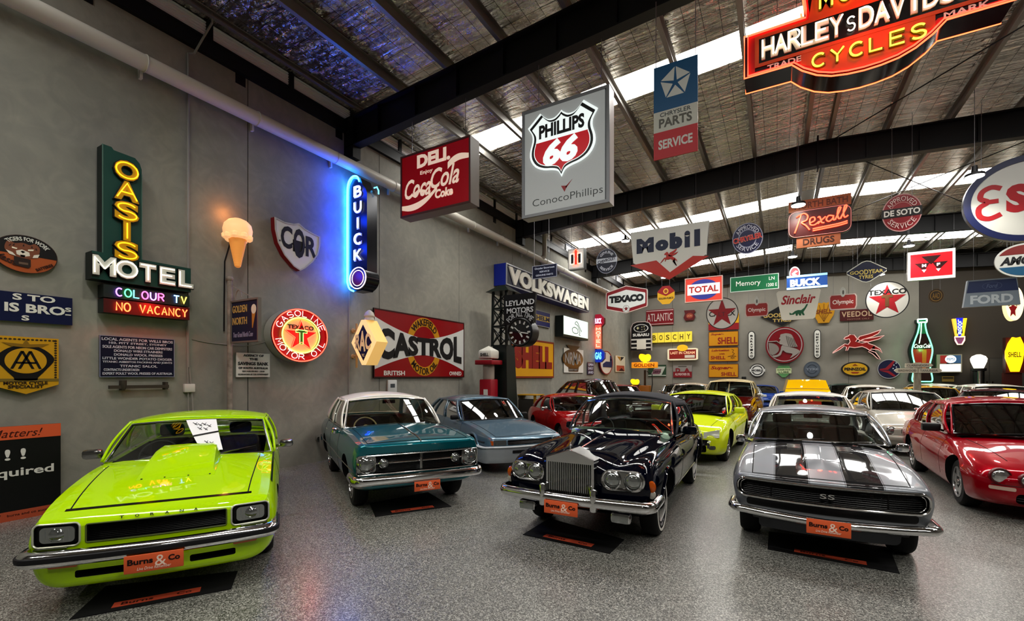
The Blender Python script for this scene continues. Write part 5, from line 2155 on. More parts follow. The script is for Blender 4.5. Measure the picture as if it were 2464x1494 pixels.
s = Sign('neon_sign', 'round red petrol neon sign with a green ringed star on its white centre', 'L', (651, 733), (787, 873), .24)
s.ell('can', 0, 0, 1, 1, -.22, 0, mat('#a5141d', .35), mat('#b7b3ab', .4, .5), k=56)
s.ring('rim', ellipse(0, 0, 1, 1, 56), ellipse(0, 0, .955, .955, 56), 0, .03, mat('#7a1015', .4))
s.ell('centre', 0, 0, .64, .64, 0, .008, mat('#d6c9a0', .4))
s.poly('star', star(0, -.02, .60, .235), .008, .012, mat('#b3202a', .4))
s.rect('letter', -.2, .1, .2, .2, .012, .018, mat('#1d5a2c', .4)); s.rect('letter', -.06, -.32, .06, .1, .012, .018, mat('#1d5a2c', .4))
s.txt('TEXACO', 0, .30, .92, .16, .014, '#3a1a14', .03)
s.tube('neon_ring', ellipse(0, 0, .97, .97, 56), .03, .011, NEON('#ff3a2a', 6), True)
s.tube('neon_ring', ellipse(0, 0, .66, .66, 48), .035, .012, NEON('#7dff5a', 3.5), True)
s.tube('neon_star', star(0, -.02, .6, .235), .035, .007, NEON('#ff5a3a', 3.5), True)
s.tube('neon_letter', [(-.2, .2), (.2, .2), (.2, .1), (.06, .1), (.06, -.32), (-.06, -.32), (-.06, .1), (-.2, .1)], .035, .007, NEON('#8dff6a', 3), True)
s.neon('GASOLINE', 0, 0, 1.6, .20, .034, .0065, NEON('#ffe9df', 1.7), arc=(.82, 90, 150, True), gap=.3)
s.neon('MOTOR', 0, 0, .9, .20, .034, .0065, NEON('#ffe9df', 1.7), arc=(.80, 235, 88, False), gap=.26)
s.neon('OIL', 0, 0, .54, .20, .034, .0065, NEON('#ffe9df', 1.7), arc=(.80, 322, 52, False), gap=.26)
r_ = s.done()
glow(r_, (0, 0, .30), '#ff2416', 9)

s = Sign('shield_sign', 'white shield sign with three tall black letters and a thick red edge', 'L', (660, 518), (770, 662), .14)
sh = [(-.98, .92), (-.55, .80), (0, 1), (.12, .93), (.5, .80), (.98, .66)]
sh = [(-1, .94), (-.6, .86), (-.2, .90), (.02, 1), (.3, .84), (.7, .74), (1, .70), (1, .3), (.9, -.12), (.66, -.5), (.3, -.85), (.08, -1), (-.2, -.88), (-.6, -.5), (-.86, -.05), (-.98, .45)]
s.poly('panel', sh, -.12, 0, mat('#d9d9d6', .35), mat('#6e1420', .4))
s.ring('edge', sh, [(u * .93, v * .94) for u, v in sh], 0, .012, mat('#b9b9b4', .4))
for t, u, wd, ht, v in (('C', -.50, .48, .92, .26), ('O', .04, .50, 1.24, .14), ('R', .58, .50, .86, .12)):
    s.txt(t, u, v, wd, ht, .002, BK, .03)
for u in (-.78, -.26, .3):
    s.ell('dot', u, .05, .025, .04, 0, .008, mat(BK, .5), k=8)
s.done()

s = Sign('notice_sign', 'small white bank agency notice screwed to the wall under the projecting navy sign', 'L', (567, 848), (648, 907))
s.rect('panel', -1, -1, 1, 1, 0, .02, mat('#c9cac4', .45))
for k, (t, wd, ht) in enumerate((('AGENCY OF', 1.2, .2), ('THE', .5, .2), ('SAVINGS BANK', 1.8, .28), ('OF SOUTH AUSTRALIA', 1.75, .17), ('ESTABLISHED 1848', 1.3, .12), ('GUARANTEED BY THE GOVERNMENT', 1.8, .13))):
    s.txt(t, 0, (.80, .5, .12, -.25, -.52, -.78)[k], wd, ht, .021, '#26272a' if k < 4 else '#55554f', .03)
s.done()

s = Sign('enamel_sign', 'big red and white enamel oil sign with black letters and a yellow ring', 'L', (897, 740), (1115, 908))
s.rect('panel', -1, -1, 1, 1, 0, .025, mat('#8f141b', .3), BLACK)
bow = [(-1 + 2 * i / 24, .27 + .50 * (abs(-1 + 2 * i / 24)) ** 1.6) for i in range(25)]
s.poly('white_field', [(u, -v * 1.0 + .0) for u, v in bow] + [(u, v * 1.0) for u, v in bow[::-1]], .025, .028, mat('#cfd0cc', .35))
ar = ellipse(0, .02, .38, .92, 30, 18, 162)
ai = ellipse(0, .02, .27, .64, 30, 18, 162)
s.poly('yellow_ring', ar + ai[::-1], .025, .0275, mat('#c58f1d', .4))
ar = ellipse(0, -.02, .38, .92, 30, 198, 342)
ai = ellipse(0, -.02, .27, .64, 30, 198, 342)
s.poly('yellow_ring', ar + ai[::-1], .025, .0275, mat('#c58f1d', .4))
s.txt('WAKEFIELD', 0, .02, .6, .22, .031, '#2a1208', .02, arc=(.78, 90, 104, True, .42))
s.txt('MOTOR OIL', 0, -.02, .6, .22, .031, '#2a1208', .02, arc=(.78, 270, 104, False, .42))
s.txt('CASTROL', .0, .0, 1.84, .80, .032, BK, .05, warp=lambda t: (.70 + .62 * abs(t) ** 1.5, 0))
s.txt('BRITISH', -.62, -.86, .4, .14, .027, WH, .02)
s.txt('OWNED', .76, -.86, .32, .14, .027, WH, .02)
s.frame('frame', .03, 0, .035, mat('#3d0d10', .4))
s.done()

s = Sign('box_sign', 'long dark blue box sign with large raised white capitals high on the grey wall', 'L', (1217, 632), (1417, 752), .5)
s.rect('box', -1, -1, 1, 1, -.48, 0, mat('#0e1336', .35), mat('#1b2c86', .35))
s.frame('frame', .04, 0, .03, mat('#8f9094', .35, .5))
s.txt('VOLKSWAGEN', 0, 0, 1.92, 1.6, .002, '#efede3', .055, depth=.05, space=1.05)
s.done()

s = Sign('enamel_sign', 'square yellow enamel sign with five heavy red capitals behind the street clock', 'L', (1229, 809), (1331, 909))
s.rect('panel', -1, -1, 1, 1, 0, .03, mat('#d39d1d', .35))
s.frame('frame', .07, 0, .04, mat('#7d2c12', .5))
s.txt('SHELL', 0, .1, 1.8, 1.25, .031, '#8d1d14', .09)
s.done()

s = Sign('small_sign', 'small blue and yellow sign on the wall behind the street clock', 'L', (1287, 744), (1322, 790))
s.rect('panel', -1, -1, 1, 1, 0, .03, mat('#1d2560', .4))
s.rect('yellow_band', -1, -.3, 1, .42, .03, .034, mat('#b59a46', .5))
s.txt('HELM', 0, .06, 1.8, .55, .035, '#2a2440', .04)
s.frame('frame', .03, 0, .04, mat('#8d8b86', .4))
s.done()

s = Sign('lightbox', 'white glowing lightbox with a small black line drawing of a sheep', 'L', (1355, 758), (1415, 820), .40)
s.rect('cabinet', -1, -1, 1, 1, -.38, 0, mat('#15201c', .4), mat('#26302c', .4))
s.rect('lit_face', -.97, -.78, .97, .97, 0, .01, mat('#dff0e6', .4, 0, .42))
for pts in ([(-.1, .62), (.0, .72), (.1, .6), (.2, .3), (.34, -.05), (.4, -.2)], [(-.1, .62), (-.12, .45), (.0, .4), (.1, .3), (.22, -.1), (.26, -.4)], [(-.35, -.1), (-.2, .1), (.0, .05), (.1, -.15), (.1, -.4), (-.1, -.5), (-.3, -.4), (-.35, -.1)], [(.26, -.4), (.2, -.55), (.3, -.6)]):
    s.tube('line_drawing', [p[:2] for p in catmull([(u, v, 0) for u, v in pts], 4)], .012, .014, BLACK)
s.done()

s = Sign('badge_sign', 'black and silver motoring club badge sign on a white board under the lightbox', 'L', (1352, 826), (1404, 897))
s.rect('panel', -.86, -1, .95, .72, 0, .02, mat('#d0cfca', .45))
s.ell('disc', -.05, .0, .95, .68, .02, .035, mat('#17171a', .35))
s.poly('disc', [(-.65, .95), (.6, .95), (.3, .66), (-.36, .66)], .02, .03, mat('#17171a', .35))
s.poly('disc', [(-.5, -.5), (.5, -.5), (.42, -.92), (-.46, -.92)], .02, .03, mat('#17171a', .35))
s.txt('NRMA', -.05, .02, 1.5, .98, .036, '#8b8c8c', .02, warp=lambda t: (1.0 - .35 * abs(t), 0))
s.txt('SAFETY FIRST', -.05, -.80, .8, .12, .031, '#8b8c8c', .02)
s.done()

s = Sign('small_sign', 'tiny dark blue enamel sign hung under the blue lamp of the red neon blade', 'L', (1413, 871), (1428, 901))
s.rect('panel', -1, -1, 1, 1, 0, .02, mat('#1c1e48', .4))
for v in (.6, 0, -.65):
    s.txt('OPEN' if v > .3 else 'DAILY' if v > -.3 else 'AND', 0, v, 1.6, .4, .021, '#b9bccb', .03)
s.done()

s = Sign('oval_sign', 'white oval sign with a dark blue block and red rim behind the red neon blade', 'L', (1440, 842), (1471, 901))
s.ell('panel', 0, 0, 1, 1, 0, .08, mat('#cbc9c2', .4), mat('#7d1a20', .4))
s.ring('rim', ellipse(0, 0, 1, 1, 40), ellipse(0, 0, .9, .93, 40), .08, .09, mat('#8a2026', .4))
s.poly('blue_block', [(-.55, -.38), (.85, -.38), (.85, .35), (.6, .35), (.55, .1), (-.1, .1), (-.55, -.1)], .09, .1, mat('#20285a', .4))
s.rect('blue_block', .55, .2, .75, .62, .09, .1, mat('#20285a', .4))
s.done()

s = Sign('small_sign', 'small cream, ochre and orange advertising tin sign near the wall corner', 'L', (1480, 855), (1503, 895))
s.rect('panel', -1, -1, 1, 1, 0, .03, mat('#d5cbb4', .5))
s.poly('picture', [(-.7, .9), (0, .35), (0, .9)], .03, .033, mat('#b07c1a', .5))
s.poly('picture', [(.05, .9), (.05, .35), (.8, .9)], .03, .033, mat('#2b2320', .5))
s.poly('picture', [(-.8, -.2), (.8, -.2), (.9, -.9), (-.8, -.9)], .03, .033, mat('#b0563c', .5))
s.poly('picture', [(-.4, -.9), (.2, -.5), (.9, -.9)], .033, .036, mat('#4a1c14', .5))
s.done()

# signs that stand out from the long wall
yb = at_x(836, 560, WX).y - .02
s = Sign('neon_blade_sign', 'tall blue neon blade sign with white stacked letters projecting from the wall', 'H', (838, 430), (883, 697), yb)
nv = mat('#0c1230', .3)
blade = [(-.85, -.78), (-.85, .80), (-.6, .95), (-.15, 1.0), (.3, .95), (.55, .82), (.85, .74), (1.0, .66), (1.0, -.74), (.95, -.9), (.55, -1), (-.5, -1)]
s.poly('blade', blade, -.30, 0, nv, mat('#14161f', .25, .4))
s.ell('badge_can', .25, -.79, .92, .20, -.32, .05, nv, mat('#1a1b20', .2, .5))
s.ell('badge', .25, -.79, .5, .115, .05, .06, mat('#7d1f2c', .4))
s.tube('badge_ring', ellipse(.25, -.79, .84, .182, 36), .06, .011, NEON('#ffe9f4', 2.2), True)
s.tube('badge_ring', ellipse(.25, -.79, .60, .132, 36), .06, .008, NEON('#ffe0ee', 2), True)
for k, ch in enumerate('BUICK'):
    v = .72 - k * .275
    s.txt(ch, .12, v, .82 if ch != 'I' else .25, .21, .002, '#dfe6f2', .03, depth=.02)
    s.neon(ch, .12, v, .7, .17, .04, .012, NEON('#eef4ff', 2.5), gap=.02)
for r0, off in ((.03, 0), (.02, .16)):
    pts = [(-.3 + off, -1.0 + off * .3), (-.75 + off, -.95 + off * .3), (-.98 + off, -.84)] + [(-1.0 + off, -.8 + .16 * i) for i in range(10)] + [(-.96 + off, .84), (-.75 + off, .95 - off * .2), (-.35, 1.0 - off * .2), (.1, .97 - off * .2), (.3, .88)]
    s.tube('neon_tube', [p[:2] for p in catmull([(u, v, 0) for u, v in pts], 3)], .03, r0 * .62, NEON('#1f8dff', 30 if off == 0 else 14), seg=8)
s.tube('neon_tube', [(.75, .83), (1.05, .83), (1.22, .76), (1.22, .70)], -.28, .016, NEON('#46b4ff', 5))
s.P('wall_bracket').box(-s.sx * 1.0, -s.sx * .8, -.05, .05, -.2, -.1, BLACK)
s.P('wall_bracket').box(-s.sx - .06, -s.sx * .8, s.sy * .4, s.sy * .5, -.2, -.1, BLACK)
r_ = s.done()
for v in (-.7, -.2, .3, .8):
    glow(r_, (-s.sx * .35, v * s.sy, .34), '#0a38ff', 15, .12)

yr = at_x(838, 830, WX).y - .02
s = Sign('lantern_sign', 'cream hexagonal lantern sign with a navy diamond in front of the big red enamel sign', 'H', (841, 753), (922, 880), yr)
hx_ = [(-.98, -.12), (-.38, .78), (.05, .80), (.62, .28), (.86, -.14), (.62, -.62), (.02, -.97), (-.38, -.95)]
hx_ = [(-.88, -.12), (-.28, .70), (-.02, .70), (.62, -.12), (.0, -.96), (-.24, -.96)]
s.poly('lantern', hx_, -.34, 0, mat('#ecc98a', .4, 0, .6), mat('#e8b868', .4, 0, .5))
s.poly('navy_diamond', [(-.66, -.14), (-.16, .52), (.34, -.14), (-.14, -.80)], 0, .01, mat('#1d2050', .4))
s.txt('RAC', -.15, -.10, .92, .66, .011, '#fff0b8', .03, warp=lambda t: (1.25 - .5 * abs(t), 0))
s.txt('TC', -.14, -.60, .16, .1, .011, '#efe2ae', .03)
s.P('cap').lathe([(.12, 0), (.1, .06), (.12, .1), (.09, .18), (.03, .23), (.001, .24)], mat('#c9c2b4', .4), 16, 'z', (0, 0, 0))
cp = s.P('cap')
cp.v = [(x - .10 * s.sx, z + .70 * s.sy, y - .15) for x, y, z in cp.v]
bm_ = mat('#b99a6a', .5)
s.P('bracket').tube([(-.88 * s.sx, -1.05 * s.sy, -.15), (-.88 * s.sx, .62 * s.sy, -.15)], .025, bm_)
for v in (.36, -.62):
    s.P('bracket').tube([(-1.25 * s.sx, v * s.sy, -.15), (-.3 * s.sx, v * s.sy, -.15)], .018, bm_)
    s.P('bracket').lathe([(.05, -.03), (.06, 0), (.05, .03)], bm_, 10, 'x', (-1.1 * s.sx, v * s.sy, -.15))
s.done()

# ice cream cone lamp
p = at_x(572, 560, WX + .28)
t = thing('ice_cream_lamp', 'glowing ice cream cone lamp fixed high on the grey wall', 'lamp', p)
ic = mat('#ffc488', .5, 0, .5)
b = MB()
b.lathe([(.025, -.62), (.05, -.60), (.145, -.12), (.16, -.10)], mat('#e89848', .5, 0, .32), 20)
for k in range(9):
    b.lathe([(.05 + .0095 * k + .006, -.565 + .05 * k), (.05 + .0095 * k + .012, -.555 + .05 * k), (.05 + .0095 * k + .006, -.545 + .05 * k)], mat('#e89848', .5, 0, .32), 20)
b.build('cone', t)
b = MB()
b.lathe([(.15, -.12), (.20, -.10), (.225, -.03), (.235, .05), (.215, .14), (.15, .21), (.07, .245), (.001, .25)], ic, 24)
for k in range(9):
    a = 2 * PI * k / 9
    b.lathe([(.02, -.06), (.055, -.03), (.06, .02), (.03, .06)], ic, 10, 'z', (.19 * math.cos(a), .19 * math.sin(a), -.07 - .02 * (k % 2)))
b.build('scoop', t)
b = MB()
b.bar((-.25, 0, -.1), (0, 0, -.1), .06, .03, BLACK)
b.tube([(-.2, -.02, -.15), (-.25, -.09, -.5), (-.25, -.10, -1.3), (-.255, -.10, -1.75)], .014, BLACK, 6)
b.build('power_cord', t)
glow(t, (-.12, -.1, .36), '#ff9a50', 2.5)

# rusty post with a small projecting sign
pt, pb = at_x(553, 675, WX + .07), at_x(556, 985, WX + .07)
b = MB()
rust = noise_mat('#6a625a', '#8f867b', 9, .7)
b.tube([(WX + .07, pt.y, .02), (WX + .07, pt.y, pt.z)], .042, rust, 10)
b.lathe([(.05, 0), (.06, .03), (.045, .07), (.001, .08)], rust, 12, 'z', (WX + .07, pt.y, pt.z))
o = tag(b.build('sign_post'), 'rusty thin post standing against the wall holding the small navy cone sign', 'post')
s = Sign('hanging_sign', 'small navy and gold sign with an ice cream cone hung on the rusty post', 'H', (558, 725), (625, 822), pt.y)
s.rect('panel', -.95, -1, .95, .95, -.015, .015, mat('#1d1f3c', .45))
s.frame('frame', .03, -.03, .03, mat('#77716a', .5, .5))
s.txt('GOLDEN', -.34, .58, 1.05, .34, .016, '#b59a5c', .02)
s.txt('NORTH', -.34, .02, 1.05, .34, .016, '#b59a5c', .02)
s.txt('Your Grand North Cone', -.1, -.62, 1.4, .24, .016, '#8d87a0', .01, .3)
s.poly('cone_picture', [(.52, .35), (.78, .35), (.58, -.35), (.54, -.35)], .015, .018, mat('#b4813a', .5))
s.ell('cone_picture', .65, .50, .17, .22, .015, .019, mat('#d9d2c0', .5), k=18)
s.P('bracket').tube([(-s.sx * 1.02, s.sy * 1.75, 0), (s.sx * .62, s.sy * .98, 0)], .008, rust, 5)
s.P('bracket').tube([(-s.sx * .5 + .09 * math.cos(a), s.sy * 1.14 + .13 * math.sin(a), 0) for a in [2 * PI * i / 16 for i in range(13)]], .01, rust, 5)
s.done()

# electrical conduit, white plastic pipe and cables on the long wall
pipe = mat('#cfcbc1', .4)
b = MB()
zp = 6.66
PX = WX + .19
b.tube([(PX, FY0 + .02, zp), (PX, 26.3, zp)], .125, pipe, 16)
b.tube([(PX, 26.3, zp), (WX + .14, 26.4, zp - .05), (WX + .14, 26.42, zp - .2)], .125, pipe, 12)
o = tag(b.build('storm_pipe'), 'long off white plastic pipe running along the top of the grey wall', 'pipe')
for y in np.arange(-5.5, 26, 1.75):
    c = MB()
    c.box(WX + .001, WX + .065, y - .02, y + .02, zp - .19, zp + .19, pipe)
    c.tube([(PX + .13 * math.cos(a), y, zp + .13 * math.sin(a)) for a in [2 * PI * i / 14 for i in range(14)]], .008, pipe, 5, closed=True)
    c.build('pipe_clip', o)
c = MB()
q = at_x(1300, 612, PX)
c.tube([(PX, q.y, zp), (WX + .32, q.y + .1, zp + .1), (WX + .34, q.y + .1, zp + .3), (WX + .34, q.y + .1, zp + 1.0)], .1, pipe, 12)
c.build('pipe_elbow', o)
q = at_x(453, 500, WX + .03)
b = MB()
b.tube([(WX + .32, q.y + .22, 8.0), (WX + .30, q.y + .24, 7.85), (WX + .2, q.y + .12, 7.5), (WX + .06, q.y + .08, 7.32), (WX + .03, q.y, 7.28), (WX + .03, q.y, 2.0)], .018, mat('#8f8c86', .5), 6)
b.tube([(WX + .03, q.y + .02, 2.0), (WX + .03, q.y + .07, 1.3), (WX + .03, q.y + .06, .4)], .015, mat('#8f8c86', .5), 6)
b.tube([(WX + .03, q.y - .02, 2.7), (WX + .03, q.y - .0, 1.4), (WX + .03, q.y + .02, .4)], .012, mat('#8f8c86', .5), 6)
o = tag(b.build('conduit'), 'thin grey electrical conduit running up the wall beside the motel sign', 'conduit')
c = MB()
c.rbox(WX + .002, WX + .07, q.y - .07, q.y + .09, 1.58, 1.72, mat('#c9c7c0', .5), .01)
c.build('junction_box', o)
b = MB()
b.tube([p for p in catmull([at_x(*k, WX + .01) for k in ((462, 816), (500, 824), (555, 830), (600, 831), (640, 822))], 4)], .007, mat('#9a978f', .5), 5)
tag(b.build('cable'), 'thin pale cable sagging along the wall towards the round red neon sign', 'cable')
q = at_x(840, 800, WX + .02)
b = MB()
b.tube([(WX + .02, q.y, .6), (WX + .02, q.y, 3.9)], .012, mat('#9a978f', .5), 5)
tag(b.build('conduit'), 'thin pale conduit running down from the blue neon blade behind the cream lantern sign', 'conduit')
q0, q1 = at_x(262, 930, WX + .08), at_x(405, 935, WX + .08)
b = MB()
rb = mat('#4a443b', .6, .4)
b.bar((WX + .08, q0.y, q0.z - .01), (WX + .08, q1.y, q0.z - .01), .05, .05, rb)
for y in (lerp(q0.y, q1.y, .22), lerp(q0.y, q1.y, .96)):
    b.box(WX, WX + .1, y - .02, y + .02, q0.z - .06, q0.z + .06, rb)
b.lathe([(.03, -.07), (.045, -.03), (.045, .07)], rb, 10, 'z', (WX + .08, lerp(q0.y, q1.y, .22), q0.z + .02))
tag(b.build('tow_bar'), 'short rusty iron bar fixed to the wall below the dark blue notice', 'bar')
p0, p1 = at_x(931, 914, WX + .02), at_x(953, 952, WX + .02)
t = thing('wall_controller', 'white plastic wall controller with a grey window above the teal sedan roof', 'controller', (WX, (p0.y + p1.y) / 2, (p0.z + p1.z) / 2))
w_, h_ = p1.y - p0.y, p0.z - p1.z
b = MB()
b.rbox(0, .06, -w_ / 2, w_ / 2, -h_ / 2, h_ / 2, mat('#c9cbc8', .5), .02)
b.build('case', t)
b = MB()
b.box(.06, .064, -w_ * .24, w_ * .24, h_ * .02, h_ * .26, mat('#4d5358', .3))
b.build('display', t)

# board standing on the floor by the wall
pa, pc = at_x(-90, 1290, WX + .13), at_x(146, 1216, WX + .13)
pa.z = pc.z = .01
ex = (pc - pa).normalized()
pc2 = pc
wdt = (pc - pa).length
ez = Vector((0, 0, 1))
nrm = ex.cross(ez)
Mx = Matrix((ex, ez, nrm)).transposed().to_4x4()
Mx.translation = pa + Vector((0, 0, -.01))
t = thing('notice_board', 'black and orange notice board standing on the floor against the wall', 'board', M=Mx)
H_ = (at_y(146, 1018, pc.y).z) * 1.0
b = MB()
b.box(0, wdt, 0, H_, -.03, 0, mat('#0d0e10', .45))
b.build('board', t)
b = MB()
b.box(0, wdt, H_ * .86, H_, 0, .006, ORANGE)
b.build('orange_header', t)
b = MB()
b.box(0, wdt, .0, H_ * .10, 0, .006, mat('#b5573a', .5))
b.build('orange_footer', t)
for body, x, y, w_, h_, col, kk in (('Matters!', wdt - .42, H_ * .925, .48, .10, '#4a140a', dict(shear=.35)), ('!', wdt - .64, H_ * .70, .05, .14, WH, dict(bold=.02)), ('!', wdt - .50, H_ * .70, .05, .14, WH, dict(bold=.02)), ('!', wdt - .36, H_ * .70, .05, .14, WH, dict(bold=.02)), ('Required', wdt - .44, H_ * .50, .74, .14, WH, dict(bold=.02)), ('ONLINE BIDS', wdt - 1.05, H_ * .30, .64, .07, WH, dict(bold=.01)), ('burns and co auctions', wdt - .28, H_ * .06, .45, .03, '#3a140c', dict(bold=.01)), ('f', wdt - .58, H_ * .052, .04, .07, '#3a140c', dict(bold=.03))):
    b = MB()
    b.text(body, x, y, w_, h_, .006, mat(col, .5), depth=.002, **kk)
    b.build('lettering', t, smooth=0)

# petrol pump and street clock
p = at_x(1176, 832, -7.7)
k = (p.z) / 2.55
t = thing('petrol_pump', 'old red petrol pump with a white globe beside the dark green street clock', 'pump', (p.x, p.y, 0))
rd = mat('#8f1626', .35)
b = MB()
b.rbox(-.26, .26, -.26, .26, .0, .12, rd, .02)
b.rbox(-.21, .21, -.21, .21, .12, p.z * .63, rd, .03)
b.build('cabinet', t)
b = MB()
b.lathe([(.17, p.z * .63), (.18, p.z * .64), (.18, p.z * .78), (.17, p.z * .79)], mat('#a39a8f', .25), 20)
b.build('glass_cylinder', t)
b = MB()
b.rbox(-.31, .31, -.31, .31, p.z * .79, p.z * .84, rd, .02)
b.build('canopy', t)
b = MB()
b.rbox(-.24, .24, -.24, .24, p.z * .855, p.z * .95, mat('#d8d6cc', .4), .05)
b.add([(-.22, -.22, p.z * .945), (.22, -.22, p.z * .945), (.22, .22, p.z * .945), (-.22, .22, p.z * .945), (0, 0, p.z)], [(0, 1, 4), (1, 2, 4), (2, 3, 4), (3, 0, 4)], mat('#d8d6cc', .4))
b.T = Matrix.Translation((0, -.245, p.z * .9)) @ Matrix.Rotation(PI / 2, 4, 'X')
b.text('SHELL', 0, 0, .3, .1, 0, mat('#2a2a28', .5), .03, depth=.004)
b.build('globe', t)
b = MB()
b.box(-.05, .1, -.216, -.21, p.z * .28, p.z * .52, mat('#d4d2ca', .5))
b.build('price_plate', t)

p = at_x(1212, 705, -7.55)
yc, zt = p.y, p.z
t = thing('street_clock', 'tall dark green street clock post with a name board and hanging round clock', 'clock', (p.x, yc, 0))
gn = mat('#0f1a16', .4)
b = MB()
for sx in (-1, 1):
    for sy in (-1, 1):
        b.bar((sx * .26, sy * .26, zt * .62), (sx * .24, sy * .24, zt), .07, .07, gn, up=(0, 1, 0))
for f in range(4):
    R_ = Matrix.Rotation(f * PI / 2, 4, 'Z')
    for z0, z1 in ((.64, .75), (.77, .88), (.89, .98)):
        for a in (-1, 1):
            b.bar(R_ @ Vector((a * .24, -.25, zt * z0)), R_ @ Vector((-a * .24, -.25, zt * z1)), .03, .03, gn, up=(0, 1, 0))
    for z0 in (.76, .885):
        b.bar(R_ @ Vector((-.26, -.25, zt * z0)), R_ @ Vector((.26, -.25, zt * z0)), .05, .05, gn)
b.build('lattice', t)
b = MB()
b.add([(-.36, -.36, 0), (.36, -.36, 0), (.36, .36, 0), (-.36, .36, 0), (-.25, -.25, zt * .63), (.25, -.25, zt * .63), (.25, .25, zt * .63), (-.25, .25, zt * .63)], [(3, 2, 1, 0), (4, 5, 6, 7), (0, 1, 5, 4), (1, 2, 6, 5), (2, 3, 7, 6), (3, 0, 4, 7)], gn)
b.build('post', t)
b = MB()
b.add([(-.42, -.42, zt), (.42, -.42, zt), (.42, .42, zt), (-.42, .42, zt), (-.12, -.12, zt + .22), (.12, -.12, zt + .22), (.12, .12, zt + .22), (-.12, .12, zt + .22)], [(3, 2, 1, 0), (4, 5, 6, 7), (0, 1, 5, 4), (1, 2, 6, 5), (2, 3, 7, 6), (3, 0, 4, 7)], gn)
b.build('roof_cap', t)
yf = yc - .3
Lp = lambda *q: at_y(*q, yf) - Vector((p.x, yc, 0))
a0, a1 = Lp(1216, 712), Lp(1293, 778)
b = MB()
b.prism([(a0.x, a1.z), (a1.x - .1, a1.z), (a1.x, a0.z), (a0.x, a0.z)], 0, .1, mat('#111114', .4))
b.v = [(x, -.3 - z, y) for x, y, z in b.v]
b.build('name_board', t)
for body, q, w_, h_ in (('LEYLAND', (1255, 729), .88, .16), ('MOTORS', (1255, 747), .82, .16)):
    c = Lp(*q)
    b = MB()
    b.T = Matrix.Translation((c.x, -.405, c.z)) @ Matrix.Rotation(PI / 2, 4, 'X')
    b.text(body, 0, 0, w_ * (a1.x - a0.x), h_ * (a0.z - a1.z) * 1.1, 0, mat('#c7c9cb', .4), .02, depth=.01)
    b.build('lettering', t, smooth=0)
c = Lp(1255, 800)
rcl = (Lp(1283, 800) - Lp(1225, 800)).length / 2
b = MB()
b.T = Matrix.Translation((c.x, -.405, c.z)) @ Matrix.Rotation(PI / 2, 4, 'X')
b.text('FOR ALL TIME', 0, 0, 1, .16, 0, mat('#a9abad', .4), .02, depth=.01, arc=(rcl * 1.32, 90, 100, True, 1, 1))
b.build('lettering', t, smooth=0)
b = MB()
b.lathe([(rcl, -.35), (rcl * 1.05, -.1), (rcl * 1.05, .12), (rcl * .97, .14), (rcl * .92, .1)], mat('#0e0f12', .35), 36, 'y', (c.x, -.3, c.z))
cl = b.build('clock_case', t)
b = MB()
b.lathe([(rcl * .92, .1), (.001, .101)], mat('#17181c', .12, coat=1), 36, 'y', (c.x, -.3, c.z))
b.build('dial', cl)
for k in range(12):
    b = MB()
    a = PI / 6 * k
    d = Vector((math.sin(a), 0, math.cos(a)))
    b.bar(Vector((c.x, -.41, c.z)) + d * rcl * .62, Vector((c.x, -.41, c.z)) + d * rcl * .85, .05, .008, mat('#c9c9c4', .5), up=(0, 1, 0))
    b.build('hour_mark', cl)
for a, l_, wd in ((100, .7, .03), (150, .4, .045), (-50, .55, .02)):
    b = MB()
    d = Vector((math.sin(math.radians(a)), 0, math.cos(math.radians(a))))
    b.bar(Vector((c.x, -.42, c.z)) - d * rcl * .1, Vector((c.x, -.42, c.z)) + d * rcl * l_, wd, .008, mat('#d9d9d4', .5), up=(0, 1, 0))
    b.build('clock_hand', cl)

# red neon blade with a blue foot, projecting from the wall
yn = at_x(1432, 800, WX).y
s = Sign('neon_blade_sign', 'slim red neon blade sign with a red crown and a glowing blue foot', 'H', (1425, 757), (1455, 872), yn)
rdn = mat('#6a1218', .35)
oct_ = lambda cu, cv, ru, rv: [(cu + ru * math.cos(math.radians(22.5 + 45 * i)) * 1.08, cv + rv * math.sin(math.radians(22.5 + 45 * i)) * 1.08) for i in range(8)]
s.poly('crown', oct_(-.05, .72, .95, .28), -.25, .0, mat('#a01830', .4, 0, .35), rdn)
s.rect('shaft', -.5, -.42, .45, .55, -.25, .0, mat('#ff5a44', .4, 0, 1.6), rdn)
s.poly('foot', oct_(-.0, -.72, .95, .27), -.25, .0, mat('#1430a8', .4, 0, .4), mat('#16307e', .4))
s.txt('BUICK', -.05, .72, 1.1, .22, .002, mat('#ffb8e0', .4, 0, 1.5), .04)
s.neon('MOTEL', 0, .05, .6, .85, .03, .02, NEON('#ff8d76', 3), vertical=True)
s.txt('GAS', -.02, -.72, 1.0, .3, .002, mat('#5ac0ff', .4, 0, 2.2), .04)
s.P('wall_bracket').box(-s.sx * 1.6, -s.sx * .8, s.sy * .66, s.sy * .72, -.15, -.1, BLACK)
s.P('wall_bracket').box(-s.sx * 1.6, -s.sx * .8, -s.sy * .76, -s.sy * .70, -.15, -.1, BLACK)
r_ = s.done()
glow(r_, (-.35, .0, .25), '#ff3020', 20)
glow(r_, (-.35, -.75 * s.sy, .25), '#2a50ff', 10)
# ============ hung from the roof
R1, R2, R3 = 7.05, 15.0, 23.2


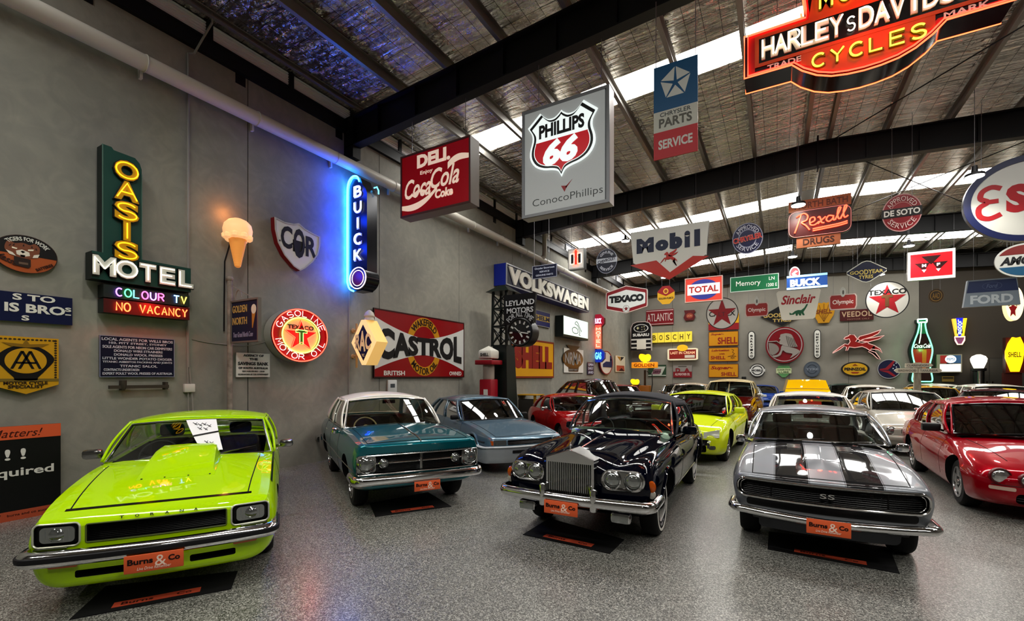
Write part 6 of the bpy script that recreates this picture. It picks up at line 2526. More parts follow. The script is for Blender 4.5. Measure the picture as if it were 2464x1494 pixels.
s = Sign('lightbox', 'red deli lightbox with white flowing script hung under the first black rafter', 'H', (965, 379), (1133, 487), R1)
gy = mat('#7d756c', .45)
s.rect('cabinet', -1, -1, 1, 1, -.28, -.004, mat('#4a2520', .5), gy)
s.rect('face', -.97, -.965, .97, .965, -.004, .006, mat('#a3101c', .25, 0, .10))
s.frame('frame', .035, -.004, .02, mat('#5a3a34', .45))
lt = mat('#f6d9c4', .4, 0, .35)
s.txt('DELI.', -.02, .67, .95, .42, .007, lt, .05)
s.txt('Enjoy', -.22, .28, .36, .15, .007, lt, .01)
s.txt('Coca', -.48, -.14, .78, .62, .007, lt, .015, .35)
s.txt('Cola', .30, -.0, .80, .62, .007, lt, .015, .35)
s.txt('Coke', .28, -.50, .5, .28, .007, lt, .04, .1)
rib = [(-.97, -.62), (-.7, -.64), (-.4, -.58), (-.1, -.42), (.14, -.16), (.3, .12), (.48, .34), (.7, .42), (.97, .34)]
top = [p[:2] for p in catmull([(u, v, 0) for u, v in rib], 4)]
bot = [(u, v - .11 - .10 * abs(math.sin(3 * u))) for u, v in top]
n_ = 12
s.poly('ribbon', top[:16] + bot[:16][::-1], .006, .009, lt)
s.poly('ribbon', [(u, v + .14) for u, v in top[22:]] + [(u, v + .14) for u, v in bot[22:]][::-1], .006, .009, lt)
s.poly('ribbon', [(-.72, -.34), (-.58, -.42), (-.42, -.30), (-.28, -.36), (-.2, -.3), (-.32, -.24), (-.46, -.2), (-.6, -.3)], .006, .009, lt)
s.wires([-.86, .70], top=7.3, z=-.2)
s.done()

s = Sign('lightbox', 'tall grey lightbox with a red, white and black route shield hung from the first rafter', 'H', (1257, 272), (1467, 486), R1)
gf = mat('#a9acab', .4, 0, .22)
sd = mat('#b9bab6', .4)
s.rect('cabinet', -1, -1, 1, 1, -.22, -.02, mat('#77797a', .45), sd)
s.rect('face', -.955, -.955, .90, .955, -.02, .004, gf)
s.frame('frame', .05, -.02, .02, mat('#85878a', .4, .3))
shp = [(0, .80), (.10, .86), (.28, .80), (.46, .83), (.62, 1.0), (.80, .86), (.94, .76), (.82, .55), (.86, .3), (.92, .0), (.84, -.22), (.66, -.36), (.40, -.46), (.2, -.54), (0, -.66)]
# shield: symmetrical outline, (u, v) in its own unit box
hp = [(0, .92)] + [p[:2] for p in catmull([(.05, .86, 0), (.2, .76, 0), (.38, .77, 0), (.52, .88, 0), (.62, 1.0, 0)], 3)] + [p[:2] for p in catmull([(.64, .99, 0), (.8, .84, 0), (1.0, .66, 0)], 2)] + [p[:2] for p in catmull([(.98, .62, 0), (.87, .42, 0), (.86, .22, 0), (.93, -.05, 0), (.92, -.3, 0), (.78, -.54, 0), (.54, -.68, 0), (.28, -.74, 0), (.1, -.82, 0), (0, -1.0, 0)], 3)]
full = hp + [(-u, v) for u, v in hp[-2:0:-1]]
cu, cv, ru, rv = -.04, .24, .80, .62
T_ = lambda k: [(cu + ru * u * k, cv + rv * (v * k + (1 - k) * -.03)) for u, v in full]
wl = mat('#e6f0ee', .35, 0, .65)
s.poly('shield', T_(1.0), .004, .03, wl)
s.poly('shield_line', T_(.94), .03, .032, mat(BK, .35))
s.poly('shield_field', T_(.865), .032, .034, wl)
red = [(u, v) for u, v in T_(.84) if v < cv + rv * .12]
ys_ = cv + rv * .13
xs_ = max(u for u, v in red)
xm_ = min(u for u, v in red)
s.poly('red_field', [(xs_ - .03, ys_)] + red + [(xm_ + .03, ys_)], .034, .036, mat('#c2101e', .3, 0, .3))
s.txt('PHILLIPS', cu + .0, cv + rv * .43, 1.04, .25, .035, BK, .04)
s.txt('66', cu - .02, cv - rv * .25, .80, .46, .037, wl, .05, .2, depth=.01)
s.poly('arrow_mark', [(-.06, -.54), (.08, -.56), (.02, -.66)], .004, .007, mat('#a81824', .4))
s.poly('arrow_mark', [(.04, -.57), (.2, -.46), (.06, -.6)], .004, .007, mat('#a81824', .4))
s.txt('ConocoPhillips', .06, -.77, 1.6, .17, .005, '#55595a', -.008, depth=.002)
s.wires([-.72, .74], top=7.4, z=-.2)
s.done()

s = Sign('banner', 'long narrow blue, white and red hanging banner with a white five part star', 'H', (1573, 165), (1679, 362), R1)
s.rect('panel', -1, .02, 1, 1, -.02, .0, mat('#1f5f8a', .4))
s.rect('panel', -1, -.42, 1, .02, -.02, .0, mat('#cfcfc4', .4))
s.rect('panel', -1, -1, 1, -.42, -.02, .0, mat('#c0242e', .4))
pc_ = (0, .56)
for k in range(5):
    a0, a1 = 90 + 72 * k + 8, 90 + 72 * (k + 1) - 8
    P5 = [(pc_[0] + .12 * math.cos(math.radians((a0 + a1) / 2)), pc_[1] + .055 * math.sin(math.radians((a0 + a1) / 2)))] + [(pc_[0] + .70 * math.cos(math.radians(a)), pc_[1] + .335 * math.sin(math.radians(a))) for a in (a0 - 6, a1 + 6)]
    s.poly('star', P5, 0, .003, mat('#d9dcd6', .4))
s.txt('CHRYSLER', 0, -.06, 1.4, .09, .001, '#55595c', .01, depth=.002)
s.txt('PARTS', 0, -.24, 1.5, .2, .001, '#6d6c64', .03, depth=.002)
s.txt('SERVICE', 0, -.70, 1.55, .2, .001, WH, .03, depth=.002)
s.wires([-.9, .9], top=7.5, z=-.01)
s.done()

# big bar and shield neon sign
s = Sign('neon_sign', 'huge red and black bar and shield neon sign overhead at the top edge', 'H', (1800, -140), (2440, 215), 7.25)
u_ = lambda x, z: ((x - s.c.x) / s.sx, (z - s.c.z) / s.sy)
xL, xR, zc0 = -.38, 2.32, 6.24
cx = (xL + xR) / 2
half = [(0, 7.2), (.35, 7.17), (.62, 7.06), (.66, 6.96), (.64, 6.76), (.64, 6.64), (1.35, 6.64), (1.35, 6.05), (.78, 6.05), (.66, 5.93), (.5, 5.82), (.34, 5.755), (.17, 5.725), (0, 5.715)]
hp = [(cx - .02 + dx, z) for dx, z in half]
full = hp + [(2 * (cx - .02) - x, z) for x, z in hp[-2:0:-1]]
out = [u_(*q) for q in full]
blk = mat('#1b0506', .3)
s.poly('can', out, -.38, 0, mat('#2a0506', .3), mat('#120607', .12, .2))
inn = lambda k: [u_(cx - .02 + (x - cx + .02) * (1 - k / 1.35), 6.33 + (z - 6.33) * (1 - k / .7)) for x, z in full]
s.ring('red_border', inn(.05), inn(.13), 0, .012, mat('#a81812', .3, 0, .14))
oc = mat('#b8431c', .35, 0, .13)
sc_ = [(dx * .86, 6.33 + (z - 6.33) * .90) for dx, z in half if z < 6.04 and dx < .9]
s.poly('orange_field', [u_(cx - .70, 6.22), u_(cx + .66, 6.22), u_(cx + .66, 6.02)] + [u_(cx - .02 + dx, z) for dx, z in sc_] + [u_(cx - .02 - dx, z) for dx, z in sc_[::-1]] + [u_(cx - .70, 6.02)], .0, .014, oc)
s.poly('orange_field', [u_(cx - .62, 6.52), u_(cx + .58, 6.52), u_(cx + .5, 7.05), u_(cx - .54, 7.05)], .0, .014, oc)
s.poly('name_bar', [u_(xL + .16, 6.20), u_(xR - .16, 6.20), u_(xR - .16, 6.54), u_(xL + .16, 6.54)], .012, .016, mat('#070607', .3))
s.ring('name_bar', [u_(xL + .11, 6.155), u_(xR - .11, 6.155), u_(xR - .11, 6.585), u_(xL + .11, 6.585)], [u_(xL + .16, 6.20), u_(xR - .16, 6.20), u_(xR - .16, 6.54), u_(xL + .16, 6.54)], .014, .02, oc)
tw, ty = NEON('#fff2dc', 2.4), NEON('#ffe23a', 2.6)
cv_ = mat('#c9bfae', .4)
word = 'HARLEY-DAVIDSON'
for k, ch in enumerate(word):
    x = xL + .27 + k * (xR - xL - .54) / 14
    uu, vv = u_(x, 6.37)
    if ch == '-':
        s.neon('S', uu, vv - .02, .06, .12, .05, .009, tw, gap=0)
        continue
    wd = .05 if ch == 'I' else .118
    s.txt(ch, uu, vv, wd, .28 / s.sy, .017, cv_, .05, depth=.02)
    s.neon(ch, uu, vv, wd * .82, .23 / s.sy, .06, .011, tw, gap=.0)
for word, zz, x0, x1, hh in (('CYCLES', 5.99, cx - .50, cx + .50, .19), ('MOTOR', 6.76, cx - .42, cx + .42, .24)):
    for k, ch in enumerate(word):
        uu, vv = u_(lerp(x0, x1, k / (len(word) - 1)), zz)
        s.txt(ch, uu, vv, .115, hh / s.sy * .95, .015, '#6d5a0e', .02, depth=.02)
        s.neon(ch, uu, vv, .1, hh / s.sy * .86, .06, .012, ty, gap=0)
for word, x in (('TRADE', xL + .46), ('MARK', xR - .42)):
    uu, vv = u_(x, 6.108)
    s.txt(word, uu, vv - .005, .30, .075 / s.sy, .021, '#fff0e6', .02)
s.tube('neon_outline', out, .02, .011, NEON('#ff4a2a', 5), True)
s.tube('neon_outline', inn(.045), .03, .011, NEON('#ff3a26', 5), True)
s.tube('neon_outline', out, -.38, .011, NEON('#ff5a30', 5), True)
s.wires([-.7, .7], top=7.6, z=-.2)
r_ = s.done()
glow(r_, (0, -.2, .45), '#ff3018', 14)
glow(r_, (0, .2, -.8), '#ff3018', 26)

s = Sign('pennant_sign', 'big white pennant shaped sign with dark blue letters and a small red flying horse', 'H', (1517, 560), (1706, 630), R2)
s.poly('panel', [(-1, 1), (1, 1), (.93, -.62), (.02, -1.55), (-.92, -.62)], -.14, 0, mat('#c6c7c0', .3), mat('#7d7d78', .4))
s.poly('red_foot', [(-1, -.72), (-.3, -.62), (.05, -1.3), (.62, -.62), (1, -.72), (.03, -1.66)], 0, .02, mat('#a83226', .4))
for t_, u, wd, ht, v in (('M', -.60, .46, .76, .22), ('o', -.16, .34, .56, .12), ('b', .20, .32, .82, .25), ('i', .48, .14, .82, .25), ('l', .72, .14, .82, .25)):
    s.txt(t_, u, v, wd, ht, .001, '#14223f', .09)


def flying_horse(s, n, cu, cv, k, z0, z1, m, kv=None, line=None):
    """a red winged horse in profile"""
    kv = kv or k
    body = [(-.30, .52), (-.36, .44), (-.48, .38), (-.54, .28), (-.44, .24), (-.32, .28), (-.28, .1), (-.36, -.06), (-.5, -.02), (-.72, -.22), (-.98, -.5), (-1.0, -.56), (-.7, -.34), (-.52, -.14), (-.42, -.22), (-.46, -.42), (-.38, -.4), (-.32, -.2), (-.1, -.26), (.2, -.2), (.36, -.3), (.5, -.44), (.72, -.56), (.86, -.84), (.92, -.98), (.8, -.92), (.62, -.66), (.44, -.5), (.56, -.36), (.84, -.42), (.98, -.6), (.9, -.36), (.68, -.16), (.46, -.04), (.4, .08), (.14, .12), (-.02, .3), (-.12, .5)]
    w1 = [(-.06, .1), (.1, .4), (.46, .52), (.94, .74), (.82, .52), (.6, .36), (.2, .2), (.06, .06)]
    w2 = [(.02, .06), (.3, .24), (.64, .3), (1.06, .40), (.84, .2), (.5, .08), (.2, .0)]
    for q in (body, w1, w2):
        pts = [(cu + k * u, cv + kv * v) for u, v in q]
        s.poly(n, pts, z0, z1, m)
        if line:
            s.tube('outline', pts, z1, line[0], line[1], True)


flying_horse(s, 'flying_horse', .02, -.52, .22, 0, .02, mat('#a8281e', .4), .5)
s.wires([-.7, .68], top=zceil(-3) - .25, z=-.07)
s.done()


def disc(name, label, TL, BR, Y, rim, field, texts, wires=(-.5, .5), band=None, inner=None, t=.03, where='H', top=None):
    s = Sign(name, label, where, TL, BR, Y)
    s.ell('panel', 0, 0, 1, 1, -t, 0, mat(field, .35), BLACK, k=48)
    if inner:
        s.ring('inner_ring', ellipse(0, 0, inner[0], inner[0], 44), ellipse(0, 0, inner[1], inner[1], 44), 0, .003, mat(inner[2], .4))
    s.ring('rim', ellipse(0, 0, 1, 1, 48), ellipse(0, 0, .95, .95, 48), 0, .008, mat(rim, .4))
    if band:
        s.poly('band', [(-1, band[0]), (1, band[0]), (1, band[1]), (-1, band[1])], .002, .01, mat(band[2], .4))
    for a in texts:
        s.txt(*a[0], **a[1])
    if wires:
        s.wires(wires, v=.8, top=top)
    return s


s = Sign('lightbox', 'small silver lightbox with a red and black tractor emblem', 'H', (1367, 601), (1405, 645), R2)
s.rect('cabinet', -1, -1, 1, 1, -.25, 0, mat('#b9b7b2', .35, .2), mat('#2a2a2c', .4))
s.rect('face', -.9, -.9, .9, .9, 0, .005, mat('#d9d6d0', .4, 0, .25))
for u in (-.45, .45):
    s.rect('emblem', u - .17, -.42, u + .17, .45, .005, .01, mat(BK, .4))
    s.tube('neon_outline', [(u - .22, -.48), (u + .22, -.48), (u + .22, .52), (u - .22, .52)], .02, .012, NEON('#ffe0c0', 2), True)
s.rect('emblem', -.16, -.55, .16, .9, .006, .012, mat('#d9301e', .4, 0, .9))
s.tube('neon_outline', [(-.3, -.7), (.3, -.7), (.22, .2), (.3, .6), (0, .95), (-.3, .6), (-.22, .2)], .02, .012, NEON('#ff5a3a', 4), True)
s.wires([-.7, .7], z=-.1)
s.done()

disc('round_sign', 'small round navy and white parts sign tilted beside the silver lightbox', (1435, 602), (1485, 655), R2, '#8e93a6', '#14182f', [(('GENUINE', 0, 0, 1.6, .22, .012, '#c9cdda'), dict(arc=(.72, 90, 110, True))), (('CHEVROLET', 0, .06, 1.7, .24, .012, '#14182f'), dict(rot=8)), (('SERVICE', 0, 0, 1.6, .22, .012, '#c9cdda'), dict(arc=(.70, 270, 110, False)))], band=(-.14, .24, '#c3c8d2')).done()
disc('round_sign', 'round navy approved service sign with red slanting script letters', (1762, 542), (1836, 606), R2, '#8e93a6', '#141c46', [(('APPROVED', 0, 0, 1.6, .26, .012, '#c9cdda'), dict(arc=(.74, 90, 130, True), bold=.0)), (('CHRYSLER', 0, 0, 1.9, .36, .014, '#d9a08a'), dict(rot=8, bold=.05)), (('CHRYSLER', 0, 0, 1.86, .31, .02, '#b3232c'), dict(rot=8, bold=.02)), (('SERVICE', 0, 0, 1.6, .26, .012, '#c9cdda'), dict(arc=(.72, 270, 120, False), bold=.0))], inner=(.60, .54, '#8e93a6')).done()
disc('round_sign', 'round dark red approved service sign with a black name band', (2122, 474), (2219, 551), R2, '#c49a98', '#8b1c25', [(('APPROVED', 0, 0, 1.6, .26, .012, '#dcc6c0'), dict(arc=(.74, 90, 130, True), bold=.0)), (('DE SOTO', 0, .02, 1.8, .32, .012, WH), dict(bold=.03)), (('SERVICE', 0, 0, 1.6, .26, .012, '#dcc6c0'), dict(arc=(.72, 270, 120, False), bold=.0))], inner=(.58, .55, '#c08a86'), band=(-.22, .26, '#15110f')).done()

s = Sign('neon_sign', 'salmon drugstore sign with red script neon between two lettered boards', 'H', (1896, 488), (2050, 582), R2)
sal = mat('#96603f', .6)
s.rect('board', -.98, .54, .98, 1.0, -.1, 0, sal, mat('#5a3a2a', .5))
s.rect('board', -.72, -1.0, .66, -.52, -.1, 0, sal, mat('#5a3a2a', .5))
s.poly('body', rrect(-1, -.56, 1, .58, .28), -.16, .02, mat('#3a0d0c', .35), mat('#1c0807', .4))
s.txt('NORTH BATH', .05, .77, 1.66, .26, .001, '#5a3320', .02)
s.txt('DRUGS', -.02, -.77, .98, .26, .001, '#3a2014', .02)
red_ = NEON('#ff3a24', 6)
sc = [[(-.78, -.36), (-.70, -.1), (-.62, .2), (-.58, .38), (-.72, .3), (-.5, .42), (-.36, .3), (-.4, .12), (-.56, .05), (-.42, -.1), (-.3, -.3)],
      [(-.3, -.02), (-.14, .06), (-.16, .2), (-.28, .16), (-.28, -.08), (-.14, -.12), (.0, .0)], [(-.04, .16), (.02, .18), (.08, -.06), (.16, -.08)], [(.2, .16), (.08, .04), (-.04, -.1)],
      [(.44, .14), (.3, .18), (.22, .04), (.3, -.06), (.42, .04), (.44, .16), (.44, -.02), (.52, .0)], [(.5, .0), (.62, .3), (.66, .44), (.6, .44), (.56, .2), (.6, .0), (.68, .02)], [(.66, .02), (.8, .34), (.84, .48), (.78, .48), (.74, .2), (.78, .02), (.88, .08)],
      [(-.2, -.28), (.2, -.24), (.6, -.2), (.86, -.14)], [(-.2, -.36), (.2, -.32), (.6, -.28), (.86, -.22)]]
for st in sc:
    for dz, rr in ((.05, .018),):
        b = MB()
        b.tube([(q[0] * s.sx, q[1] * s.sy, dz) for q in catmull([(u, v, 0) for u, v in st], 4)], rr, red_, 6)
        b.build('neon_tube', s.root)
s.tube('neon_outline', rrect(-.97, -.54, .97, .54, .26), .025, .006, mat('#c98a80', .4, 0, .4), True)
s.wires([-.7, .6], z=-.05)
r_ = s.done()
glow(r_, (0, 0, .5), '#ff3420', 8)

s = Sign('oval_sign', 'big white oval sign with a navy rim and red letters at the right edge', 'H', (2317, 398), (2660, 560), R2)
s.ell('panel', 0, 0, 1, 1, -.12, 0, mat('#c9cac3', .25), mat('#77797c', .3, .4), k=64)
s.ring('rim', ellipse(0, 0, 1, 1, 64), ellipse(0, 0, .88, .86, 64), 0, .02, mat('#18224f', .35))
for t_, u, v in (('S', -.18, .02), ('S', .22, .0), ('O', .60, .0)):
    s.txt(t_, u, v, .34, .66, .001, '#a31a24', .06)
arcE = [(-.42, .30), (-.56, .36), (-.70, .28), (-.73, .12), (-.62, .02), (-.75, -.10), (-.74, -.3), (-.6, -.38), (-.42, -.3)]
E3 = [p[:2] for p in catmull([(u, v, 0) for u, v in arcE], 4)]
b = MB()
V, F = [], []
for i, (u, v) in enumerate(E3):
    a, c2 = E3[max(i - 1, 0)], E3[min(i + 1, len(E3) - 1)]
    d = Vector(((c2[0] - a[0]) * s.sx, (c2[1] - a[1]) * s.sy)).normalized()
    wv = .055
    for sg in (-1, 1):
        V.append((u * s.sx + sg * d.y * wv, v * s.sy - sg * d.x * wv, .007))
b.add(V, [(2 * i, 2 * i + 1, 2 * i + 3, 2 * i + 2) for i in range(len(E3) - 1)], mat('#a31a24', .4))
b.bar((-.66 * s.sx, .02 * s.sy, .006), (-.46 * s.sx, .02 * s.sy, .006), .012, .1, mat('#a31a24', .4), up=(0, 1, 0))
b.build('lettering', s.root, smooth=0)
s.wires([-.7, .5], v=.7, z=-.06)
s.done()

# third rafter row
s = Sign('hexagon_sign', 'long hexagonal white sign with a dark red border and black capitals', 'H', (1458, 692), (1558, 750), R3)
hexa = [(-1, .52), (-.12, 1.0), (.9, .90), (1, .74), (1, -.40), (.9, -.60), (0, -1), (-.9, -.62), (-1, -.5)]
hexa = [(-.98, .62), (0, 1.0), (.98, .62), (1, .5), (1, -.5), (.98, -.62), (0, -1.0), (-.98, -.62), (-1, -.5), (-1, .5)]
s.poly('panel', hexa, -.1, 0, mat('#7d1d24', .35), mat('#d0ccc2', .4))
s.poly('white_field', [(u * .9, v * .70 if abs(u) < .5 else v * .62) for u, v in hexa], 0, .012, mat('#c9cbc7', .35))
s.ring('rim', hexa, [(u * .97, v * .95) for u, v in hexa], 0, .015, mat('#c9b9b2', .4))
s.txt('TEXACO', 0, .06, 1.66, .52, .013, BK, .08)
s.ell('emblem_disc', 0, -.68, .17, .28, .012, .02, mat('#c9cbc7', .35), k=24)
s.tube('emblem_ring', ellipse(0, -.68, .15, .25, 20), .02, .008, mat('#5a3a36', .5), True)
s.poly('star', [(u * .52, v) for u, v in star(0, -.68 / 1, .2, .08)], .02, .026, mat('#6d1820', .4)) if False else s.poly('star', [(.12 * math.cos(math.radians(90 + 36 * i)) * (1 if i % 2 == 0 else .4), -.68 + .2 * math.sin(math.radians(90 + 36 * i)) * (1 if i % 2 == 0 else .4)) for i in range(10)], .02, .026, mat('#6d1820', .4))
s.wires([-.95, .95], v=.6)
s.done()

s = Sign('octagon_sign', 'small red and yellow octagon sign with a shell emblem', 'H', (1582, 690), (1623, 730), R3)
s.poly('panel', oct_(0, 0, 1, 1), -.05, 0, mat('#c79a22', .4), mat('#d8c98a', .4))
s.poly('red_field', [(-1, .42), (-.42, 1), (.42, 1), (1, .42), (1, .35), (0, -.1), (-1, .35)], 0, .01, mat('#8d1d20', .4))
s.ell('emblem', 0, .42, .3, .3, .01, .018, mat('#d9b04a', .4), k=20)
s.ell('emblem', 0, .42, .2, .2, .018, .022, mat('#8d4a1a', .4), k=20)
s.txt('GOLDEN FLEECE', 0, -.35, 1.7, .2, .005, '#3a2a10', .02)
s.wires([-.45, .45])
s.done()

s = Sign('lightbox', 'orange red lightbox with a blue oval behind a white name band', 'H', (1648, 671), (1739, 722), R3)
s.rect('cabinet', -1, -1, 1, 1, -.22, 0, mat('#c0392a', .4, 0, .22), mat('#9a9690', .4))
s.frame('frame', .04, 0, .025, mat('#c9a49a', .4))
s.ell('blue_oval', 0, 0, .8, .82, 0, .008, mat('#28307d', .4, 0, .15), k=40)
s.rect('white_band', -.86, -.42, .86, .46, .008, .014, mat('#d9dad6', .4, 0, .2))
s.txt('TOTAL', 0, .02, 1.56, .52, .015, '#b0302c', .03)
s.wires([-.85, .85], z=-.1)
s.done()

s = Sign('street_sign', 'long green street name sign with a white border', 'H', (1757, 668), (1874, 694), R3)
s.rect('panel', -1, -1, 1, 1, -.02, 0, mat('#14633f', .4), mat('#c9cdc8', .4))
s.frame('frame', .025, 0, .004, mat('#b9c9bf', .4))
s.txt('Memory', -.24, -.04, 1.02, .85, .001, WH, .0)
s.txt('LN', .72, .42, .22, .42, .001, WH, .0)
s.txt('1200 E', .72, -.42, .42, .42, .001, WH, .0)
s.wires([-.8, .6])
s.done()

s = Sign('lightbox', 'pale blue glowing lightbox with bold white letters and a red disc on top', 'H', (1893, 665), (1991, 690), R3)
s.rect('cabinet', -1, -1, 1, 1, -.2, 0, mat('#1d3f7d', .35, 0, .35), mat('#1a2a4a', .4))
s.rect('glowing_edge', -1, -1, 1, -.72, .0, .02, mat('#a9dcff', .4, 0, 1.3))
s.rect('glowing_edge', -1, .70, 1, 1, .0, .02, mat('#7fb6e6', .4, 0, .8))
s.txt('BUICK', -.08, -.1, 1.5, 1.05, .021, mat('#f2f6ff', .4, 0, .5), .05)
s.ell('red_disc', -.6, 1.35, .27, .98, -.1, -.02, mat('#b0303a', .4, 0, .3), mat('#e0d8d8', .4), k=28)
s.ring('disc_rim', ellipse(-.6, 1.35, .27, .98, 28), ellipse(-.6, 1.35, .22, .8, 28), -.02, -.01, mat('#e6dcdc', .4))
s.poly('disc_emblem', [(-.75, 1.3), (-.55, 1.75), (-.43, 1.6), (-.6, 1.3), (-.48, 1.1), (-.66, 1.0)], -.02, -.012, mat('#e6dcdc', .4))
s.wires([-.92, .68], z=-.08)
s.done()

s = Sign('diamond_sign', 'flat black diamond tyre sign with gold letters hung near the back wall', 'H', (2037, 633), (2134, 675), R3)
dm = [(-.98, .1), (-.2, .92), (0, 1), (.2, .92), (.98, .1), (.98, -.1), (.2, -.92), (0, -1), (-.2, -.92), (-.98, -.1)]
s.poly('panel', dm, -.03, 0, mat('#11142a', .4))
s.tube('rim', dm, .0, .02, mat('#a9a99f', .4, .3), True)
s.txt('GOODYEAR', 0, -.02, 1.66, .42, .001, '#9a8a4a', .02, warp=lambda t: (1.15 - .5 * abs(t), 0))
s.txt('TYRES', -.02, -.48, .72, .34, .001, '#9a8a4a', .02)
s.wires([-.45, .45], v=.7)
s.done()

s = Sign('lightbox', 'bright red lightbox with three dark triangles and a white border', 'H', (2184, 608), (2299, 667), R3)
s.rect('cabinet', -1, -1, 1, 1, -.2, 0, mat('#e8e2da', .4, 0, .45), mat('#8d8985', .4))
s.rect('red_face', -.88, -.80, .88, .80, 0, .01, mat('#e0141e', .35, 0, .5))
tri = mat('#3a0a0c', .4)
s.poly('emblem', [(-.42, .62), (.42, .62), (0, .02)], .01, .018, tri)
s.poly('emblem', [(-.70, .16), (-.05, .16), (-.3, -.42)], .01, .018, tri)
s.poly('emblem', [(.05, .16), (.70, .16), (.3, -.42)], .01, .018, tri)
s.txt('M', -.30, -.02, .18, .2, .019, mat('#fff0f0', .4, 0, .6), .04)
s.txt('F', .30, -.02, .14, .2, .019, mat('#fff0f0', .4, 0, .6), .04)
for u in (-.3, .3):
    s.poly('emblem_tip', [(u - .10, -.30), (u + .10, -.30), (u, -.5)], .01, .02, mat('#f2dede', .4, 0, .5))
s.wires([-.98, .98], z=-.1)
s.done()

s = Sign('oval_sign', 'red, white and blue oval sign with bold slanted black letters at the right edge', 'H', (2393, 592), (2545, 660), R3)
s.ell('panel', 0, 0, 1, 1, -.06, 0, mat('#c9c9c2', .35), mat('#9a9a94', .4), k=48)
s.poly('red_field', [(.93 * math.cos(math.radians(a)), .9 * math.sin(math.radians(a))) for a in range(24, 160, 6)], 0, .01, mat('#7d2a26', .4))
s.poly('blue_field', [(.93 * math.cos(math.radians(a)), .9 * math.sin(math.radians(a))) for a in range(204, 340, 6)], 0, .01, mat('#2a5a78', .4))
s.txt('AMOCO', .02, -.0, 1.7, .5, .002, BK, .05, .25)
s.wires([-.6, .5], v=.8)
s.done()

# second hanging row
R4 = 27.0
s = disc('round_sign', 'round white sign with a big red star across black letters above the yellow panels', (1699, 719), (1777, 790), R4, '#1a1a1a', '#c3c3bd', [(('CALTEX', 0, -.02, 1.62, .32, .004, BK), dict(bold=.02))], wires=(-.8, .8))
s.poly('star', star(0, 0, .92, .36), .011, .016, mat('#8f1722', .4))
s.txt('LT', .0, -.05, .42, .26, .017, '#5a2a30', .0)
s.done()

s = Sign('small_sign', 'small red lozenge beer sign with a silver crest, left of the dinosaur sign', 'H', (1793, 727), (1849, 762), R4, group='red lozenge beer signs')


def olympic(s, n):
    bar = [(-.9, .80), (.9, .80), (1, .55), (1, -.55), (.9, -.9), (-.9, -.9), (-1, -.55), (-1, .55)]
    s.poly('panel', bar, -.06, 0, mat('#8d2824', .4), mat('#b3a7a2', .4))
    s.ring('rim', bar, [(u * .92, v * .88) for u, v in bar], 0, .012, mat('#b9a49e', .4))
    s.txt('Olympic', 0, -.1, 1.5, .62, .002, '#d6c6c0', .02)
    s.ell('crest', 0, 1.05, .2, .55, -.03, .02, mat('#b3b3ac', .35, .2), k=20)
    s.ell('crest', .02, 1.0, .07, .25, .02, .025, mat('#5a5a54', .4), k=12)
    s.wires([-.7, .7], v=.8)
    s.done()


olympic(s, 0)
s = Sign('small_sign', 'red lozenge beer sign with a silver crest between the dinosaur sign and star sign', 'H', (1995, 706), (2062, 745), R4, group='red lozenge beer signs')
olympic(s, 1)

s = Sign('tapered_sign', 'white tapered sign with red slanted letters over a small green dinosaur', 'H', (1868, 701), (1975, 766), R4)
s.poly('panel', [(-.98, .92), (-.9, 1), (.9, 1), (.98, .92), (1, .84), (.76, -.9), (.66, -1), (-.66, -1), (-.76, -.9), (-1, .84)], -.1, 0, mat('#cfcdc2', .35), mat('#8a8880', .4))
s.txt('Sinclair', 0, .36, 1.56, .62, .001, '#9a1c28', .03, .3)
dino = [(.42, .02), (.36, -.02), (.28, -.22), (.14, -.38), (.0, -.36), (-.14, -.42), (-.28, -.58), (-.4, -.5), (-.38, -.66), (-.2, -.66), (-.12, -.58), (-.1, -.74), (-.02, -.74), (0, -.6), (.06, -.74), (.14, -.74), (.14, -.58), (.22, -.74), (.3, -.72), (.24, -.52), (.36, -.26), (.44, -.04)]
s.poly('dinosaur', dino, 0, .006, mat('#1f5a3a', .4))
s.wires([-.6, .6], z=-.05)
s.done()

s = disc('round_sign', 'big round white sign with a red star under black letters and a brown T', (2082, 681), (2189, 762), R4, '#17171a', '#cfcec8', [(('TEXACO', 0, .42, 1.72, .28, .004, BK), dict(bold=.03))], wires=(-.75, .75))
s.poly('star', star(0, -.05, .88, .36), .003, .008, mat('#a31a26', .4))
s.rect('letter', -.26, .10, .26, .26, .008, .02, mat('#6d4a2a', .5))
s.rect('letter', -.09, -.38, .09, .10, .008, .02, mat('#6d4a2a', .5))
s.done()

s = disc('oval_sign', 'small dull gold oval sign hung in the dark right part of the hall', (2234, 696), (2271, 727), R4, '#6a4f22', '#3a2c1a', [(('AAD', 0, 0, 1.0, .8, .004, '#8a6a2e'), dict(bold=.02))], inner=(.8, .68, '#8a6a2e'))
s.done()

s = Sign('lightbox', 'pale blue grey trapezoid lightbox, unlit, with ghostly capitals', 'H', (2318, 676), (2456, 732), R4)
s.poly('cabinet', [(-.84, 1), (.88, 1), (1, -1), (-1, -1)], -.2, 0, mat('#8f9ba6', .4), mat('#9a9ea3', .4))
s.poly('upper_field', [(-.80, .9), (.84, .9), (.92, .05), (-.88, .05)], 0, .008, mat('#2f3d66', .4))
s.txt('FORD', 0, -.48, 1.5, .66, .001, '#cdd6dc', .04)
s.tube('emblem_ring', ellipse(.02, .48, .34, .28, 28), .008, .01, mat('#5a6688', .4), True)
s.txt('Ford', .02, .48, .4, .3, .009, '#6d7a9a', .0, .3)
s.frame('frame', .03, 0, .01, mat('#7d8186', .4)) if False else None
s.wires([-.6, .7], z=-.1)
s.done()

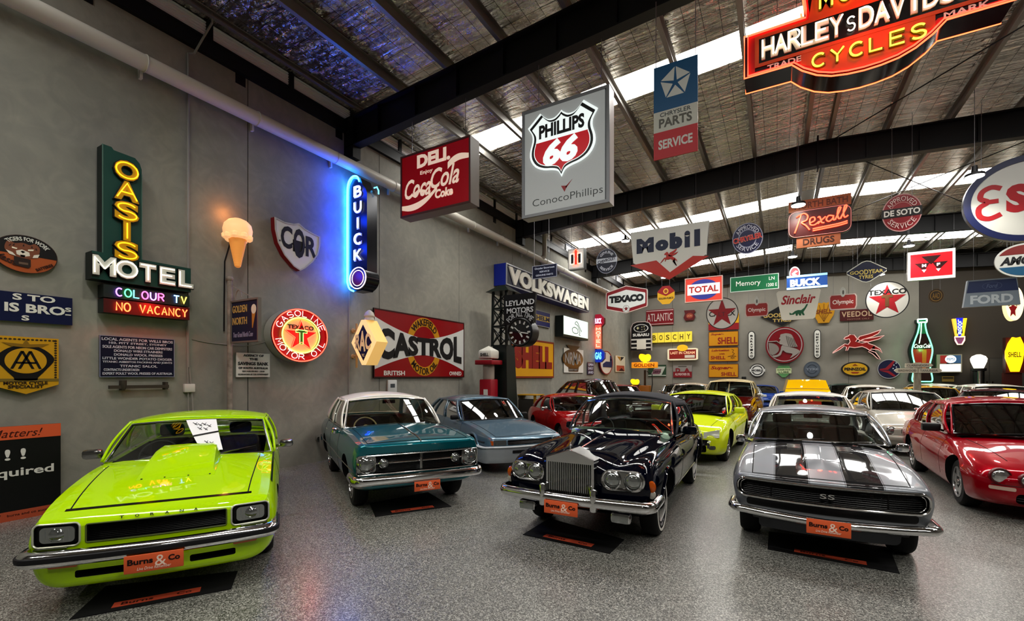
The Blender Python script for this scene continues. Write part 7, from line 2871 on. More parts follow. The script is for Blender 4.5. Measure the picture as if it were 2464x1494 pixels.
s = Sign('small_sign', 'small dark navy board hung in front of the long blue box sign', 'H', (1281, 641), (1340, 665), 12.6)
s.rect('panel', -1, -1, 1, 1, -.03, 0, mat('#14172c', .4))
s.frame('frame', .015, 0, .006, mat('#8a8d9a', .4))
s.txt('Chrysler Showroom', 0, .5, 1.6, .36, .001, '#aab0c0', .0)
s.txt('SERVICE', 0, 0, .8, .26, .001, '#aab0c0', .0)
s.txt('GENUINE PARTS', 0, -.52, 1.4, .26, .001, '#aab0c0', .0)
s.wires([-.8, .4])
s.done()

# ============ on the end wall
s = Sign('enamel_sign', 'dark red oil sign with pale condensed capitals high on the end wall', 'B', (1555, 747), (1621, 780), .05)
s.rect('panel', -1, -1, 1, 1, 0, .03, mat('#7a1620', .4))
for v in (.86, -.86):
    s.rect('line', -.98, v - .04, .98, v + .04, .03, .034, mat('#c9b4b0', .4))
s.txt('ATLANTIC', 0, 0, 1.84, 1.0, .031, '#cdbfb8', .0)
s.done()
s = Sign('small_sign', 'small dim red winged sign beside the dark red oil sign', 'B', (1645, 746), (1674, 771), .05)
s.poly('panel', [(-.9, .9), (.8, .9), (1, .5), (.7, .3), (.95, -.3), (.7, -.9), (-.7, -.95), (-1, -.4), (-.75, .3)], 0, .05, mat('#5a1518', .45))
s.ell('ring', 0, -.1, .6, .5, .05, .055, mat('#8a3a2a', .5), k=20)
s.txt('LION', 0, -.1, .8, .4, .056, '#c08a6a', .02)
s.done()
s = Sign('shelf_sign', 'narrow yellow lettered strip of square panels behind the black winged lightbox', 'B', (1567, 801), (1666, 822), .12)
for k, ch in enumerate('BOSCHY'):
    u = -1 + (k + .5) / 3
    s.rect('letter_panel', u - .155, -.95, u + .155, .95, 0, .08, mat('#d9c23a', .4, 0, .35))
    s.txt(ch, u, 0, .17, 1.0, .081, '#6d5a1a', .02)
s.done()
s = Sign('lightbox', 'black and white arched lightbox with a starred oval standing off the end wall', 'H', (1518, 776), (1567, 843), BY - .9)
s.poly('cabinet', [(-1, -1), (1, -1), (1, .62), (.8, .9), (.4, 1), (-.4, 1), (-.8, .9), (-1, .62)], -.3, 0, mat('#101012', .4), mat('#b9b7b2', .4))
s.tube('rim', [(-1, -1), (1, -1), (1, .62), (.8, .9), (.4, 1), (-.4, 1), (-.8, .9), (-1, .62)], .0, .03, mat('#b9a9a4', .4), True)
s.ell('emblem', 0, .56, .72, .28, 0, .01, mat('#d9d9d4', .4), k=32)
s.ell('emblem', 0, .56, .64, .24, .01, .015, mat('#15151a', .4), k=32)
for u, v, r in ((-.3, .58, .16), (.1, .64, .07), (.32, .66, .08), (.1, .46, .06), (.36, .48, .07)):
    s.poly('star', [(u + r * math.cos(math.radians(90 + 45 * i)) * (1 if i % 2 == 0 else .35), v + r * .8 * math.sin(math.radians(90 + 45 * i)) * (1 if i % 2 == 0 else .35)) for i in range(8)], .015, .02, mat('#e0dcae', .4))
s.txt('SUBARU', 0, .10, 1.6, .2, .002, '#d9d9d4', .04)
for v in (-.22, -.5, -.78):
    s.rect('white_line', -.95, v - .05, .95, v + .05, 0, .008, mat('#c9c7c0', .4))
s.rect('white_line', -.4, -.9, .5, -.25, .008, .02, mat('#d6d2c6', .4))
for v in (-.2, -.96):
    s.P('wall_bracket').box(-1.15 * s.sx, -s.sx, v * s.sy - .02, v * s.sy + .02, -.3, -.25, mat('#a9a39a', .4))
s.P('wall_bracket').box(-.1, .1, -.1, .1, -.895, -.3, BLACK)
s.done()
s = Sign('lightbox', 'red lightbox with a cream border and a small yellow oval on top', 'B', (1607, 836), (1680, 866), .12)
s.poly('cabinet', rrect(-1, -1, 1, .8, .2), 0, .12, mat('#d9cfae', .4, 0, .25))
s.rect('red_face', -.88, -.78, .88, .58, .12, .13, mat('#7d1a12', .4, 0, .15))
s.ell('yellow_oval', 0, .85, .36, .5, .1, .16, mat('#d9a81c', .4, 0, .3), k=24)
s.txt('LAST IN CREAM', 0, .12, 1.6, .4, .131, mat('#e8b48a', .4, 0, .3), .03)
s.rect('white_label', .15, -.66, .80, -.24, .13, .135, mat('#d9d0c0', .5))
s.done()
s = Sign('enamel_sign', 'small green and white slanted oil sign beside the yellow shop sign', 'B', (1560, 878), (1603, 906), .04)
s.rect('panel', -1, -1, 1, 1, 0, .03, mat('#2b4a35', .45))
s.poly('white_field', [(-.7, -.7), (.5, -.7), (.95, .7), (-.2, .7)], .03, .034, mat('#b3b8ad', .45))
s.poly('mauve_field', [(-.6, -.6), (.3, -.6), (.5, .3), (-.3, .3)], .034, .037, mat('#7d5a66', .45))
s.txt('Castrol', -.02, -.1, .9, .5, .038, '#4a2030', .02)
s.rect('lower_line', -1, -.85, 1, -.72, .03, .036, mat('#c9cdc4', .45))
s.done()
s = Sign('enamel_sign', 'small dark red and grey sign with two large capitals left of the yellow panels', 'B', (1620, 879), (1665, 908), .04)
s.rect('panel', -1, -1, 1, 1, 0, .03, mat('#8a8580', .45))
s.rect('lower_field', -1, -1, 1, -.05, .03, .034, mat('#7d1a26', .45))
s.rect('top_line', -.45, .72, .45, .86, .03, .034, mat('#4a4a44', .45))
s.txt('D', -.48, .18, .5, .7, .035, '#7d1a26', .05)
s.txt('A', .48, .18, .6, .7, .035, '#7d1a26', .05)
s.txt('ALLWEATHER OIL', 0, -.48, 1.6, .4, .035, '#cdbab6', .02)
s.done()
for TL, BR, lb, rows in (((1705, 799), (1777, 831), 'yellow enamel panel with large red capitals, upper of three below the star sign', (('Super-', -.4, .62, .9, .36, .3), ('SHELL', .28, -.28, 1.3, .95, 0))),
                         ((1705, 837), (1777, 869), 'yellow enamel panel with thin script and a drawn figure, middle of three', (('Lubrication', -.2, .6, 1.2, .3, .3), ('with', -.1, .1, .4, .2, 0), ('SHELL', -.35, -.45, 1.0, .5, 0))),
                         ((1705, 876), (1777, 908), 'yellow enamel panel with heavy red script, lowest of three', (('Super-', -.1, .38, 1.5, .62, .25), ('SHELL', .36, -.5, 1.0, .55, 0)))):
    s = Sign('enamel_sign', lb, 'B', TL, BR, .05, group='yellow enamel panels stacked below the star sign')
    s.rect('panel', -1, -1, 1, 1, 0, .03, mat('#c58c17', .4))
    s.frame('frame', .03, 0, .036, mat('#6d3a14', .5))
    for t_, u, v, wd, ht, sh_ in rows:
        s.txt(t_, u, v, wd, ht, .031, '#8d2414', .03, sh_)
    if 'figure' in lb:
        for pts in ([(.55, .7), (.7, .6), (.6, .3), (.75, .1), (.62, -.1)], [(.3, -.3), (.6, -.2), (.85, -.3)], [(.5, -.5), (.6, -.35), (.75, -.5), (.6, -.6), (.5, -.5)]):
            s.tube('figure', pts, .034, .014, mat('#5a2a14', .5))
    s.done()
s = Sign('enamel_sign', 'yellow and red panel half hidden behind the round white star sign', 'B', (1705, 757), (1778, 792), .05)
s.rect('panel', -1, -1, 1, 1, 0, .03, mat('#d0a01c', .4))
s.rect('red_field', -1, -1, 1, -.2, .03, .034, mat('#8d1f26', .4))
s.done()
s = Sign('diamond_sign', 'black diamond tyre sign partly behind the white dinosaur sign', 'B', (1830, 737), (1935, 783), .05)
dm = [(-1, 0), (0, 1), (1, 0), (0, -1)]
s.poly('panel', dm, 0, .04, mat('#121318', .4))
s.txt('GOODYEAR', -.02, .06, 1.7, .38, .041, '#b39a5a', .03)
s.txt('TYRES', 0, -.42, .85, .32, .041, '#b39a5a', .03)
s.tube('rim', dm, .04, .012, mat('#5a5444', .5), True)
s.done()
s = Sign('scallop_sign', 'yellow scallop shell sign peeping out beside the white dinosaur sign', 'B', (1957, 729), (2008, 776), .05)
she = [(-.55, -1), (.5, -1), (.55, -.82), (.9, -.3), (1, .1), (.9, .5), (.7, .85), (.45, .98), (.2, .9), (0, 1), (-.2, .9), (-.45, .98), (-.7, .85), (-.9, .5), (-1, .1), (-.9, -.3), (-.6, -.82)]
s.poly('panel', she, 0, .08, mat('#b5851c', .4))
for a in (-60, -30, 0, 30, 60):
    s.tube('shell_rib', [(0, -.85), (.9 * math.sin(math.radians(a)), .85 * math.cos(math.radians(a)))], .08, .02, mat('#8d6212', .5))
s.txt('SHELL', 0, .1, 1.5, .42, .085, '#6d2414', .03)
s.done()
s = Sign('enamel_sign', 'dark red horizontal oil sign with pale spaced capitals left of the big star sign', 'B', (2021, 747), (2102, 769), .05)
s.rect('panel', -1, -1, 1, 1, 0, .03, mat('#4a1214', .4))
s.txt('VEEDOL', 0, .2, 1.8, 1.0, .031, '#b39a7d', .02, space=1.1)
s.txt('MOTOR OILS', .1, -.74, 1.3, .26, .031, '#8d6a5a', .0)
s.done()
for TL, BR, word, lb in (((1800, 797), (1817, 864), 'BARAVIA', 'white capsule sign with stacked black letters left of the big red lion disc'), ((1958, 793), (1975, 862), 'NEPTUNE', 'white capsule sign with stacked black letters right of the big red lion disc')):
    s = Sign('capsule_sign', lb, 'B', TL, BR, .06, group='white capsule signs either side of the lion disc')
    cap = rrect(-1, -1, 1, 1, .01)
    cap = [(math.cos(math.radians(a)), .76 + .24 * math.sin(math.radians(a))) for a in range(0, 181, 20)] + [(math.cos(math.radians(a)), -.76 + .24 * math.sin(math.radians(a))) for a in range(180, 361, 20)]
    s.poly('panel', cap, 0, .05, mat('#1a1a1c', .4))
    s.poly('white_field', [(u * .82, v * .95) for u, v in cap], .05, .056, mat('#d3d3cb', .4))
    for k, ch in enumerate(word):
        s.txt(ch, 0, .66 - k * .2, .75, .13, .057, BK, .04)
    s.ell('seal', 0, -.78, .5, .1, .056, .06, mat('#8a8a84', .5), k=18)
    s.done()
s = Sign('round_sign', 'large dark red disc with a silver lion rolling a ball in relief', 'B', (1842, 789), (1934, 873), .1)
s.ell('disc', 0, 0, 1, 1, 0, .1, mat('#7a0f1d', .35), mat('#4a0a12', .4), k=56)
s.tube('rim', ellipse(0, 0, .9, .9, 56), .1, .03, mat('#b9a9a8', .3, .4), True)
sil = mat('#a39d97', .3, .35)
s.poly('lion', [p[:2] for p in catmull([(u, v, 0) for u, v in ((-.20, .58), (-.06, .62), (.1, .64), (.34, .58), (.46, .4), (.58, .1), (.66, -.12), (.3, -.1), (.0, -.05), (-.1, .02), (-.24, .06), (-.26, .2), (-.2, .3), (-.28, .36), (-.22, .46))], 4, True)], .1, .16, sil)
s.poly('lion', [p[:2] for p in catmull([(u, v, 0) for u, v in ((-.05, .0), (.3, -.12), (.66, -.25), (.78, -.4), (.5, -.62), (.3, -.72), (.42, -.5), (.1, -.42), (-.08, -.3), (-.2, -.56), (-.5, -.68), (-.62, -.58), (-.34, -.52), (-.2, -.3), (-.16, -.1))], 4, True)], .1, .15, sil)
s.poly('ball', [(-.84, .14)] + [(-.84 + .56 * math.cos(math.radians(a)), -.22 + .36 * math.sin(math.radians(a))) for a in range(75, -80, -12)] + [(-.78, -.44)], .1, .16, mat('#8d8781', .35, .3))
s.tube('lion_outline', [(-.86, .2), (-.4, .22), (-.28, .12)], .14, .03, sil)
for k in range(5):
    s.tube('mane', [(.1 + .09 * k, .5 - .04 * k), (.16 + .1 * k, .2 - .05 * k), (.24 + .1 * k, -.06 - .02 * k)], .16, .018, mat('#5f5a55', .4))
s.done()
s = Sign('flying_horse_sign', 'red flying horse wall sign with pale neon outline', 'B', (2003, 790), (2123, 864), .12)
flying_horse(s, 'horse', 0, 0, 1.0, 0, .12, mat('#95201c', .35), 1.05, (.022, mat('#d6a59d', .4, 0, .3)))
s.done()
for TL, BR, lb, rim, field, tx, inner, band in (((1804, 875), (1841, 907), 'small round black and white roundel sign under the left capsule sign', '#1c1c1e', '#c9c9c4', 'MOBILE', (.72, .58, '#1c1c1e'), (-.2, .2, '#c9c9c4')), ((1934, 870), (1974, 907), 'dull blue grey round sign under the right capsule sign', '#4a525c', '#565e68', 'TYRE', (.62, .5, '#3a424c'), None), ((2023, 871), (2092, 905), 'yellow oval sign with a thick black rim and bold black letters', '#15130f', '#c59a22', 'PENNZOIL', (.99, .86, '#15130f'), None)):
    s = Sign('oval_sign' if BR[0] > 2000 else 'round_sign', lb, 'B', TL, BR, .05)
    s.ell('panel', 0, 0, 1, 1, 0, .05, mat(field, .4), k=40)
    s.ring('rim', ellipse(0, 0, 1, 1, 40), ellipse(0, 0, .9, .88, 40), .05, .056, mat(rim, .4))
    if inner:
        s.ring('inner_ring', ellipse(0, 0, inner[0], inner[0], 36), ellipse(0, 0, inner[1], inner[1], 36), .05, .055, mat(inner[2], .4))
    if band:
        s.rect('band', -1, band[0], 1, band[1], .055, .06, mat(band[2], .4))
    s.txt(tx, 0, 0, 1.5, .42 if BR[0] > 2000 else .3, .061, BK if field != '#565e68' else '#7d858f', .04)
    if BR[0] > 2000:
        s.poly('emblem', [(-.3, -.42), (.3, -.42), (.2, -.6), (-.2, -.6)], .055, .06, mat('#8d2414', .4))
        s.poly('emblem', [(-.2, .45), (0, .75), (.2, .45)], .055, .06, mat('#8d4a14', .4))
    s.done()
s = Sign('small_sign', 'pale green shield shaped sign with cream lettered band', 'B', (1866, 878), (1906, 908), .05)
s.poly('panel', [(-.6, .9), (.6, .9), (.8, .5), (.7, -.4), (.2, -1), (-.2, -1), (-.7, -.4), (-.8, .5)], 0, .04, mat('#5a8a58', .45))
s.rect('band', -.92, -.35, .92, .45, .04, .05, mat('#b5bf96', .45))
s.txt('QUAKER STATE', 0, .2, 1.6, .28, .051, '#2f5a34', .02)
s.txt('LUBE', 0, -.15, 1.2, .26, .051, '#2f5a34', .02)
s.done()
s = Sign('round_sign', 'round navy sign with a red airliner tail and white stars', 'B', (2111, 865), (2167, 911), .05)
s.ell('panel', 0, 0, 1, 1, 0, .05, mat('#15173c', .4), k=44)
s.ring('rim', ellipse(0, 0, 1, 1, 44), ellipse(0, 0, .95, .94, 44), .05, .056, mat('#b0acae', .4))
rdd = mat('#8d1f2c', .4)
s.poly('red_wing', [(-.8, .0), (-.3, .1), (.35, .85), (.5, .8), (.2, .2), (-.1, -.1), (-.8, -.12)], .05, .056, rdd)
s.poly('red_wing', [(-.8, -.16), (.0, -.18), (.6, -.7), (.4, -.8), (-.1, -.4)], .05, .056, rdd)
for u, v in ((.42, .4), (.6, .6), (.62, .2), (.35, .05), (.5, -.1)):
    s.ell('star', u, v, .05, .06, .05, .058, mat('#d0d2de', .4), k=8)
s.done()

# neon cola bottle and its neighbours
s = Sign('bottle_sign', 'tall green neon bottle sign on the dark end wall', 'B', (2193, 766), (2245, 918), .3)
prof = [(-.62, -1), (-.66, -.9), (-.54, -.62), (-.5, -.45), (-.62, -.2), (-.66, .02), (-.5, .28), (-.32, .5), (-.22, .7), (-.2, .82), (-.28, .86), (-.28, .95)]
pp = [(q[0] * 1.42, q[1]) for q in catmull([(u, v, 0) for u, v in prof], 3)]
outl = pp + [(-u, v) for u, v in pp[::-1]]
s.poly('back_panel', [(u * 1.22 - .1, v) for u, v in outl], -.28, -.12, mat('#0d1512', .4))
s.poly('bottle', outl, -.12, 0, mat('#2a0f0c', .25, coat=1), mat('#12301f', .3))
s.poly('green_glass', [(u, v) for u, v in outl if v > .45], 0, .01, mat('#1d5a38', .25, 0, .15))
s.poly('cola_field', [(u * .96, v) for u, v in outl if -.6 < v < .02], 0, .01, mat('#8d1a14', .3, 0, .15))
s.poly('amber_shine', [(0, -.6), (.35, -.6), (.42, .0), (.0, .0)], .01, .013, mat('#a0551c', .3, 0, .1))
s.txt('Coca', -.36, .12, .8, .13, .012, mat('#f0f4ee', .4, 0, .6), .02, .35)
s.txt('Cola', .44, .12, .66, .13, .012, mat('#f0f4ee', .4, 0, .6), .02, .35)
s.tube('neon_outline', outl, .03, .03, NEON('#6dffb0', 2.2), True)
s.tube('neon_cap', rrect(-.42, .86, .42, .96, .03), .04, .03, NEON('#eafff4', 2), True)
s.tube('neon_highlight', [(-.08, .84), (-.1, .6), (-.16, .4), (-.28, .2)], .03, .02, NEON('#d6ffe6', 1.6))
r_ = s.done()
glow(r_, (0, .0, .4), '#30ff80', 12)
s = Sign('lightbox', 'small red and blue cola lightbox over a bright white menu panel', 'B', (2254, 853), (2315, 896), .3)
s.rect('cabinet', -1, -1, 1, 1, -.28, 0, mat('#8d8878', .4), mat('#6d685c', .4))
s.rect('red_face', -.72, .02, -.2, .88, 0, .01, mat('#8d2420', .4, 0, .25))
s.rect('blue_face', .2, .02, .9, .88, 0, .01, mat('#2a4a6d', .4, 0, .25))
s.ell('emblem', .1, .46, .44, .42, .01, .02, mat('#cfe8ff', .4, 0, 1.4), k=28)
s.txt('PEPSI', .1, .46, .6, .3, .021, '#5a6a8d', .02)
s.rect('white_panel', -.75, -.9, .9, -.08, 0, .01, mat('#f4efe2', .4, 0, .8))
s.done()
s = Sign('small_sign', 'small brass notice box on the end wall under the cola lightbox', 'B', (2266, 905), (2295, 918), .06)
s.rect('panel', -1, -1, 1, 1, 0, .05, mat('#8d7438', .5))
s.rect('dark_slot', -.85, .1, .85, .6, .05, .055, mat('#2a2416', .5))
s.done()
s = Sign('neon_sign', 'blue and yellow spark plug shaped neon sign on the dark end wall', 'B', (2292, 767), (2327, 828), .2)
ylw = mat('#e8b03a', .4, 0, .9)
s.poly('left_blade', [(-1, 1), (-.5, 1), (-.2, -.38), (-.5, -.38)], -.18, 0, ylw)
s.poly('right_blade', [(.5, 1), (1, 1), (.6, -.38), (.2, -.38)], -.18, 0, mat('#ffc81e', .4, 0, 1.1))
s.poly('blue_blade', [(-.46, 1.05), (.46, 1.05), (.2, -.34), (-.2, -.34)], -.18, .01, mat('#1a1fae', .4, 0, .8))
s.neon('LODGE', 0, .36, .45, 1.2, .03, .02, NEON('#8da0ff', 2.5), vertical=True)
s.poly('foot', [(-.7, -.42), (.7, -.42), (.62, -.7), (.3, -1), (-.3, -1), (-.6, -.7)], -.18, 0, mat('#6d3a5a', .4, 0, .5))
s.tube('neon_outline', [(-.7, -.42), (.7, -.42), (.62, -.7), (.3, -1), (-.3, -1), (-.6, -.7)], .01, .03, NEON('#ffc8a0', 1.8), True)
s.done()
s = Sign('lamp_sign', 'glowing cream oval petrol lamp sign behind the grey trapezoid lightbox', 'H', (2420, 690), (2464, 770), 29.0)
s.ell('globe', 0, 0, 1, 1, -.4, 0, mat('#ffe9b8', .4, 0, .9), mat('#ffe0a0', .4, 0, .8), k=36)
s.poly('star', star(-.2, -.35, .5, .25), 0, .012, mat('#a31a20', .4))
s.txt('CALTEX', -.15, .0, 1.3, .3, .002, '#5a2a20', .02)
s.wires([0], z=-.2)
s.done()
s = Sign('scallop_lamp_sign', 'glowing yellow shell shaped lamp in a red backed case at the right edge', 'H', (2417, 812), (2462, 895), 29.5)
s.rect('case', -.85, -1.05, 1.2, 1.0, -.35, -.02, mat('#5a1c14', .4), mat('#3a1410', .4))
s.poly('shell', [(-.35, -.98), (.5, -.98), (.85, -.4), (1, .1), (.95, .6), (.6, 1), (.2, .95), (-.2, 1), (-.65, .65), (-.95, .2), (-.95, -.2)], -.02, .1, mat('#ffc60a', .4, 0, 1.5))
s.txt('SHELL', 0, .0, 1.4, .3, .101, '#5a3a0a', .02)
s.P('stand').box(-.3, .3, -(s.c.z), -1.05 * s.sy, -.3, -.1, mat('#4a1a14', .5))
s.done()
# ------------------------------------------------------------------ the cars further back
def simple_car(label, loc, ang, col, roofcol=None, L=4.7, W=1.8, H=1.42, nose=.72, cowl=.95, deck=.98, ws=(1.5, 2.1), tail=(3.3, 4.0), metal=.0, modern=True, lights='round', wheel='spoke', split=False, seats=True, trim=None, extra=None, tint='#7b837d', win=None, name='car'):
    p = paint(col, metal, .3)
    hw = W / 2
    belt = cowl - .02
    sp = dict(L=L, paint=p, roofpaint=paint(roofcol, 0, .35) if roofcol else p, sharp=1 if modern else 2, smooth=42, nr=.08 if modern else .04, fl=.8,
              curves=dict(zb=[(0, .26), (.4, .2), (L - .4, .22), (L, .34)], wb=[(0, hw - .14), (.4, hw - .08), (L - .4, hw - .08), (L, hw - .16)],
                          zm=[(0, .5), (1, .56), (L, .6)], wm=[(0, hw - .07), (.15, hw - .04), (.8, hw), (L - .9, hw), (L, hw - .08)],
                          zs=[(0, nose - .05), (.2, nose), (1, lerp(nose, cowl, .65)), (ws[0] + .1, belt), (L - .6, deck - .04), (L, deck - .1)], ws=[(0, hw - .14), (.3, hw - .09), (1.5, hw - .10), (L - .8, hw - .11), (L, hw - .16)],
                          zc=[(0, nose - .02), (.12, nose + .03), (.5, lerp(nose, cowl, .4)), (ws[0] - .15, cowl), (L - .8, deck), (L, deck - .06)], fr=.02, fx=.87, hx=.74),
              fy=(lambda x, z: .14 * x * x + .18 * x ** 4 + .25 * max(0, z - .6)) if modern else (lambda x, z: .06 * x * x + .08 * x ** 4),
              axles=[(.88, .32), (L - 1.05, .32)], arch=.365, track=hw - .06, tyrew=.2, rim=wheel, rimmat=mat('#9a9b9d', .25, .9),
              tint=tint, seatcol='#2a2826', trim=trim or BLACK, trim_r=.014,
              gh=dict(A=(hw - .12, ws[0], belt), At=(hw - .25, ws[1], H - .06), C=(hw - .15, tail[1], deck - .02), Ct=(hw - .28, tail[0], H - .075), fb=.24, ft=.12, rb=.22, rt=.12, crown=.06, win=win or [(.06, .42), (.46, .80)], wu=.96, plan=.04, bulge=.045))
    c = Car(sp)
    gz = (nose - .2, nose - .09)
    c.slot(rr_cols(-.5, .5, gz[0], gz[1], .02, 3, 8), .08, DARK)
    r = c.all(label, loc, ang, 1.0, interior=seats, name=name)
    b = MB()
    c.hbars(b, -.48, .48, [gz[0] + .025 * (k + 1) for k in range(3)], .02, .006, CHROMED if not modern else BLACK, 12)
    b.build('grille', r)
    for sg in (-1, 1):
        if lights == 'round':
            c.headlight(r, sg * (hw - .24), nose - .14, .082, -.004)
        else:
            b = MB()
            c.plate(b, rr_cols(min(sg * (hw - .36), sg * (hw - .12)), max(sg * (hw - .36), sg * (hw - .12)), nose - .2, nose - .08, .03), -.006, .05, LENS)
            b.build('headlight', r)
        c.mirror(r, sg, CHROME if not modern else p, x=hw + .05, y=ws[0] + .22, z=belt + .06, size=(.18, .11, .11))
    b = MB()
    c.bumper(b, hw - .08, .42, sec_d(.12, .05), CHROME if not modern else p, .3, -.06, .08, 14)
    b.build('bumper', r)
    c.door_lines(r, [ws[0] + .05, (ws[0] + tail[1]) / 2 + .05])
    if split:
        b = MB()
        b.tube([c.front(0, 0) + Vector((0, -.01, 0)), c.front(0, .93) + Vector((0, -.01, 0))], .018, roofcol and paint(roofcol, 0, .35) or p, 6)
        b.build('windscreen_divider', r)
    if extra:
        extra(c, r)
    return c


def visor(c, r):
    b = MB()
    b.grid(lambda u, v: c.front(u, .93 + .05 * v) + Vector((0, -.22 * (1 - v), .0)), [-1 + .1 * i for i in range(21)], [0, .5, 1], c.sp['roofpaint'])
    b.build('sun_visor', r)


# between the wall and the navy convertible
simple_car('bright red coupe with chrome screen edges parked behind the silver blue sedan', (-3.4, 10.3), 42, '#8f0d10', L=4.4, W=1.86, H=1.34, nose=.76, cowl=.94, deck=.96, ws=(1.65, 2.25), tail=(3.15, 3.9), modern=False, trim=CHROME, win=[(.05, .46), (.50, .84)], tint='#a9aca4')
simple_car('dark maroon old saloon with a tall rounded cabin parked behind the bright red coupe', (-3.8, 15.5), 62, '#2a0508', L=4.7, W=1.80, H=1.72, nose=.92, cowl=1.12, deck=1.08, ws=(1.85, 2.2), tail=(3.35, 4.1), modern=False, wheel='cap', trim=CHROME, split=True, win=[(.06, .36), (.42, .66), (.70, .88)], tint='#c5c7c0')
simple_car('two tone cream and maroon old saloon with a sun visor behind the yellow green sedan', (-1.55, 15.9), -3, '#4f0d0a', '#cdbd94', L=4.7, W=1.78, H=1.72, nose=.92, cowl=1.16, deck=1.1, ws=(1.75, 2.1), tail=(3.3, 4.0), modern=False, wheel='cap', trim=BLACK, split=True, extra=visor)


def windscreen_sign(c, r):
    b = MB()
    b.grid(lambda u, v: c.front(u, v) + Vector((0, .03, 0)), [-.30 + .05 * i for i in range(13)], [.25 + .1 * i for i in range(5)], mat('#d8362a', .4, 0, .4))
    b.build('windscreen_board', r, label='red lettered board')
    b = MB()
    b.grid(lambda u, v: c.front(u, v) + Vector((0, .01, 0)), [-.9 + .1 * i for i in range(19)], [.74 + .06 * i for i in range(4)], mat('#1d2c63', .3))
    b.build('sun_band', r, label='dark blue sun strip')


simple_car('white coupe with a red board behind its windscreen, just behind the silver striped coupe', (.62, 10.75), -1, '#f0ece4', L=4.6, W=1.84, H=1.45, nose=.76, cowl=.98, deck=.98, ws=(1.55, 2.1), tail=(3.2, 4.0), modern=False, trim=CHROME, extra=windscreen_sign, tint='#a9afa8')
simple_car('silver champagne sedan with a large reflecting windscreen behind the dark red sedan', (2.98, 13.6), 3, '#a9a59b', L=4.85, W=1.84, H=1.47, nose=.72, cowl=1.0, deck=1.05, ws=(1.45, 2.2), tail=(3.4, 4.2), metal=.35, lights='round', tint='#69706c')
simple_car('brown sedan with a white roof parked behind the silver champagne sedan', (2.8, 19.0), -4, '#6d4a22', '#d5d1c6', L=4.6, W=1.80, H=1.50, nose=.80, cowl=1.0, deck=1.0, ws=(1.5, 2.0), tail=(3.2, 3.9), modern=False, trim=CHROME)
simple_car('bright blue sports coupe nosing out near the end wall', (-.78, 26.0), 0, '#0d3f8a', L=4.5, W=1.86, H=1.36, nose=.74, cowl=.98, deck=1.0, ws=(1.4, 2.0), tail=(3.2, 4.0), lights='slim', tint='#3a4044')
simple_car('dark green sedan near the end wall beside the yellow high roofed van', (2.98, 25.9), 0, '#14382c', L=4.3, W=1.78, H=1.46, nose=.78, cowl=.98, deck=1.0, ws=(1.5, 2.0), tail=(3.3, 4.0), tint='#59605c')
simple_car('white square sedan side on under the neon bottle', (4.5, 27.3), -55, '#cdcabf', L=4.1, W=1.74, H=1.48, nose=.78, cowl=.98, deck=1.0, ws=(1.3, 1.7), tail=(3.0, 3.5), modern=False, tint='#9aa09a')
simple_car('yellow sedan with a black windscreen surround among the cars at the right', (5.0, 20.95), -2, '#b58a14', L=4.5, W=1.78, H=1.45, nose=.78, cowl=.98, deck=1.0, ws=(1.5, 2.0), tail=(3.2, 3.9), modern=False, tint='#4a504c')
simple_car('dark maroon hatchback behind the roof of the dark red sedan', (4.75, 16.3), -18, '#4a0d14', L=4.4, W=1.78, H=1.47, nose=.78, cowl=.98, deck=1.02, ws=(1.45, 2.05), tail=(3.3, 4.0), tint='#4a504c')
simple_car('white station wagon at the right edge behind the dark red sedan', (7.0, 21.3), 0, '#d2cec2', L=4.8, W=1.82, H=1.53, nose=.8, cowl=1.0, deck=1.04, ws=(1.5, 2.05), tail=(4.2, 4.6), modern=False, tint='#3f4542')
simple_car('red low sedan seen over the soft top of the navy convertible', (-5.6, 20.6), 30, '#7d0d12', L=4.6, W=1.80, H=1.40, nose=.76, cowl=.96, deck=.98, ws=(1.5, 2.05), tail=(3.2, 3.9), tint='#59605c')
simple_car('dark grey roofed sedan between the red low sedan and the cream topped saloon', (-4.6, 24.6), 6, '#241d1e', L=4.6, W=1.78, H=1.40, nose=.76, cowl=.96, deck=.98, ws=(1.5, 2.05), tail=(3.2, 3.9), modern=False, trim=CHROME, tint='#8a8f88')
simple_car('pale beige sedan peeking out left of the cream and maroon saloon', (-3.4, 19.9), 0, '#a89a86', L=4.5, W=1.74, H=1.52, nose=.8, cowl=1.0, deck=1.0, ws=(1.5, 2.0), tail=(3.2, 3.9), modern=False, trim=CHROME, tint='#8a8f88')
simple_car('white hatchback squeezed behind the cream and maroon saloon', (-1.38, 20.95), 0, '#bfc3c6', L=4.2, W=1.70, H=1.40, nose=.76, cowl=.96, deck=1.0, ws=(1.35, 1.95), tail=(3.3, 3.9), lights='slim', tint='#6d746f')


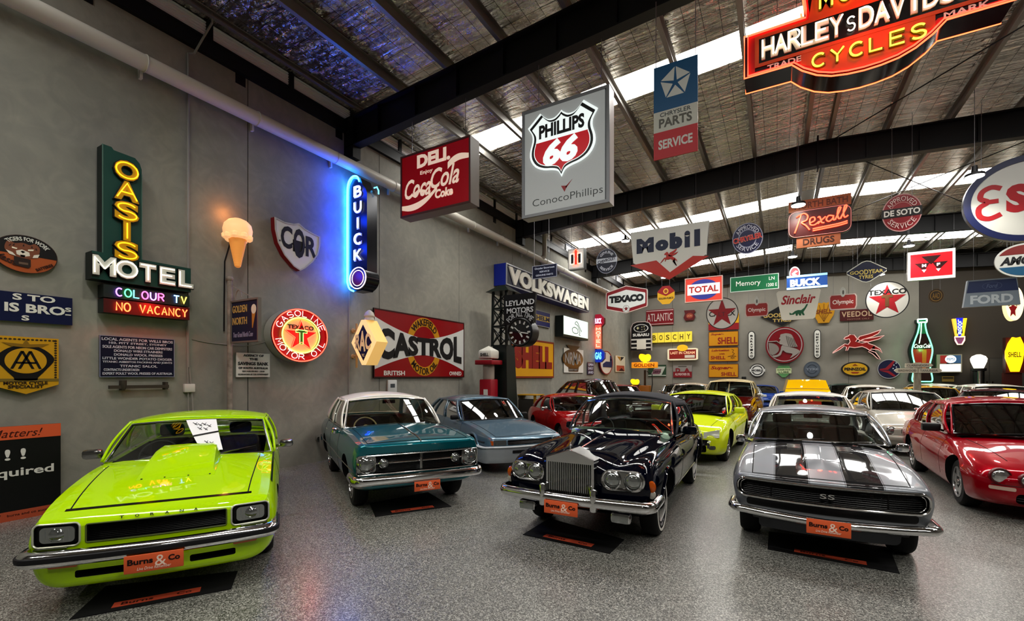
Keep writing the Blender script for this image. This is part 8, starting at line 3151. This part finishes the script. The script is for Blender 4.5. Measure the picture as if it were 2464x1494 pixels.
# yellow van with a tall moulded roof
def yellow_van():
    yl = paint('#d9ab08', 0, .35)
    c = simple_car('yellow van with a tall moulded roof behind the white coupe', (1.15, 22.2), 1, '#d9ab08', L=4.5, W=1.76, H=1.30, nose=.8, cowl=.95, deck=1.0, ws=(1.0, 1.4), tail=(4.1, 4.4), modern=False, tint='#3a403c', seats=False, name='van')
    r = c.root
    b = MB()
    us = [-1 + .1 * i for i in range(21)]

    def fn(u, v):
        y = 1.16 + .5 * v ** .7 if v < .99 else 1.66
        z = 1.17 + .50 * v
        k = 1 - .16 * v
        return Vector((u * .83 * k, y - .14 * (1 - u * u), z + .03 * (1 - u * u) * v))
    V = [fn(u, v) for v in [0, .2, .25, .4, .6, .8, .92, 1] for u in us]
    V += [Vector((u * .83 * .84, 4.2, 1.70)) for u in us] + [Vector((u * .83, 4.4, 1.17)) for u in us]
    n = 21
    F = [(j * n + i, j * n + i + 1, (j + 1) * n + i + 1, (j + 1) * n + i) for j in range(9) for i in range(n - 1)]
    for e in (0, n - 1):
        F.append(tuple(j * n + e for j in range(10)))
    b.add(V, F, yl)
    b.build('roof_moulding', r, smooth=40)
    b = MB()
    b.tube([fn(u, .27) + Vector((0, -.01, 0)) for u in us], .014, mat('#a8850a', .4), 6)
    b.build('roof_seam', r)


yellow_van()

# finger post with three arms
p = at_y(2207, 935, 20.5)
t = thing('finger_post', 'weathered wooden finger post with three lettered arms among the cars', 'signpost', (p.x, p.y, 0))
wd = noise_mat('#8d8672', '#b5ae98', 6, .75, stretch=(4, 4, .6))
b = MB()
zt = at_y(2207, 872, 20.5).z
b.box(-.09, .09, -.07, .07, 0, zt, wd)
b.build('post', t)
cream = mat('#f0ead6', .6)
for (x0, y0, x1, y1), word in (((2178, 874, 2238, 884), 'CLARENDON'), ((2158, 886, 2208, 897), 'BIRDWOOD'), ((2210, 886, 2260, 897), 'TANUNDA')):
    a, c_ = at_y(x0, y0, 20.4), at_y(x1, y1, 20.4)
    x0_, x1_, z0_, z1_ = a.x - p.x, c_.x - p.x, c_.z, a.z
    b = MB()
    tip = .1 if word != 'BIRDWOOD' else -.1
    pts = [(x0_, z0_), (x1_, z0_), (x1_ + (.08 if tip > 0 else 0), (z0_ + z1_) / 2), (x1_, z1_), (x0_, z1_), (x0_ - (.08 if tip < 0 else 0), (z0_ + z1_) / 2)]
    b.prism(pts, .08, .115, cream)
    b.v = [(x, -z, y) for x, y, z in b.v]
    o = b.build('arm', t)
    b = MB()
    b.T = Matrix.Translation(((x0_ + x1_) / 2, -.116, (z0_ + z1_) / 2)) @ Matrix.Rotation(PI / 2, 4, 'X')
    b.text(word, 0, 0, (x1_ - x0_) * .86, (z1_ - z0_) * .45, 0, mat('#2f2b22', .6), .0, depth=.004)
    b.build('lettering', o, smooth=0)

# petrol pumps and lamps by the corner and by the door
def globe_pump(label, px, top, Y, glow_m, body_m, zs):
    p = at_y(px, top, Y)
    t = thing('petrol_pump', label, 'pump', (p.x, p.y, 0))
    k = p.z
    return t, k


t, k = globe_pump('black and chrome petrol pump with a white glass globe beside the end wall door', 2355, 853, 30.4, None, None, None)
b = MB()
b.lathe([(.28, 0), (.28, .12), (.2, .16), (.2, k * .30), (.24, k * .32)], mat('#8d8674', .5), 20)
b.build('base', t)
b = MB()
b.lathe([(.25, k * .32), (.25, k * .36), (.2, k * .37), (.2, k * .72), (.27, k * .73), (.27, k * .77)], BLACK, 20)
b.build('column', t)
b = MB()
b.lathe([(.09, k * .36), (.09, k * .73)], CHROMED, 12, 'z', (0, -.16, 0))
b.build('gauge_tube', t)
b = MB()
b.lathe([(.17, k * .77), (.2, k * .80), (.28, k * .88), (.3, k * .93), (.24, k * .97), (.08, k), (.001, k)], mat('#fff6e2', .4, 0, 2.2), 24)
b.build('globe', t)

p = at_y(1552, 851, 26.5)
t = thing('petrol_pump', 'petrol pump with a glowing yellow globe and a lit yellow cross board in the corner', 'pump', (p.x, p.y, 0))
k = p.z
yg = mat('#ffc010', .4, 0, 1.3)
b = MB()
b.box(-.05, .05, -.05, .05, 0, k * .70, mat('#3a2a14', .5))
b.rbox(-.3, .3, -.25, .25, 0, k * .42, mat('#8d5a14', .45), .04)
b.tube([(.3, 0, k * .2), (.42, 0, k * .45), (.4, 0, k * .62), (.1, 0, k * .68)], .025, BLACK, 6)
b.build('body', t)
q0, q1 = at_y(1521, 872, 26.4), at_y(1582, 885, 26.4)
b = MB()
b.rbox(q0.x - p.x, q1.x - p.x, -.25, .05, q1.z, q0.z, mat('#d98a1c', .4, 0, .55), .02)
o = b.build('cross_board', t)
b = MB()
b.T = Matrix.Translation(((q0.x + q1.x) / 2 - p.x, -.255, (q0.z + q1.z) / 2)) @ Matrix.Rotation(PI / 2, 4, 'X')
b.text('GOLDEN', 0, 0, (q1.x - q0.x) * .8, (q0.z - q1.z) * .6, 0, mat('#7d4a0c', .5), .03, depth=.006)
b.build('lettering', o, smooth=0)


def fleece(w_, h_):
    return [(x_ * w_, z_ * h_) for x_, z_ in ((-.2, 0), (.25, 0), (.4, .15), (.5, .45), (.46, .8), (.3, .95), (.08, .86), (-.1, .93), (-.32, 1), (-.48, .84), (-.5, .5), (-.36, .2))]


b = MB()
b.prism([v[:2] for v in catmull([(x_, z_, 0) for x_, z_ in fleece(.62, k - q0.z - .06)], 3, True)], -.12, .12, yg)
b.v = [(x, -z, y + q0.z + .05) for x, y, z in b.v]
b.box(-.08, .08, -.08, .08, q0.z - .02, q0.z + .08, yg)
b.build('globe', t)
glow(t, (.1, -.5, k * .9), '#ffa820', 22)
p = at_y(1528, 911, 27.6)
t = thing('petrol_pump', 'low pump with a small glowing yellow globe behind the red low sedan', 'pump', (p.x, p.y, 0))
b = MB()
b.rbox(-.22, .22, -.2, .2, 0, p.z - .42, mat('#6d1512', .45), .03)
b.rbox(-.34, .34, -.12, .12, p.z - .42, p.z - .36, mat('#2a2320', .4), .02)
b.build('body', t)
b = MB()
b.prism([v[:2] for v in catmull([(x_, z_, 0) for x_, z_ in fleece(.48, .34)], 3, True)], -.1, .1, yg)
b.v = [(x, -z, y + p.z - .36) for x, y, z in b.v]
b.build('globe', t)
glow(t, (0, -.4, p.z - .1), '#ffa820', 6)

# yellow work bench behind the clock post
p = at_y(1262, 948, 15.6)
t = thing('work_bench', 'yellow topped bench by the wall behind the street clock', 'bench', (p.x, p.y, 0))
b = MB()
b.rbox(-.7, .7, -.35, .35, p.z - .04, p.z, mat('#b58a1c', .5), .01)
b.build('bench_top', t)
for sx in (-.6, .6):
    for sy in (-.28, .28):
        b = MB()
        b.box(sx - .04, sx + .04, sy - .04, sy + .04, 0, p.z - .04, mat('#8d6a14', .5))
        b.build('leg', t)
b = MB()
b.rbox(-.55, .5, -.3, .3, .2, p.z - .2, mat('#2a2620', .6), .02)
b.build('shelf', t)
# small dark box on the end wall and red bumper poles
p = at_y(1790, 909, BY)
b = MB()
b.rbox(p.x - .12, p.x + .12, BY - .06, BY, p.z - .07, p.z + .07, BLACK, .01)
tag(b.build('socket_box'), 'tiny black socket box low on the end wall right of the yellow panels', 'socket box')

bpy.data.scenes.remove(WORK)
